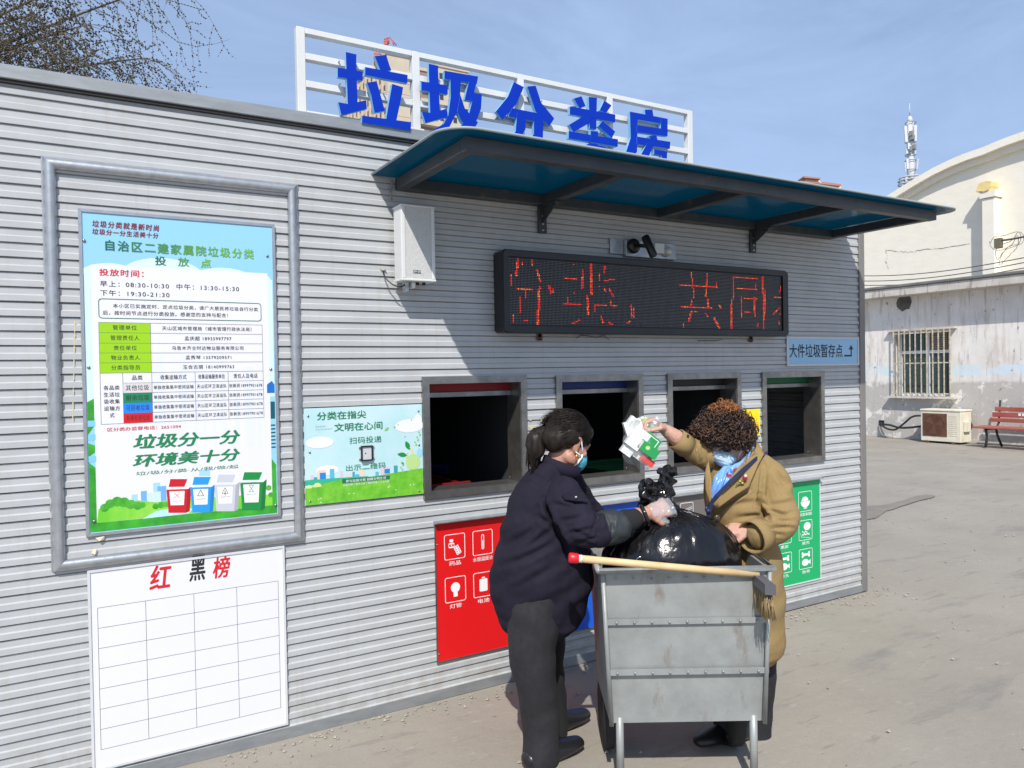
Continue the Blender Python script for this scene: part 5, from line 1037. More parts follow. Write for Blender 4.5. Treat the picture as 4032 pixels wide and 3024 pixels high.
# ------------------------------------------------------------------ the woman in the camel coat
wm = empty('person', (P(2930, 2960, 3.1).x, P(2930, 2960, 3.1).y, 0), 'woman with curly brown hair and camel coat holding up a clear bag of cartons', 'person')
zz_ = 3.08
M_CAMEL = mat('camel_wool', (.285,.195,.078), .95, nscale=120, namp=.10, bump=.25, bscale=420)
hc = P(2868, 1728, zz_-.02); hf = (-RT*.74-FW*.30-UP*.60).normalized(); hu = (UP*.72-RT*.50-FW*.20)
bb = MB(); pt, hax = head(bb, hc, hf, hu, 1.03)
limb(bb, (P(2890,1760,zz_), .052), (P(2925,1800,zz_), .056), (P(2935,1860,zz_), .08))
limb(bb, (P(2935,1860,zz_), .12, .09), (P(2920,1980,zz_), .12, .10), (P(2930,2120,zz_), .12, .11), (P(2950,2300,zz_), .13, .12))
for dxx, dz_ in ((-70, .02), (40, .06)): limb(bb, (P(2950+dxx,2300,zz_+dz_), .085), (P(2945+dxx,2600,zz_+dz_), .058), (P(2940+dxx,2850,zz_+dz_), .042), (P(2940+dxx,2960,zz_+dz_), .036))
wrR = P(2622,1694,2.97)                                                                # raised arm
limb(bb, (P(2835,1830,zz_+.08), .050), (P(2740,1782,3.03), .042), (P(2670,1730,2.99), .034), (wrR, .0245))
hand(bb, wrR, (P(2566,1662,2.96)-wrR), (-UP*.75-FW*.15-RT*.1), .95, .98, side=1, thumb_curl=.9)
wrL = P(2958,2093,2.915)
limb(bb, (P(3010,1870,zz_), .050), (P(3078,2045,2.98), .042), (P(3020,2085,2.93), .034), (wrL, .027))
hand(bb, wrL, (P(2880,2080,2.955)-wrL), (-UP*.7+FW*.6-RT*.1), .42, 1.0, side=1, thumb_curl=.5, spread=.1)
remesh(bb, 'body', M_SKIN, wm, .0058, 3)
ct = MB(); R_ = lambda l, r_, v, z, dep: (P((l+r_)/2, v, z), (r_-l)/2*z/FPX, dep)
limb(ct, R_(2895,2975,1770,zz_+.01,.058), R_(2840,3015,1800,zz_,.075), R_(2790,3062,1850,zz_,.105), R_(2772,3060,1905,zz_,.125), R_(2774,3035,1975,zz_,.130), R_(2795,3022,2050,zz_,.120), R_(2800,3045,2120,zz_,.125), R_(2800,3078,2200,zz_,.13), R_(2800,3085,2300,zz_,.14), R_(2800,3085,2520,zz_,.145), n=28)
limb(ct, (P(2840,1835,zz_+.07), .062), (P(2785,1800,zz_-.02), .055), (P(2738,1778,3.02), .049), (P(2700,1756,3.0), .041), n=20)
slw = MB(); limb(slw, (P(3000,1838,zz_-.005), .055), (P(3034,1880,zz_-.03), .067), (P(3058,1960,zz_-.07), .066), (P(3080,2040,zz_-.115), .062), (P(3060,2082,zz_-.14), .058), (P(3012,2102,zz_-.16), .052), (P(2978,2113,2.91), .050), n=20)
cr2 = creases([(P(3045,1850,3), P(3100,1905,3), .006, .010), (P(3035,1990,3), P(3120,1975,3), .006, .008), (P(3020,2010,3), P(3110,2035,3), .007, .007), (P(3000,2075,3), P(3120,2078,3), .007, .006), (P(2985,2090,3), P(3085,2108,3), .006, .006), (P(2880,1990,3), P(2990,1975,3), .005, .010), (P(2860,2090,3), P(2990,2075,3), .006, .008), (P(3000,1830,3), P(2990,1960,3), .006, .006), (P(2845,2100,3), P(2860,2230,3), .006, .007), (P(2985,2180,3), P(3000,2350,3), .006, .010),
              (P(2992,1980,zz_-.12), P(3030,2060,zz_-.13), .016, .009), (P(2990,1950,zz_-.13), P(2995,2010,zz_-.13), .014, .009), (P(2900,2040,zz_-.13), P(3020,2030,zz_-.14), .007, .010), (P(2890,2075,zz_-.13), P(3010,2052,zz_-.14), .008, .009),
              (P(3060,1870,zz_-.08), P(3098,1915,zz_-.06), .005, .009), (P(3030,2060,zz_-.17), P(3120,2050,zz_-.13), .007, .007), (P(3020,2080,zz_-.18), P(3100,2075,zz_-.14), .006, .007), (P(3060,2030,zz_-.15), P(3125,2020,zz_-.10), .005, .008),
              (P(2765,1750,2.97), P(2775,1825,2.98), .012, .007), (P(2745,1740,2.97), P(2752,1815,2.97), .009, .006), (P(2785,1762,2.98), P(2790,1830,2.99), .010, .007), (P(2935,2120,zz_-.13), P(2955,2215,zz_-.15), .006, .007),
              (P(2956,1926,zz_-.13), P(2826,2012,zz_-.13), .009, .005), (P(2975,1800,zz_-.09), P(2960,1900,zz_-.13), .003, .004), (P(2820,2040,zz_-.13), P(2830,2220,zz_-.14), .006, .005), (P(3000,1860,zz_-.1), P(2994,1980,zz_-.13), .004, .006)])
def dc(co, no):
    q_ = co@BAS.T; w = nz3(np.c_[q_[:,0]+q_[:,1]*.3, q_[:,1]-q_[:,0]*.5, q_[:,2]], (5, 12, 5), 3); w2 = nz3(q_, (20, 30, 20), 8)
    return cr2(co, no)*1.15+w*.011+w2*.0015
remesh(ct, 'coat', M_CAMEL, wm, .0062, 3, dc); remesh(slw, 'sleeve', M_CAMEL, wm, .0058, 2, dc)
def cuff(p0, p1, r0, r1, name='cuff'):
    c_ = MB(); n = 22; d_ = (p1-p0).normalized(); e1 = d_.orthogonal().normalized(); e2 = d_.cross(e1); vs = []
    for (t, r_) in ((0, r0), (0, r0*1.06), (.5, (r0+r1)/2*1.09), (1, r1*1.06), (1, r1*.96), (.5, (r0+r1)/2*.93)):
        for k in range(n): a = 2*math.pi*k/n; vs.append(p0+(p1-p0)*t+(e1*math.cos(a)+e2*math.sin(a))*r_*(1+.03*math.sin(3*a+t)))
    c_.add(vs, [(l*n+k, l*n+(k+1)%n, ((l+1)%6)*n+(k+1)%n, ((l+1)%6)*n+k) for l in range(6) for k in range(n)], True); return c_.build(name, M_CAMEL, wm)
cuff(P(2707,1762,3.0), P(2661,1727,2.985), .043, .040); cuff(P(3004,2098,2.925), P(2957,2118,2.885), .056, .061)
# lapels, collar
lpM = M_CAMEL
def panel(name, pts, thick, m, parent, z_off=0, sub=2, bulge=.006):
    """soft cloth panel through 3-D points (closed outline)"""
    b = MB(); c_ = sum((Vector(p_) for p_ in pts), Vector())/len(pts); n = len(pts); nrm = -FW
    inner = [c_+(Vector(p_)-c_)*.88+nrm*bulge for p_ in pts]
    vs = list(map(Vector, pts))+inner+[c_+nrm*bulge*1.15]+[Vector(p_)-nrm*thick for p_ in pts]
    fs = [(i, (i+1)%n, n+(i+1)%n, n+i) for i in range(n)]+[(n+i, n+(i+1)%n, 2*n) for i in range(n)]+[(2*n+1+i, 2*n+1+(i+1)%n, (i+1)%n, i) for i in range(n)]
    b.add(vs, fs, True); return b.build(name, m, parent)
zf = zz_-.125; zz_ -= .016
panel('lapel', [P(2958,1718,zz_-.02), P(2985,1745,zz_-.03), P(3010,1785,zz_-.055), P(2985,1830,zz_-.11), P(2958,1895,zz_-.139), P(2950,1917,zz_-.142), P(2890,1955,zz_-.146), P(2826,2003,zz_-.142), P(2808,1985,zz_-.142), P(2850,1925,zz_-.146), P(2900,1850,zz_-.125), P(2945,1790,zz_-.07)], .006, lpM, wm)
panel('lapel', [P(2790,1815,zz_-.08), P(2800,1880,zz_-.13), P(2803,1960,zz_-.14), P(2795,1985,zz_-.138), P(2778,1930,zz_-.125), P(2776,1860,zz_-.10)], .005, lpM, wm)
zz_ += .016
# scarf
M_SCARF = mat('satin_scarf', (.10,.25,.66), .25, nscale=9, c2=(.22,.44,.80), spec=.6); add_layer(M_SCARF, 24, .57, .61, (.25,.01,.03), fac=.9); 
sf_ = MB(); limb(sf_, (P(2868,1846,zz_-.090), .026, .018), (P(2850,1882,zz_-.130), .034, .016), (P(2828,1928,zz_-.142), .030, .013), (P(2812,1965,zz_-.14), .020, .010), n=16)
limb(sf_, (P(2974,1722,zz_-.03), .008), (P(2960,1768,zz_-.06), .009), (P(2925,1822,zz_-.10), .012), (P(2880,1852,zz_-.12), .018), n=12)
limb(sf_, (P(2950,1800,zz_+.03), .02), (P(2925,1845,zz_+.02), .03, .04), (P(2890,1880,zz_-.04), .03, .03), n=14)
csf = creases([(P(2862,1830,zz_-.15), P(2822,1940,zz_-.16), .008, .005), (P(2850,1850,zz_-.15), P(2815,1920,zz_-.16), .006, .004), (P(2875,1850,zz_-.15), P(2835,1945,zz_-.16), .007, .004)])
remesh(sf_, 'scarf', M_SCARF, wm, .0045, 2, lambda co, no: csf(co, no)*.7+nz3(co@BAS.T, (45, 12, 30))*.004)
# strap
M_STRAP = mat('navy_strap', (.012,.02,.07), .5); b_ = MB()
sp_ = [P(3022,1783,zz_+.03), P(3008,1790,zz_-.035), P(2978,1806,zz_-.095), P(2925,1850,zz_-.148), P(2870,1902,zz_-.166), P(2822,1952,zz_-.166), P(2803,1978,zz_-.158), P(2790,2030,zz_-.15), P(2783,2120,zz_-.14)]; vs = []
for i, p_ in enumerate(sp_):
    t = (sp_[min(i+1, len(sp_)-1)]-sp_[max(i-1, 0)]).normalized(); sd = t.cross(FW).normalized()*.0068; vs += [p_+sd-FW*.002, p_-sd-FW*.002, p_-sd+FW*.002, p_+sd+FW*.002]
b_.add(vs, [(i*4+k, i*4+(k+1)%4, (i+1)*4+(k+1)%4, (i+1)*4+k) for i in range(len(sp_)-1) for k in range(4)]); tag(b_.build('bag_strap', M_STRAP, wm))
bw = MB(); bw.sphere(P(2792,2012,zz_-.155), (.013,.007,.010)); bw.sphere(P(2785,2004,zz_-.15), (.012,.006,.012)); bw.prism([P(2792,2015,zz_-.152), P(2800,2018,zz_-.152), P(2796,2040,zz_-.152), P(2788,2038,zz_-.152)], FW*.003); bw.build('bow', M_STRAP, wm)
for v_ in (2040, 2150): MB().sphere(P(2824,v_,zz_-.135), (.013,.006,.013), (RT, FW, UP)).build('button', mat('button_brown', (.06,.04,.02), .25), wm)
br = MB(); br.sphere(P(2933,1882,zz_-.160), (.010,.005,.012), (RT, FW, UP), 10, 7); o = br.build('brooch', mat('brooch_rose', (.35,.01,.04), .3), wm)
b2 = MB(); b2.tube([P(2928,1890,zz_-.159), P(2915,1903,zz_-.158), P(2898,1912,zz_-.156)], .0024, 5); b2.sphere(P(2915,1896,zz_-.160), (.009,.004,.005), (RT, FW, UP), 8, 5); b2.sphere(P(2924,1903,zz_-.160), (.008,.004,.005), (RT, FW, UP), 8, 5); b2.build('brooch_stem', mat('brooch_gold_green', (.35,.33,.08), .3, .6), o)
MB().sphere(P(2936,1874,zz_-.163), (.007,.004,.006), nu=8, nv=5).build('brooch_pearl', mat('pearl', (.85,.75,.75), .25), o)
MB().box(0,.001,0,.001,0,.001) if False else None
tg = MB(); tg.prism([P(2706,1710,2.955), P(2714,1714,2.957), P(2711,1722,2.957), P(2704,1718,2.955)], -FW*.003); tg.build('sleeve_label', M_BLACK, wm)
# mask, loops, pearl earring
mk = MB(); mk.sphere(P(2845,1800,zz_-.062), (.057,.050,.034), (RT*.95-UP*.30, FW, UP*.95+RT*.30), 22, 14); mk.sphere(P(2852,1815,zz_-.066), (.036,.044,.026), (RT, FW, UP), 16, 10)
remesh(mk, 'face_mask', M_MASK, wm, .0045, 2, lambda co, no: np.sin((co@BAS.T)[:,1]*520+(co@BAS.T)[:,0]*150)*.0009+nz3(co, (25, 25, 40))*.0015)
sdx = 1 if (pt(.07,0,0)-CAM).length < (pt(-.07,0,0)-CAM).length else -1
for z0_ in (-.018, -.072): MB().tube([pt(sdx*.050,.058,z0_), pt(sdx*.068,.03,-.03+(z0_+.05)*.5), pt(sdx*.079,0,.012 if z0_ > -.05 else -.03)], .0018, 5).build('mask_loop', M_ELAST, wm)
MB().sphere(pt(sdx*.082,.004,-.046), .0052, nu=10, nv=7).build('earring', mat('pearl', (.85,.75,.75), .25), wm)
# curly hair
M_CURL = mat('brown_curls', (.026,.013,.009), .40, nscale=22, c2=(.085,.036,.020)); M_CURL.node_tree.nodes['Principled BSDF'].inputs['Specular IOR Level'].default_value = .6
M_CURL2 = mat('copper_curls', (.30,.11,.03), .45, nscale=40, c2=(.16,.06,.02))
hcc = P(2848,1703,zz_-.03); hb_ = MB(); hb_.sphere(hcc, (.101,.108,.080), (RT, FW, UP), 24, 16); hb_.sphere(P(2888,1730,zz_+.01), (.058,.068,.058), (RT, FW, UP), 18, 12); hb_.sphere(P(2788,1712,zz_-.04), (.056,.070,.050), (RT, FW, UP), 16, 10)
hb_.sphere(P(2850,1640,zz_), (.050,.055,.036), (RT, FW, UP), 16, 10)
hb_.sphere(pt(0,-.05,-.0), (.08,.06,.07), hax, 16, 10)
hb_.sphere(P(2926,1756,zz_+.01), (.030,.055,.038), (RT, FW, UP), 14, 9)
remesh(hb_, 'hair', M_CURL, wm, .006, 2, lambda co, no: nz3(co, (30, 30, 30))*.016)
def src_curl(cen, rad, top=False):
    def f(rr):
        while True:
            v = Vector((rr.gauss(0,1), rr.gauss(0,1), rr.gauss(0,1))).normalized()
            if top and v.z < .35: continue
            # leave the face clear
            if not top and (RT*v.x+FW*v.y+UP*v.z).dot(hf) > .80: continue
            if v.z < -.62: continue
            break
        p_ = cen+RT*v.x*rad[0]+FW*v.y*rad[1]+UP*v.z*rad[2]; n_ = (RT*v.x+FW*v.y+UP*v.z).normalized(); t = Vector((rr.gauss(0,1), rr.gauss(0,1), rr.gauss(0,1))); t = (t-n_*t.dot(n_)).normalized(); return p_, n_, t
    return f
def curls(name, m, parent, n, src, seed, R0=.0105, thick=.0024):
    rr = random.Random(seed); b = MB()
    for i in range(n):
        p_, n_, t = src(rr); e = n_.cross(t); R1 = R0*rr.uniform(.45, 1.4); turns = rr.uniform(.45, 1.3); a0 = rr.uniform(0, 6.28); L_ = rr.uniform(.012, .040); pts = []; rad = []
        lift = rr.uniform(-.006, .014) if rr.random() < .9 else rr.uniform(.012, .026)
        for j in range(11):
            s_ = j/10; a = a0+turns*2*math.pi*s_; pts.append(p_+n_*(lift+R1*.8*math.cos(a))+e*R1*math.sin(a)+t*L_*(s_-.5)); rad.append(thick*(1-.5*abs(s_-.45))*rr.uniform(.8, 1.1))
        b.tube(pts, rad, 4, True)
    o = b.build(name, m, parent, fix=False); o['kind'] = 'stuff'; return o
curls('hair_curls', M_CURL, wm, 1500, src_curl(hcc, (.102,.109,.081)), 11); curls('hair_curls', mat('dark_curls', (.010,.006,.005), .4), wm, 900, src_curl(hcc, (.103,.110,.082)), 17); curls('hair_curls', mat('chestnut_curls', (.12,.050,.022), .4), wm, 260, src_curl(hcc, (.105,.112,.084)), 18, .011, .0018); curls('hair_curls', M_CURL, wm, 600, src_curl(P(2888,1728,zz_+.01), (.060,.070,.060)), 12); curls('hair_curls', M_CURL, wm, 480, src_curl(P(2788,1712,zz_-.04), (.058,.072,.052)), 13)
curls('copper_curls', M_CURL2, wm, 260, src_curl(P(2852,1632,zz_-.03), (.052,.068,.034), True), 14)
curls('copper_curls', M_CURL2, wm, 60, src_curl(P(2762,1735,zz_-.02), (.03,.05,.04)), 15, .009, .0016)
curls('flyaway_hair', mat('dark_curls', (.010,.006,.005), .4), wm, 260, src_curl(hcc, (.109,.116,.089)), 23, .020, .0008)
# trousers, shoes
tr = MB()
for dxx, dz_ in ((-70, .02), (40, .06)): limb(tr, (P(2950+dxx,2380,zz_+dz_), .095), (P(2945+dxx,2620,zz_+dz_), .075), (P(2940+dxx,2850,zz_+dz_), .062), (P(2940+dxx,2945,zz_+dz_), .060))
remesh(tr, 'trousers', mat('black_trousers', (.014,.014,.016), .8, nscale=40, namp=.2), wm, .009, 3, lambda co, no: nz3(co, (9, 9, 14))*.006)
for dxx, dz_ in ((-70, .02), (40, .06)):
    p_ = P(2940+dxx, 2970, zz_+dz_); g0 = Vector((p_.x, p_.y, .032)); fd = (-RT*.8-FW*.5); fd.z = 0; fd.normalize(); s1 = MB()
    limb(s1, (g0-fd*.05, .034, .034), (g0+fd*.05, .038, .040), (g0+fd*.13, .040, .026), (g0+fd*.17, .028, .02)); remesh(s1, 'shoe', M_BLACK, wm, .006, 2)

# ------------------------------------------------------------------ clear bag of cartons in the raised hand
cbg = empty('plastic_bag', tuple(P(2530,1835,2.95)), 'clear plastic bag of white and green cartons held up by the woman', 'bag')
def carton(name, c, ax1, ax2, ax3, h, m, parent):
    b = MB(); c = Vector(c); A1, A2, A3 = Vector(ax1).normalized()*h[0], Vector(ax2).normalized()*h[1], Vector(ax3).normalized()*h[2]
    vs = [c+A1*i+A2*j+A3*k for i in (-1,1) for j in (-1,1) for k in (-1,1)]
    b.add(vs, [(0,1,3,2),(4,6,7,5),(0,4,5,1),(2,3,7,6),(0,2,6,4),(1,5,7,3)]); return b.build(name, m, parent)
zb_ = 2.95; MG = mat('carton_green', (.015,.28,.07), .4); MW = mat('carton_white', (.74,.76,.74), .45, nscale=20, namp=.05); ML = mat('carton_lime', (.30,.60,.10), .4)
a1 = (RT*.80-UP*.60); a2 = (UP*.80+RT*.60)
def cart(name, u0, v0, hw, hh, dz, m, a1=a1, a2=a2): return carton(name, P(u0, v0, zb_+dz), a1, a2, FW, (hw, hh, .022), m, cbg)
cart('carton', 2500, 1705, .034, .050, .0, MW, RT*.95+UP*.3, UP*.95-RT*.3); cart('carton', 2535, 1690, .026, .034, .01, ML); cart('carton', 2562, 1735, .034, .022, -.02, MG); cart('carton', 2525, 1712, .030, .020, -.021, MW)
cart('carton', 2550, 1768, .042, .019, -.045, MG); cart('carton', 2496, 1738, .028, .024, -.045, MW); cart('carton', 2515, 1785, .05, .022, -.02, MW); cart('carton', 2470, 1770, .022, .020, -.03, MW); cart('carton', 2545, 1812, .030, .012, -.03, mat('carton_red', (.60,.06,.05), .4)); cart('carton', 2490, 1665, .020, .022, .0, MW)
for (u0, v0, w_, h_, dz) in ((2563,1735,.028,.016,-.0435),):
    c_ = P(u0, v0, zb_+dz); out = [c_+a1.normalized()*x*w_+a2.normalized()*y*h_ for x, y in ((-1,-1),(1,-1),(1,1),(-1,1))]; inn = [c_+a1.normalized()*x*w_*.88+a2.normalized()*y*h_*.82 for x, y in ((-1,-1),(1,-1),(1,1),(-1,1))]
    MB().add(out+inn, [(0,1,5,4),(1,2,6,5),(2,3,7,6),(3,0,4,7)]).build('carton_print', MW, cbg, fix=False)
cv_, fv_ = text_mesh('666', .03); lo_, hi_ = cv_.min(0), cv_.max(0); MB().add([P(2551,1764,zb_-.0695)+RT*(c[0]-(lo_[0]+hi_[0])/2)*.0095+UP*(c[1]-.35)*.0095 for c in cv_], fv_).build('carton_print', M_TXTW, cbg, fix=False)
c_ = P(2551,1764,zb_-.068); MB().add([c_+(RT*math.cos(a*math.pi/6)+UP*math.sin(a*math.pi/6))*.009 for a in range(12)], [tuple(range(12))]).build('carton_print', MATS['carton_lime'], cbg, fix=False)
pb_ = MB(); limb(pb_, (P(2590,1652,zb_-.01), .010), (P(2578,1668,zb_-.01), .016, .014), (P(2552,1690,zb_-.005), .040, .032), (P(2530,1730,zb_), .066, .048), (P(2520,1775,zb_-.01), .070, .052), (P(2528,1808,zb_-.01), .050, .040), (P(2532,1832,zb_-.01), .026, .022), n=20, ref=a1)
M_CLEAR = M_GLOVE.copy(); M_CLEAR.name = 'clear_bag_film'
for nd in M_CLEAR.node_tree.nodes:
    if nd.type == 'MIX_SHADER' and abs(nd.inputs[0].default_value-.36) < .01: nd.inputs[0].default_value = .20
remesh(pb_, 'film', M_CLEAR, cbg, .006, 1, lambda co, no: nz3(co@BAS.T, (34, 20, 34))*.012)
pk = MB(); pk.sphere(P(2575,1672,zb_-.03), (.016,.012,.022), (RT, FW, UP), 12, 8); pk.sphere(P(2588,1650,zb_-.03), (.010,.010,.014), (RT, FW, UP), 12, 8); pk.sphere(P(2535,1650,zb_), (.022,.014,.012), (RT, FW, UP), 12, 8)
remesh(pk, 'knotted_top', M_GLOVE, cbg, .004, 1, lambda co, no: nz3(co, (90, 90, 90))*.006)

# ------------------------------------------------------------------ big black refuse bag
M_BAG = mat('black_polythene', (.006,.006,.007), .20, bump=.30, bscale=30, spec=.55)
rb = empty('refuse_bag', tuple(P(2640, 2330, 2.80)), 'full glossy black refuse bag gathered by its neck above the cart', 'bag')
zc_ = 2.915; top = P(2648, 2004, zc_-.005); cen = P(2650, 2215, zc_); A_ = MB(); nu, nv = 240, 90; vs = []
rB = Vector((RT.x, RT.y, 0)).normalized(); rF = Vector((FW.x, FW.y, 0)).normalized(); UZ = Vector((0,0,1)); Htop = (top-cen).z
for i in range(nv+1):
    t = i/nv
    for k in range(nu):
        a = 2*math.pi*k/nu
        if t < .72:
            s_ = t/.72; th = s_*math.pi/2
            r_ = math.sin(th)**(1.0 if math.cos(a) > 0 else 1.0-.22*math.cos(a)); h = Htop*(math.cos(th) if s_ < .999 else 0)
        else: s_ = (t-.72)/.28; r_ = math.cos(s_*math.pi/2*.9)**.35; h = -.20*s_
        side = math.cos(a); R_x = .258 if side > 0 else .270; shift = 0
        ca, sa = math.cos(a), math.sin(a); w_a = noise.noise(Vector((ca*1.5, sa*1.5, t*2.5)))*.5
        rdg = lambda f, z_: 1-2.2*abs(noise.noise(Vector((math.cos(a+w_a*.4)*f, math.sin(a+w_a*.4)*f, z_+t*.6))))
        fold = rdg(3.2, 1)*.55+rdg(7.5, 5)*.35+rdg(15, 9)*.14
        ext = .13+.22*max(0, noise.noise(Vector((ca*2.6, sa*2.6, 7)))+.25)
        f_ = fold*.13*math.exp(-((t-.12)/ext)**2)*min(1, .3+t*4)+fold*.010*math.exp(-((t-.45)/.2)**2)
        nn_ = noise.noise(Vector((math.cos(a)*2.2, math.sin(a)*2.2, h*9)))*.05+noise.noise(Vector((math.cos(a)*7, math.sin(a)*7, h*26)))*.016
        rr_2 = max(.02, r_*(1+f_*1.4+nn_*min(1, t*3)))
        rr_2 = max(rr_2, .075*(1+.25*fold))
        vs.append(cen+rB*side*R_x*rr_2+rF*math.sin(a)*.185*rr_2+UZ*(h-.012*fold*math.exp(-((t-.2)/.15)**2))+rB*(t < .4)*0)
A_.add(vs, [(i*nu+k, (i+1)*nu+k, (i+1)*nu+(k+1)%nu, i*nu+(k+1)%nu) for i in range(nv) for k in range(nu)]+[tuple(range(nu)), tuple(range(nv*nu, (nv+1)*nu))[::-1]], True)
o = A_.build('bag_body', M_BAG, rb, fix=False)
at_c = o.data.attributes.new('crease', 'FLOAT_VECTOR', 'POINT'); buf = []
for i in range(nv+1):
    for k in range(nu): a = 2*math.pi*k/nu; buf += [math.cos(a)*3.4, math.sin(a)*3.4, i/nv*2.2]
at_c.data.foreach_set('vector', buf)
nt = M_BAG.node_tree; an = nt.nodes.new('ShaderNodeAttribute'); an.attribute_name = 'crease'; n1 = nt.nodes.new('ShaderNodeTexNoise'); n1.inputs['Scale'].default_value = 1.5; n1.inputs['Detail'].default_value = 3; n1.inputs['Distortion'].default_value = .3
mm = nt.nodes.new('ShaderNodeMath'); mm.operation = 'SUBTRACT'; mm.inputs[1].default_value = .5; ma = nt.nodes.new('ShaderNodeMath'); ma.operation = 'ABSOLUTE'
nt.links.new(an.outputs['Vector'], n1.inputs['Vector']); nt.links.new(n1.outputs['Fac'], mm.inputs[0]); nt.links.new(mm.outputs[0], ma.inputs[0])
s3 = nt.nodes.new('ShaderNodeSeparateXYZ'); mr = nt.nodes.new('ShaderNodeMapRange'); mr.inputs['From Min'].default_value = .15; mr.inputs['From Max'].default_value = 1.0; mr.inputs['To Min'].default_value = 1; mr.inputs['To Max'].default_value = .03
nt.links.new(an.outputs['Vector'], s3.inputs[0]); nt.links.new(s3.outputs['Z'], mr.inputs['Value']); mu = nt.nodes.new('ShaderNodeMath'); mu.operation = 'MULTIPLY'; nt.links.new(ma.outputs[0], mu.inputs[0]); nt.links.new(mr.outputs[0], mu.inputs[1])
b1 = nt.nodes.new('ShaderNodeBump'); b1.inputs['Strength'].default_value = 1; b1.inputs['Distance'].default_value = .034; nt.links.new(mu.outputs[0], b1.inputs['Height'])
ob_ = [n_ for n_ in nt.nodes if n_.type == 'BUMP' and n_ is not b1][0]; nt.links.new(b1.outputs[0], ob_.inputs['Normal'])
zc_ = 2.885; nk = MB(); limb(nk, (P(2650,2035,zc_+.06), .030), (P(2640,2008,zc_+.02), .024), (P(2615,1990,zc_), .020), (P(2588,1968,zc_), .024), (P(2588,1945,zc_), .030, .026), n=16)
limb(nk, (P(2590,1965,zc_), .034), (P(2560,1935,zc_), .034), (P(2540,1915,zc_), .026), n=14); limb(nk, (P(2600,1950,zc_), .036), (P(2618,1915,zc_), .032), (P(2622,1880,zc_), .026, .03), (P(2620,1858,zc_), .034, .028), n=14); limb(nk, (P(2575,1935,zc_+.01), .03), (P(2555,1975,zc_+.01), .026), (P(2528,1988,zc_+.01), .014), n=12)
def dn(co, no): q_ = co@BAS.T; return np.abs(nz3(q_, (26, 26, 26)))*.042-.006+nz3(q_, (60, 60, 60), 4)*.010
o_nk = remesh(nk, 'bag_neck', mat('black_polythene_crinkled', (.008,.008,.009), .16, spec=.6), rb, .0058, 0, dn); o_nk.data.polygons.foreach_set('use_smooth', [False]*len(o_nk.data.polygons)); o_nk.data.update()

# ------------------------------------------------------------------ hand cart under the bag, broom
hcart = empty('hand_cart', (P(2650,2700,2.8).x, P(2650,2700,2.8).y, 0), 'grey metal refuse hand cart carrying the black bag between the two women', 'cart')
cc = P(2650, 2300, 2.93); M_CART = mat('cart_grey_paint', (.34,.36,.35), .5, .3, nscale=9, c2=(.27,.28,.27), bump=.3, bscale=9); add_layer(M_CART, 10, .58, .7, (.17,.12,.08), fac=.6, stretch=(1,1,.4))
def oc(x, y, z): return Vector((cc.x, cc.y, 0))+rB*x+rF*y+UZ*z
def obox(name, x0, x1, y0, y1, z0, z1, m, parent, taper=0):
    b = MB(); vs = [oc(x*(1-taper*(z == z0)), y*(1-taper*(z == z0)), z) for x in (x0, x1) for y in (y0, y1) for z in (z0, z1)]; b.add(vs, [(0,1,3,2),(4,6,7,5),(0,4,5,1),(2,3,7,6),(0,2,6,4),(1,5,7,3)]); return b.build(name, m, parent)
zt0, zt1 = .24, .79
obox('tub_side', -.29, .29, -.225, -.213, zt0, zt1, M_CART, hcart, .08); obox('tub_side', -.29, .29, .213, .225, zt0, zt1, M_CART, hcart, .08); obox('tub_side', -.30, -.2905, -.225, .225, zt0, zt1, M_CART, hcart, .08); obox('tub_side', .2905, .30, -.225, .225, zt0, zt1, M_CART, hcart, .08); obox('tub_floor', -.27, .27, -.2, .2, zt0, zt0+.01, M_CART, hcart)
for sx in (-1, 1):
    MB().tube([oc(sx*.272,-.228,zt0), oc(sx*.296,-.230,zt1)], .010, 4).build('corner_iron', M_CART, hcart)
rv = MB()
for i in range(9):
    for z in (.43, .61, .765): rv.sphere(oc(-.25+i*.0625,-.236,z), .005, nu=6, nv=4)
o = rv.build('rivets', M_CART, hcart); o['kind'] = 'stuff'
rm = MB(); cs = [oc(-.31,-.235,zt1+.004), oc(.31,-.235,zt1+.004), oc(.31,.235,zt1+.004), oc(-.31,.235,zt1+.004), oc(-.31,-.235,zt1+.004)]; rm.tube(cs, .011, 8); rm.build('rim', M_CART, hcart)
for z in (.42, .6): obox('rib', -.288, .288, -.232, -.2262, z, z+.02, M_CART, hcart, .0)
for sx in (-1, 1):
    MB().lathe(oc(sx*.25, .12, .14)-rB*.02, rB, [(.05,0), (.14,0), (.14,.04), (.05,.04)], 28).build('wheel', mat('rubber', (.02,.02,.02), .8), hcart)
    MB().tube([oc(sx*.24,-.20,.26), oc(sx*.24,-.20,.02)], .014, 8).build('leg', M_CART, hcart)
    MB().tube([oc(sx*.24,.21,.5), oc(sx*.24,.33,.86)], .012, 8).build('handle_arm', M_CART, hcart)
MB().tube([oc(-.23,.12,.14), oc(.23,.12,.14)], .012, 8).build('axle', M_CART, hcart); MB().tube([oc(-.25,.33,.86), oc(.25,.33,.86)], .014, 8).build('handle_bar', M_CART, hcart)
rg = MB(); rc_ = P(2524, 2212, 2.768); rg.tube([rc_+(RT*math.cos(a*math.pi/12)+UP*math.sin(a*math.pi/12))*.018 for a in range(25)], .0028, 8); tag(rg.build('metal_ring', mat('chrome_ring', (.7,.7,.7), .15, 1)), 'small bright metal ring hanging against the front of the black bag by the wooden handle', 'ring')
bm_ = empty('broom', (0,0,0), 'broom with pale wooden handle and red end cap lying across the refuse cart', 'broom')
t0 = P(2242,2196,2.60); t1 = P(2985,2263,2.70); bm_.location = (t0+t1)/2; dB = (t1-t0).normalized()
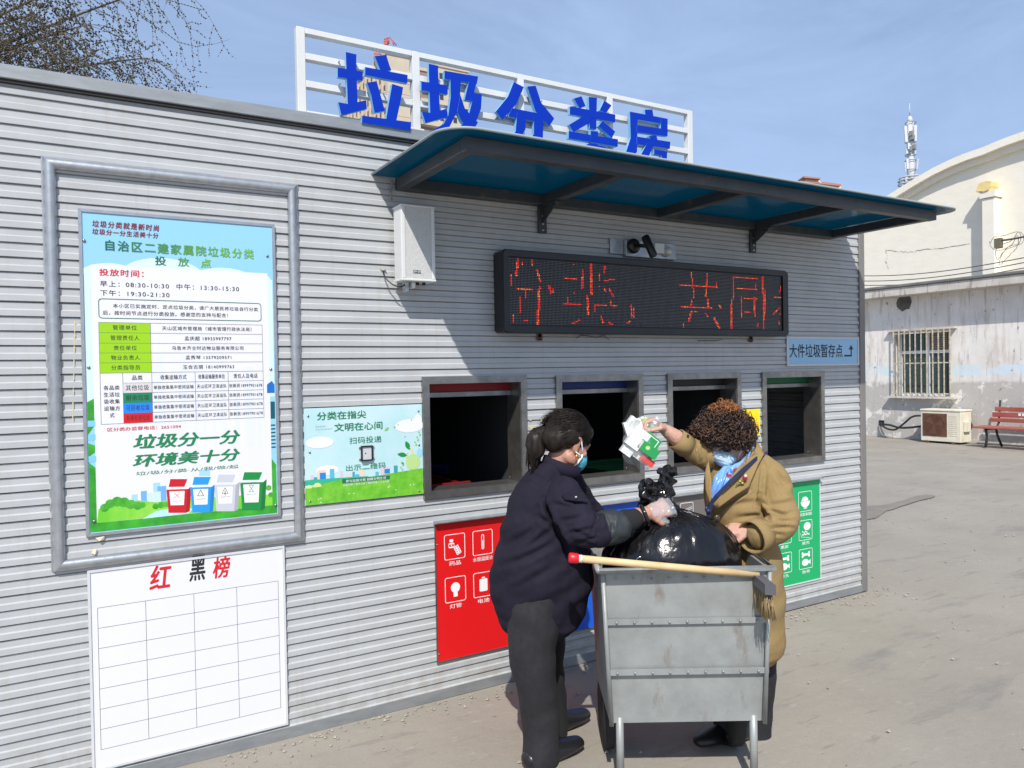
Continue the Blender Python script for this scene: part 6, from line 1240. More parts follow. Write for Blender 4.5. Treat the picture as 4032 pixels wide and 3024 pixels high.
MB().tube([t0+dB*.032, t0+dB*.3, t1-dB*.3, t1], .0125, 14).build('handle', mat('pale_wood', (.68,.50,.27), .5, nscale=14, c2=(.60,.42,.21), stretch=(1,1,1)), bm_)
MB().tube([t0-dB*.002, t0+dB*.002, t0+dB*.028, t0+dB*.030], [.014,.0185,.0175,.0165], 16).build('end_cap', mat('red_cap', (.62,.01,.02), .4), bm_)
MB().tube([t0+dB*.0305, t0+dB*.045], .0135, 14).build('collar', mat('ivory_plastic', (.75,.68,.55), .5), bm_)
hd = MB(); e_up = rF; hd.add([t1+dB*x+e_up*y+UZ*z for x in (-.02,.02) for y in (-.13,.13) for z in (-.035,.0)], [(0,1,3,2),(4,6,7,5),(0,4,5,1),(2,3,7,6),(0,2,6,4),(1,5,7,3)]); hd.build('broom_head', mat('grey_plastic', (.10,.10,.11), .5), bm_)
bs = MB(); rr = random.Random(9)
for i in range(260): p_ = t1+dB*rr.uniform(-.016,.016)+e_up*rr.uniform(-.12,.12)-UZ*.034; bs.tube([p_, p_-UZ*.09+e_up*rr.uniform(-.02,.02)+dB*rr.uniform(-.01,.02)], .0012, 3, True)
o = bs.build('bristles', mat('straw_bristle', (.35,.26,.13), .7), bm_, fix=False); o['kind'] = 'stuff'

# ================================================================== LOW PLASTERED BUILDING
XB = 15.0
lb = empty('low_building', (XB, 4.0, 0), 'low shabby plastered building with flat concrete eaves and one barred window', 'building')
M_PL = mat('peeling_plaster', (.78,.75,.71), .9, nscale=1.6, c2=(.66,.62,.57), bump=.5, bscale=7)
add_layer(M_PL, 3.2, .52, .60, (.50,.43,.35), stretch=(1,2.2,.28), fac=.45, zr=(1.4, 3.4, .5, .3))
add_layer(M_PL, 5, .55, .60, (.36,.33,.30), stretch=(1,2.0,.22), fac=.45, seed=(0,3,2))
add_layer(M_PL, 2.6, .38, .50, (.56,.70,.77), zr=(1.31, 1.52, .012, .02), fac=.75, seed=(5,0,0))
add_layer(M_PL, 3.0, .40, .44, (.43,.405,.37), zr=(-1, 1.25, .03, .15), fac=.85, seed=(1,4,2))
add_layer(M_PL, 5.0, .60, .62, (.72,.70,.67), zr=(-1, 1.35, .03, .15), fac=1, seed=(9,4,2))
add_layer(M_PL, 9, .63, .65, (.22,.20,.18), fac=.8, seed=(3,8,1))
M_CONC = mat('stained_concrete', (.62,.58,.52), .9, nscale=3, c2=(.48,.44,.39), bump=.3, bscale=12); add_layer(M_CONC, 7, .56, .62, (.22,.19,.16), stretch=(1,3,.3), fac=.7); add_layer(M_CONC, 3, .66, .70, (.25,.48,.62), stretch=(1,1.5,1), fac=.7)
def xb(k, x, y, X=XB): u, v = q(k, x, y); p = at(u, v, 0, X); return (p.y, p.z)
wy1, wz1_ = xb('h', 866, 1092); wy0, wz0_ = xb('l', 1432, 160); wz1_ = xb('h', 1150, 1060)[1]
YL_, YR_, HB = 14.0, -6.0, 2.95
B('wall', M_PL, lb, XB, XB+.25, wy1, YL_, 0, HB); B('wall', M_PL, lb, XB, XB+.25, YR_, wy0, 0, HB); B('wall', M_PL, lb, XB+.001, XB+.25, wy0, wy1, 0, wz0_); B('wall', M_PL, lb, XB+.001, XB+.25, wy0, wy1, wz1_, HB)
B('eaves', M_CONC, lb, XB-.36, XB+5, YR_-.2, YL_+.2, 2.93, 3.10, bv=.01); B('eaves_coping', mat('dark_coping', (.20,.19,.18), .9, nscale=5, namp=.3, bump=.4, bscale=8), lb, XB-.39, XB+5, YR_-.22, YL_+.22, 3.101, 3.16, bv=.012)
B('rear_wall', M_PL, lb, XB+4.7, XB+4.95, YR_, YL_, 0, HB); B('gable_wall', M_PL, lb, XB+.25, XB+4.7, YL_-.25, YL_, 0, HB)
# plinth crack line and spalled patch
sp2 = MB(); rq = random.Random(8); c_ = xb('h', 958, 775); pts = [(XB-.012, c_[0]+.19*math.cos(t)*rq.uniform(.8, 1.1), c_[1]+.17*math.sin(t)*rq.uniform(.8, 1.1)) for t in [i*math.pi/7 for i in range(14)]]; sp2.prism(pts, (.014, 0, 0)); sp2.build('spalled_patch', mat('bare_cement', (.13,.125,.11), .95, nscale=9, namp=.4, bump=.6, bscale=20), lb)
wf = MB().box(XB+.14, XB+.19, wy0, wy1, wz0_, wz0_+.04).build('window', mat('upvc_white', (.78,.78,.78), .4), lb)
UP_ = MATS['upvc_white']; zm = xb('h', 1150, 1290)[1]; ym = xb('h', 1165, 1290)[0]
for a_ in ((wy0, wy1, wz1_-.04, wz1_), (wy0, wy0+.05, wz0_+.04, wz1_-.04), (wy1-.05, wy1, wz0_+.04, wz1_-.04), (ym-.03, ym+.03, wz0_+.04, wz1_-.04), (wy0+.05, ym-.03, zm-.03, zm+.03), (ym+.03, wy1-.05, zm-.03, zm+.03)): B('frame_bar', UP_, wf, XB+.14, XB+.19, *a_)
MGL = mat('dark_glass', (.035,.055,.055), .08, spec=.7)
for a_ in ((wy0+.05, ym-.03, wz0_+.04, zm-.03), (ym+.03, wy1-.05, wz0_+.04, zm-.03), (ym+.03, wy1-.05, zm+.03, wz1_-.04)): B('pane', MGL, wf, XB+.160, XB+.168, *a_)
B('curtain', mat('grey_curtain', (.22,.24,.24), .9), wf, XB+.20, XB+.21, ym+.04, ym+.18, wz0_, wz1_)
vb = MB(); vy0, vy1 = wy0+.12, ym-.06
vb.box(XB+.150, XB+.172, wy0+.05, ym-.03, zm+.03, wz1_-.04); vb.build('board_infill', mat('brown_board', (.20,.14,.08), .8), wf)
lv = MB(); 
for i in range(7): z = zm+.07+i*.045; lv.box(XB+.125, XB+.149, vy0, vy1-.08, z, z+.014)
lv.build('vent_louvre', mat('louvre_grey', (.35,.36,.36), .5), wf)
B('window_head', M_CONC, lb, XB-.10, XB-.001, wy0-.16, wy1+.12, wz1_-.01, wz1_+.03); B('window_sill', M_CONC, lb, XB-.14, XB-.001, wy0-.16, wy1+.12, wz0_-.05, wz0_-.01)
gr = empty('window_grille', (XB-.1, (wy0+wy1)/2, wz0_), 'pale painted security grille of vertical bars over the barred window of the low building', 'grille')
MG_ = mat('grille_cream', (.58,.57,.46), .5, nscale=20, c2=(.35,.27,.18))
for x_ in (848,905,963,1020,1076,1137,1195,1258,1318,1376,1437):
    y_ = xb('h', x_, 1400, XB-.10)[0]; B('bar', MG_, gr, XB-.115, XB-.095, y_-.009, y_+.009, wz0_-.009, wz1_-.011)
ya, yb_ = xb('h', 840, 1400, XB-.1)[0], xb('h', 1447, 1400, XB-.1)[0]
for z in (xb('h', 1140, 1408)[1], wz0_+.05, wz1_-.06): B('cross_bar', MG_, gr, XB-.094, XB-.084, yb_, ya, z-.012, z+.012)
# AC unit
XA = 14.55; p1 = xb('l', 1130, 300, XA); p2 = xb('l', 1552, 645, XA); ay1, ay0, az1 = p1[0], p2[0], xb('l', 1150, 292, XA)[1]
ac = empty('air_conditioner', (XA+.17, (ay0+ay1)/2, 0), 'old cream outdoor air conditioner unit with rusty brown fan grille on the ground', 'air conditioner')
M_AC = mat('aged_cream_enamel', (.76,.72,.58), .5, nscale=6, c2=(.64,.59,.46)); M_RUST = mat('rusty_brown', (.15,.06,.03), .8, nscale=12, c2=(.10,.045,.03))
az0 = .035; B('casing', M_AC, ac, XA, XA+.36, ay0, ay1, az0, az1-.035, bv=.008); B('top_cover', M_AC, ac, XA-.015, XA+.375, ay0-.012, ay1+.012, az1-.034, az1, bv=.008)
fy1 = xb('l', 1152, 400, XA)[0]; fy0 = xb('l', 1405, 400, XA)[0]; fz1, fz0 = xb('l', 1152, 335, XA)[1], xb('l', 1152, 570, XA)[1]
B('fan_panel', M_RUST, ac, XA-.008, XA-.001, fy0, fy1, fz0, fz1); fcx, fcz = (fy0+fy1)/2, (fz0+fz1)/2; R_f = min(fy1-fy0, fz1-fz0)*.46
gb_ = MB()
for r_ in [R_f*(i+1)/7 for i in range(7)]: gb_.tube([(XA-.018, fcy, fcz_) for fcy, fcz_ in [(fcx+r_*math.cos(a*math.pi/12), fcz+r_*math.sin(a*math.pi/12)) for a in range(25)]], .003, 4)
gb_.build('fan_guard', M_RUST, ac)
fb = MB()
for a0 in (0.3, 2.4, 4.5): fb.add([(XA-.0095, fcx, fcz)]+[(XA-.0095-.003*math.sin(i), fcx+R_f*.85*math.cos(a0+i*.28), fcz+R_f*.85*math.sin(a0+i*.28)) for i in range(4)], [(0,1,2,3,4)])
fb.build('fan_blades', mat('fan_blade_brown', (.17,.085,.05), .6), ac)
lv = MB()
for i in range(11): z = az0+.12+i*(az1-az0-.25)/10; lv.box(XA-.006, XA-.0005, ay0+.06, fy0-.04, z, z+.016)
lv.build('side_louvres', M_AC, ac)
B('valve_cover', M_AC, ac, XA+.08, XA+.26, ay0-.05, ay0-.001, az1-.42, az1-.22, bv=.008)
for y_ in (ay0+.12, ay1-.16): B('foot', M_RUST, ac, XA-.02, XA+.38, y_, y_+.05, .0, az0-.001)
# hoses
def hose(name, label, pts, r_, m, cat='hose'):
    P3 = [Vector((X, *xb(k, x, y, X))) for k, x, y, X in pts]; out = []
    for i in range(len(P3)-1):
        p0, p1_, p2_, p3 = P3[max(i-1,0)], P3[i], P3[i+1], P3[min(i+2, len(P3)-1)]
        for j in range(6): t = j/6; out.append(.5*((2*p1_)+(-p0+p2_)*t+(2*p0-5*p1_+4*p2_-p3)*t*t+(-p0+3*p1_-3*p2_+p3)*t**3))
    out.append(P3[-1]); return tag(MB().tube(out, r_, 7).build(name, m), label, cat)
M_HOSE = mat('black_lagging', (.02,.022,.028), .6)
hose('refrigerant_hose', 'black lagged hose arching from the wall hole up to the air conditioner', [('l',712,435,14.97),('l',760,490,14.85),('l',860,510,14.8),('l',960,440,14.75),('l',1040,375,14.72),('l',1133,362,14.75)], .020, M_HOSE)
hose('refrigerant_hose', 'black lagged hose running low and level from the wall hole to the air conditioner', [('l',700,455,14.97),('l',800,460,14.85),('l',900,488,14.78),('l',1010,488,14.75),('l',1128,475,14.75)], .022, M_HOSE)
hose('drain_tube', 'thin grey tube drooping from the wall hole to the ground', [('l',705,440,14.97),('l',705,520,14.93),('l',740,570,14.9),('l',790,578,14.85)], .011, mat('grey_tube', (.32,.31,.29), .6), 'tube')
hose('loose_cable', 'tangled dark cable hanging beside the right end of the air conditioner', [('l',1640,420,14.85),('l',1668,470,14.85),('l',1640,520,14.85),('l',1620,560,14.85),('l',1610,600,14.85),('l',1640,630,14.85)], .018, M_HOSE, 'cable')
MB_ = MB().box(XB-.02, XB-.001, xb('l', 722, 440)[0]-.06, xb('l', 722, 440)[0]+.05, xb('l', 712, 440)[1]-.05, xb('l', 712, 440)[1]+.06); o = MB_.build('wall_hole_patch', mat('hole_black', (.01,.01,.01), .9), lb)
# bench
XS = 14.25; bn = empty('park_bench', (XS+.3, 3.7, 0), 'bench with faded red wooden slats and black metal legs against the shabby wall', 'bench')
M_SLAT = mat('faded_red_wood', (.38,.105,.075), .6, nscale=9, c2=(.30,.075,.055), stretch=(1,.3,1)); by1 = xb('l', 1860, 400, XS+.45)[0]; by0 = by1-1.55
for i, (ya_, yb2) in enumerate(((270, 315), (325, 375), (385, 425))):
    z1_ = xb('l', 1885, ya_, XS+.5)[1]; z0_ = xb('l', 1885, yb2, XS+.5)[1]; xo = XS+.52-.03*i; B('back_slat', M_SLAT, bn, xo, xo+.03, by0, by1-.04+.03*i, z0_, z1_, bv=.006)
sz = xb('l', 1760, 478, XS)[1]
for i in range(4): B('seat_slat', M_SLAT, bn, XS+i*.105, XS+.09+i*.105, by0+.02, by1+.09, sz-.035, sz, bv=.006)
for y_ in (by1-.12, by0+.14):
    lg = MB(); lg.tube([(XS+.06, y_, sz-.036), (XS+.10, y_, sz*.5), (XS+.05, y_, .01)], .022, 8); lg.tube([(XS+.40, y_, sz-.04), (XS+.42, y_-.02, sz*.5), (XS+.52, y_-.04, .01)], .022, 8); lg.tube([(XS+.05, y_, sz-.05), (XS+.42, y_, sz-.05)], .018, 8); lg.tube([(XS+.40, y_, sz-.05), (XS+.505, y_, sz+.05), (XS+.56, y_, sz+.46)], .018, 8); lg.build('leg', mat('cast_iron', (.025,.03,.028), .5), bn)
ltr = MB(); z_ = xb('l', 2100, 352, XS+.49)[1]
for i in range(12): y_ = by1-.46-i*.06; ltr.box(XS+.4885, XS+.4895, y_-.04, y_, z_-.02, z_+.025)
o = ltr.build('faded_white_print', M_TXTW, bn); o['kind'] = 'stuff'

# ================================================================== CREAM VAULTED HALL
XC = 24.0
hl = empty('vaulted_hall', (XC, 6, 0), 'large cream rendered hall with curved vaulted roof edge behind the low building', 'building')
M_CR = mat('cream_render', (.86,.81,.69), .9, nscale=2.2, c2=(.82,.77,.65), bump=.45, bscale=5, stretch=(1,1,1.8)); add_layer(M_CR, 4, .62, .70, (.66,.62,.54), stretch=(1,1.5,.4), fac=.4)
pts = [xb(k, x, y, XC) for k, x, y in (('d',945,1255),('d',1150,1130),('d',1320,1035),('d',1500,950),('d',1660,885),('d',1830,830),('d',2050,740),('d',2212,683))]
# extend: arch continues down to the left and over a crown to the right
(ya_, za_), (yb2, zb2) = pts[0], pts[1]; sl_ = (za_-zb2)/(ya_-yb2)
left = [(ya_+d_, za_+sl_*d_*(1+d_*.05)) for d_ in (3.6, 2.4, 1.2)]; left = [(y_, max(2.5, z_)) for y_, z_ in left]
(yc, zc2), (yd, zd) = pts[-2], pts[-1]; sr = (zd-zc2)/(yd-yc); right = []; y_, z_ = yd, zd
for i in range(8): y_ -= 1.0; sr *= .72; z_ += -sr*1.0; right.append((y_, z_))
crown = right[-1][1]; mir = [(2*right[-1][0]-y2, z2) for y2, z2 in (left+pts+right[:-1])][::-1]
arch = left+pts+right+mir
n = len(arch); poly = [(XC, y2, z2) for y2, z2 in arch]+[(XC, arch[-1][0], 0), (XC, arch[0][0], 0)]
MB().prism(poly, (9, 0, 0)).build('wall', M_CR, hl)
rim = MB(); vs = []
for y2, z2 in arch: vs += [(XC-.30, y2, z2-.02), (XC-.30, y2, z2+.20), (XC+9.2, y2, z2+.20), (XC+9.2, y2, z2+.001)]
rim.add(vs, [(i*4+k, i*4+(k+1)%4, (i+1)*4+(k+1)%4, (i+1)*4+k) for i in range(n-1) for k in range(4)]+[(0,1,2,3), ((n-1)*4, (n-1)*4+3, (n-1)*4+2, (n-1)*4+1)]); rim.build('roof_edge', M_CR, hl)
r2 = MB(); vs = []
for y2, z2 in arch: vs += [(XC-.12, y2, z2-.20), (XC-.12, y2, z2-.021), (XC+.01, y2, z2-.021), (XC+.01, y2, z2-.20)]
r2.add(vs, [(i*4+k, i*4+(k+1)%4, (i+1)*4+(k+1)%4, (i+1)*4+k) for i in range(n-1) for k in range(4)]); r2.build('cornice', M_CR, hl)
pa = xb('d', 1778, 1290, XC-.3); pb2 = xb('d', 1914, 1290, XC-.3)
B('pilaster', M_CR, hl, XC-.36, XC-.001, pb2[0], pa[0], 0, xb('d', 1850, 1275, XC-.3)[1], bv=.02)
B('pilaster_cap', M_CR, hl, XC-.40, XC-.001, pb2[0]-.04, pa[0]+.04, xb('d', 1850, 1272, XC-.3)[1], xb('d', 1850, 1205, XC-.3)[1])
M_CR2 = mat('yellow_cream_render', (.76,.71,.53), .9, nscale=3, c2=(.73,.68,.50), bump=.3, bscale=6)
ypl = MB(); y_p = [xb('d', *p_, XC-.05) for p_ in ((1775,1225),(1810,1140),(1890,1110),(1940,1115),(1935,1160),(1910,1205),(1860,1222),(1830,1218))]; ypl.prism([(XC-.43, y2, z2) for y2, z2 in y_p], (.42, 0, 0)); ypl.build('yellow_patch', mat('yellow_paint', (.88,.68,.30), .8, nscale=4, namp=.15), hl)
B('right_bay', M_CR2, hl, XC-.20, XC-.002, -9, pb2[0]-.001, 0, xb('d', 2000, 1195, XC-.2)[1]-.6) if False else None
# cracks
M_CRK = mat('crack_brown', (.22,.16,.12), .95)
ck = MB(); rq = random.Random(4)
def crack(pts, wd):
    P2 = [xb('h', *p_, XC-.004) for p_ in pts]; out = []
    for (a, b) in zip(P2, P2[1:]):
        for j in range(6): t = j/6; out.append((a[0]+(b[0]-a[0])*t+rq.uniform(-.02,.02), a[1]+(b[1]-a[1])*t+rq.uniform(-.025,.025)))
    for (a, b) in zip(out, out[1:]): w = wd*rq.uniform(.3, 1.4); ck.add([(XC-.006, a[0], a[1]), (XC-.006, b[0], b[1]), (XC-.006, b[0], b[1]+w), (XC-.006, a[0], a[1]+w)], [(0,1,2,3)])
crack([(760,225),(900,240),(1000,250),(1150,225),(1400,200),(1700,145)], .014); crack([(760,220),(780,290),(765,350),(800,440)], .02)
ck.build('crack', M_CRK, hl, fix=False)
# wires
for i, (ya2, yb3) in enumerate(((412, 268), (470, 318), (512, 378), (553, 440))):
    a = at(*q('h', 300, ya2+14), 0, 19.0); b = at(*q('h', 2600, yb3-40 if i < 3 else 470), 0, 17.5); a.y += 1; 
    P3 = [a+(b-a)*(j/20)-Vector((0,0,.25*math.sin(math.pi*j/20))) for j in range(21)]
    tag(MB().tube(P3, .011, 5).build('overhead_wire', mat('wire_dark', (.10,.09,.09), .6)), ['uppermost overhead wire crossing the cream hall', 'second overhead wire from the top crossing the cream hall', 'third overhead wire from the top crossing the cream hall', 'lowest overhead wire just above the low building eaves'][i], 'wire', 'overhead wires in front of the cream hall')
cw = MB()
for k in range(3): c_ = at(*q('h', 2030+k*12, 130+k*14), 0, 18.0); cw.tube([c_+Vector((.05*math.sin(a*.9), .34*math.cos(a*math.pi/10+k)*(1-.22*k), .17*math.sin(a*math.pi/10)*(1+.3*k)+.05*math.sin(a+2*k)-.08*k)) for a in range(21)], .006, 5)
c_ = at(*q('h', 1945, 150), 0, 18.0); cw.box(c_.x-.05, c_.x+.05, c_.y-.07, c_.y+.07, c_.z-.12, c_.z+.10)
tag(cw.build('coiled_cable', mat('cable_olive', (.16,.14,.09), .7)), 'loose loops of coiled cable on the wires near the pilaster', 'cable')
a = at(*q('h', 1930, 130), 0, 18.0); b = at(*q('h', 2500, -10), 0, 18.0); tag(MB().tube([a+(b-a)*(j/8)-Vector((0,0,.05*math.sin(math.pi*j/8))) for j in range(9)], .022, 5).build('overhead_cable', MATS['wire_dark']), 'thick cable rising to the upper right from the coiled loops', 'cable')

# ================================================================== ANTENNA MAST
zt3 = 95.0; mp_ = lambda x, y, dz=0: P(*q('d', x, y), zt3+dz)
mast = empty('antenna_mast', (mp_(1020, 1200).x, mp_(1020, 1200).y, 0), 'slim white telecom mast with panel antennas and a ring platform behind the vaulted hall', 'mast')
M_MAST = mat('mast_grey', (.50,.52,.54), .5, nscale=2, namp=.15); M_ANT = mat('antenna_white', (.58,.60,.62), .5); M_MD = mat('mast_dark', (.24,.25,.26), .6)
base = Vector((mp_(1025, 1200).x, mp_(1025, 1200).y, 0)); MB().tube([base, mp_(1032, 1200)], .75, 12).build('lower_mast', M_MAST, mast)
MB().tube([mp_(1035,1200), mp_(1030,990), mp_(1025,820), mp_(1022,640), mp_(1020,480)], [.42,.46,.44,.42,.42], 12).build('pole', M_ANT, mast)
MB().tube([mp_(1020,480), mp_(1017,440), mp_(1016,418)], [.42,.26,.12], 10).build('pole_cap', M_ANT, mast); MB().tube([mp_(1016,420), mp_(1013,285)], [.09,.05], 6).build('lightning_rod', M_MAST, mast)
for (x, y0_, y1_, w, dx, dz) in ((972,522,688,14,12,-.6),(1078,512,678,15,-4,-.6),(1000,470,600,5,3,-.5),(1045,470,600,5,0,-.5),(992,860,968,11,4,-.8),(968,900,1000,8,6,-1),(1105,865,975,8,-12,-1),(990,760,810,10,0,-.7),(1074,720,815,9,2,-.7),(1010,700,760,12,0,-.9),(1083,1020,1060,7,0,-1),(985,1058,1095,13,0,-1)):
    a, b = mp_(x, y0_, dz), mp_(x+dx, y1_, dz); w_ = w*zt3/FPX/2.6587*1.0; MB().prism([a-RT*w_, a+RT*w_, b+RT*w_, b-RT*w_], FW*w_*.8).build('panel_antenna', M_ANT if w > 9 else M_MAST, mast)
for y_ in (490, 590, 690, 825, 885, 985): c_ = mp_(1024, y_); MB().tube([c_+(Vector((1,0,0))*math.cos(a*math.pi/8)+Vector((0,1,0))*math.sin(a*math.pi/8))*.62 for a in range(17)], .05, 4).build('collar_ring', M_MD, mast)
for (y_, r_) in ((1065, 3.0), (1095, 3.3), (1130, 3.3), (1150, 2.2)): c_ = mp_(1026, y_); MB().tube([c_+(Vector((1,0,0))*math.cos(a*math.pi/12)+Vector((0,1,0))*math.sin(a*math.pi/12))*r_*.43 for a in range(25)], .09, 4).build('platform_ring', M_MAST, mast)
st_ = MB(); c_ = mp_(1026, 1150); c2_ = mp_(1026, 1060)
for a in range(8): d_ = Vector((math.cos(a*math.pi/4), math.sin(a*math.pi/4), 0)); st_.tube([c_+d_*.4-Vector((0,0,1.5)), c_+d_*1.3, c2_+d_*1.25], .045, 4)
st_.build('platform_stays', M_MD, mast)
for (x, y_) in ((1035,600),(1045,640),(1015,760),(1060,740),(1010,1075),(1070,1080)): c_ = mp_(x, y_, -.7); MB().box(c_.x-.2, c_.x+.2, c_.y-.2, c_.y+.2, c_.z-.28, c_.z+.28).build('radio_unit', M_MD, mast)

# ================================================================== TOWER BLOCKS
ZT_ = 210.0
def tower_box(name, label, u_corner, v_top, u_right, u_left, Zd, facade_m, win_rows, wr_right, wr_left, extra=0):
    c_ = P(u_corner, v_top, Zd); e = empty(name, (c_.x, c_.y, 0), label, 'tower block'); xr = at(u_right, v_top, 1, c_.y).x; yl = at(u_left, v_top, 0, c_.x).y if u_left else c_.y+25
    B('walls', facade_m, e, c_.x, xr, c_.y, yl, 0, c_.z); B('parapet', M_TP, e, c_.x-.3, xr+.3, c_.y-.3, yl+.3, c_.z+.01, c_.z+.9)
    H_ = c_.z; me = None; m_w = mat('tower_glass', (.05,.055,.07), .2)
    for r in range(win_rows):
        z = H_-3.4-r*3.1
        for t in wr_right:
            x = c_.x+(xr-c_.x)*t; o = me and bpy.data.objects.new('window', me)
            if not me: o = MB().box(-.6, .6, -.09, 0, 0, 1.7).build('window', m_w); me = o.data; bpy.data.objects.remove(o); o = bpy.data.objects.new('window', me)
            col.objects.link(o); o.parent = e; o.location = Vector((x, c_.y-.001, z))-e.location
        for t in wr_left:
            y_ = c_.y+(yl-c_.y)*t; o = bpy.data.objects.new('window', me); col.objects.link(o); o.parent = e; o.rotation_euler = (0,0,-math.pi/2); o.location = Vector((c_.x-.001, y_, z))-e.location
    return e, c_, xr, yl
M_TW = mat('tower_sand_tiles', (.58,.50,.38), .8, nscale=.25, c2=(.50,.43,.33)); M_TP = mat('tower_parapet', (.55,.45,.33), .8)
t1_, c_, xr, yl = tower_box('tower_block', 'nearer sand coloured high rise seen through the roof sign with a red lattice on top', 1523, 212, 1634, 1352, 210, M_TW, 13, [.86], [.06,.15,.24,.33,.42,.51,.60,.69,.78,.87,.95])
rb_ = MB()
for i in range(14): z = c_.z-3.4-i*3.1-.5; rb_.box(c_.x-.06, xr, c_.y-.06, c_.y-.001, z-.25, z)
rb_.build('floor_bands', M_TP, t1_)
for t in [(i+.5)/11+.045 for i in range(10)]:
    y_ = c_.y+(yl-c_.y)*t; B('pier', M_TP, t1_, c_.x-.5, c_.x-.002, y_-.35, y_+.35, c_.z-50, c_.z-.5)
t2_, c2_, xr2, yl2 = tower_box('tower_block', 'further sand coloured high rise behind the second sign character', 1722, 262, 1842, 1700, 225, M_TW, 12, [.12, .55], [])
tb_, c3_, xr3, yl3 = tower_box('tower_block', 'recessed dark balcony block between the two sand coloured high rises', 1640, 275, 1725, 1600, 222, mat('balcony_dark', (.26,.22,.19), .8), 2, [.5], [])
for i in range(10): B('balcony', M_TW, tb_, c3_.x+.3, xr3, c3_.y-2.2, c3_.y-.01, c3_.z-4-i*6.1, c3_.z-2.6-i*6.1)
lt = MB(); M_LAT = mat('lattice_red', (.42,.12,.12), .7); base_c = P(1500, 190, 214)
def lp_(x, y_, dz=0): return P(*q('b', x, y_), 214+dz)
for dz in (0, 3):
    for a, b in (((690,365),(690,470)),((690,365),(760,380)),((760,285),(760,390)),((760,285),(800,270)),((800,270),(850,330)),((795,275),(795,320)),((705,370),(705,460)),((720,380),(740,400)),((760,300),(800,300)),((775,275),(775,380)),((820,300),(830,330)),((690,390),(770,395)),((690,420),(720,430))): lt.tube([lp_(*a, dz), lp_(*b, dz)], .16, 4)
lt.prism([lp_(757,285), lp_(785,275), lp_(785,315), lp_(757,320)], FW*1.5)
lt.build('rooftop_lattice', M_LAT, t1_)
# roof penthouse peeping above the canopy far right
ph = empty('distant_house', (P(3230,715,70).x, P(3230,715,70).y, 0), 'distant cream block with brown stepped roof edge peeping over the canopy', 'building')
def phb(nm, u0, u1, v0, v1, zd, m, th=3):
    a, b, c2, d_ = P(u0, v0, zd), P(u1, v0+(u1-u0)*.10, zd), P(u1, v1+(u1-u0)*.10, zd), P(u0, v1, zd); MB().prism([a, b, c2, d_], FW*th).build(nm, m, ph)
MBR = mat('roof_brown', (.36,.19,.14), .8); MCRE = mat('house_cream', (.66,.60,.48), .8)
a = P(3150, 712, 70); b = P(3311, 722, 70); MB().prism([Vector((a.x, a.y, 0)), Vector((b.x, b.y, 0)), b, a], FW*6).build('walls', MCRE, ph)
phb('roof_edge', 3165, 3231, 693, 699, 69, MBR); phb('roof_step', 3172, 3228, 699.5, 712, 69.5, MCRE); phb('roof_edge', 3152, 3312, 711, 716, 68.5, MBR); phb('roof_edge', 3240, 3312, 716, 722, 68.8, MBR)

# ================================================================== BARE BUDDING TREE
tr_ = empty('budding_tree', (-2.3, 5.2, 0), 'tree with thin drooping branches covered in small round buds behind the cabin roof', 'tree')
M_BARK = mat('bark_brown', (.13,.10,.075), .9, nscale=20, namp=.3); M_TWIG = mat('twig_grey_brown', (.20,.165,.13), .85); M_BUD = mat('bud_brown', (.045,.036,.02), .85, nscale=30, c2=(.085,.075,.03))
MB().tube([(-2.3,5.2,0), (-2.28,5.15,1.2), (-2.2,5.1,2.4), (-2.1,5.05,3.2)], [.16,.13,.11,.09], 12).build('trunk', M_BARK, tr_)
rt_ = random.Random(21); limbs = MB(); twigs = MB(); buds = MB()
def bud(p_, r_):
    buds.add([p_+Vector((r_,0,0)), p_+Vector((0,r_,0)), p_+Vector((-r_,0,0)), p_+Vector((0,-r_,0)), p_+Vector((0,0,r_*1.1)), p_-Vector((0,0,r_*1.1))], [(0,1,4),(1,2,4),(2,3,4),(3,0,4),(1,0,5),(2,1,5),(3,2,5),(0,3,5)])
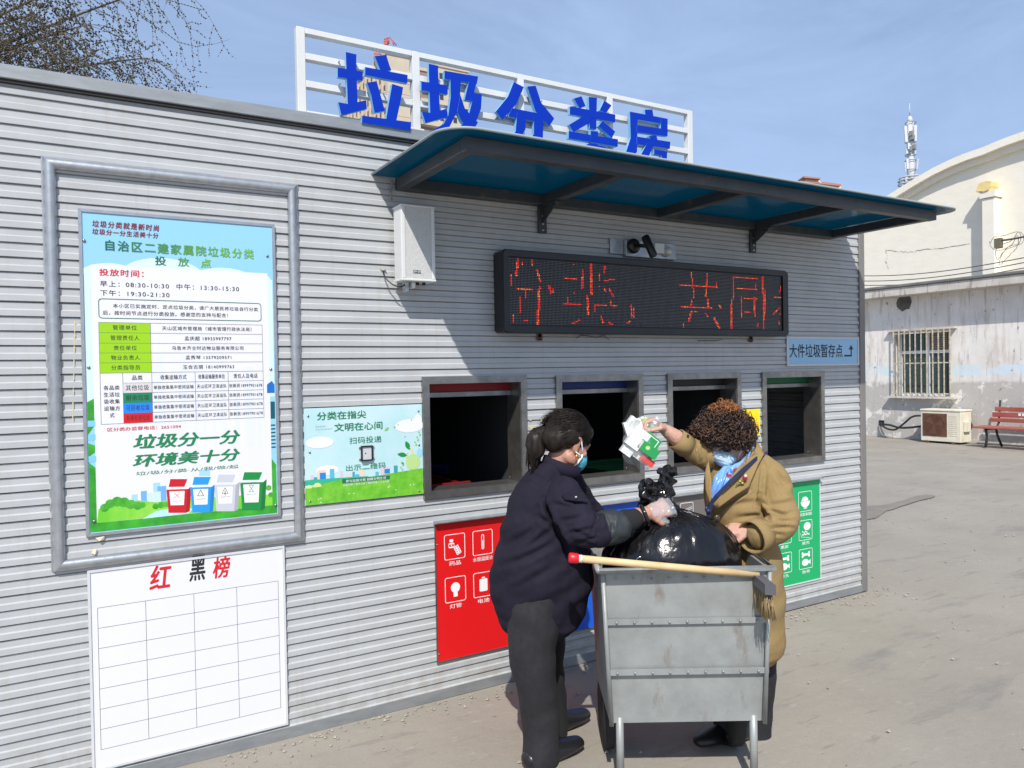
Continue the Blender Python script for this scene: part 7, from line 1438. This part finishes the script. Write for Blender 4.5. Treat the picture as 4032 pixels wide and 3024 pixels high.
def twig(p0, d0, L_, r0, droop, dens):
    n = max(6, int(L_/.045)); p_ = Vector(p0); d = Vector(d0).normalized(); pts = [p_.copy()]; side = Vector((rt_.gauss(0,1), rt_.gauss(0,1), rt_.gauss(0,.4))).normalized()*.05
    for i in range(n):
        t = i/n; d = (d+Vector((0,0,-1))*droop*(.10 if t < .72 else -.16)+side*.5+Vector((rt_.gauss(0,.05), rt_.gauss(0,.05), rt_.gauss(0,.05)))).normalized(); p_ = p_+d*L_/n; pts.append(p_.copy())
        if t > .12:
            for _ in range(2):
                if rt_.random() < dens*.62: bud(p_-d*rt_.random()*L_/n+Vector((rt_.gauss(0,.006), rt_.gauss(0,.006), rt_.gauss(0,.006))), rt_.uniform(.006,.0105))
    twigs.tube(pts, [r0*(1-.7*i/n) for i in range(n+1)], 3, True); return pts
top0 = Vector((-2.1,5.05,3.2))
ends = [(at(u, v, 1, Y)) for u, v, Y in ((120,60,4.6),(330,100,4.9),(560,230,5.2),(60,200,4.3),(420,-120,5.3),(200,-260,4.8),(650,-60,5.4),(-150,-100,4.7),(-250,150,5.6),(300,240,5.8))]
for e_ in ends:
    mid = top0*.5+e_*.5+Vector((0, rt_.uniform(-.2,.2), .28)); L0 = [top0*(1-t)**2+mid*2*t*(1-t)+e_*t*t for t in [i/14 for i in range(15)]]
    limbs.tube(L0, [.024*(1-.75*i/14) for i in range(15)], 6)
    for i in range(2, 15):
        for _ in range(8 if e_ is not ends[6] else 4):
            base = L0[i]; d = Vector((rt_.uniform(-.35,1.0), rt_.uniform(-.7,.7), rt_.uniform(-.45,.75))); pts = twig(base, d, rt_.uniform(.45,1.15), .0030, rt_.uniform(.5,1.6), 1)
            for _ in range(2):
                j = rt_.randrange(2, len(pts)-1); twig(pts[j], Vector((rt_.uniform(-.4,1), rt_.uniform(-.6,.6), rt_.uniform(-.9,.4))), rt_.uniform(.15,.45), .0020, rt_.uniform(.3,1.2), 1)
pts_l = [at(u, v, 1, 5.0) for u, v in ((560,70),(640,120),(700,165),(770,183),(850,172),(905,155))]
twigs.tube(pts_l, [.004,.0035,.003,.0024,.0018,.001], 3); [bud(pts_l[i]+(pts_l[i+1]-pts_l[i])*t, .008) for i in range(4) for t in (0,.2,.4,.6,.8)]
pts_l = [at(u, v, 1, 5.0) for u, v in ((600,-20),(680,5),(740,22),(800,40))]; twigs.tube(pts_l, .003, 3); [bud(pts_l[i]+(pts_l[i+1]-pts_l[i])*t, .008) for i in range(3) for t in (0,.2,.4,.6,.8)]
limbs.build('limb', M_BARK, tr_); o = twigs.build('twigs', M_TWIG, tr_, fix=False); o['kind'] = 'stuff'; o = buds.build('buds', M_BUD, tr_, fix=False); o['kind'] = 'stuff'
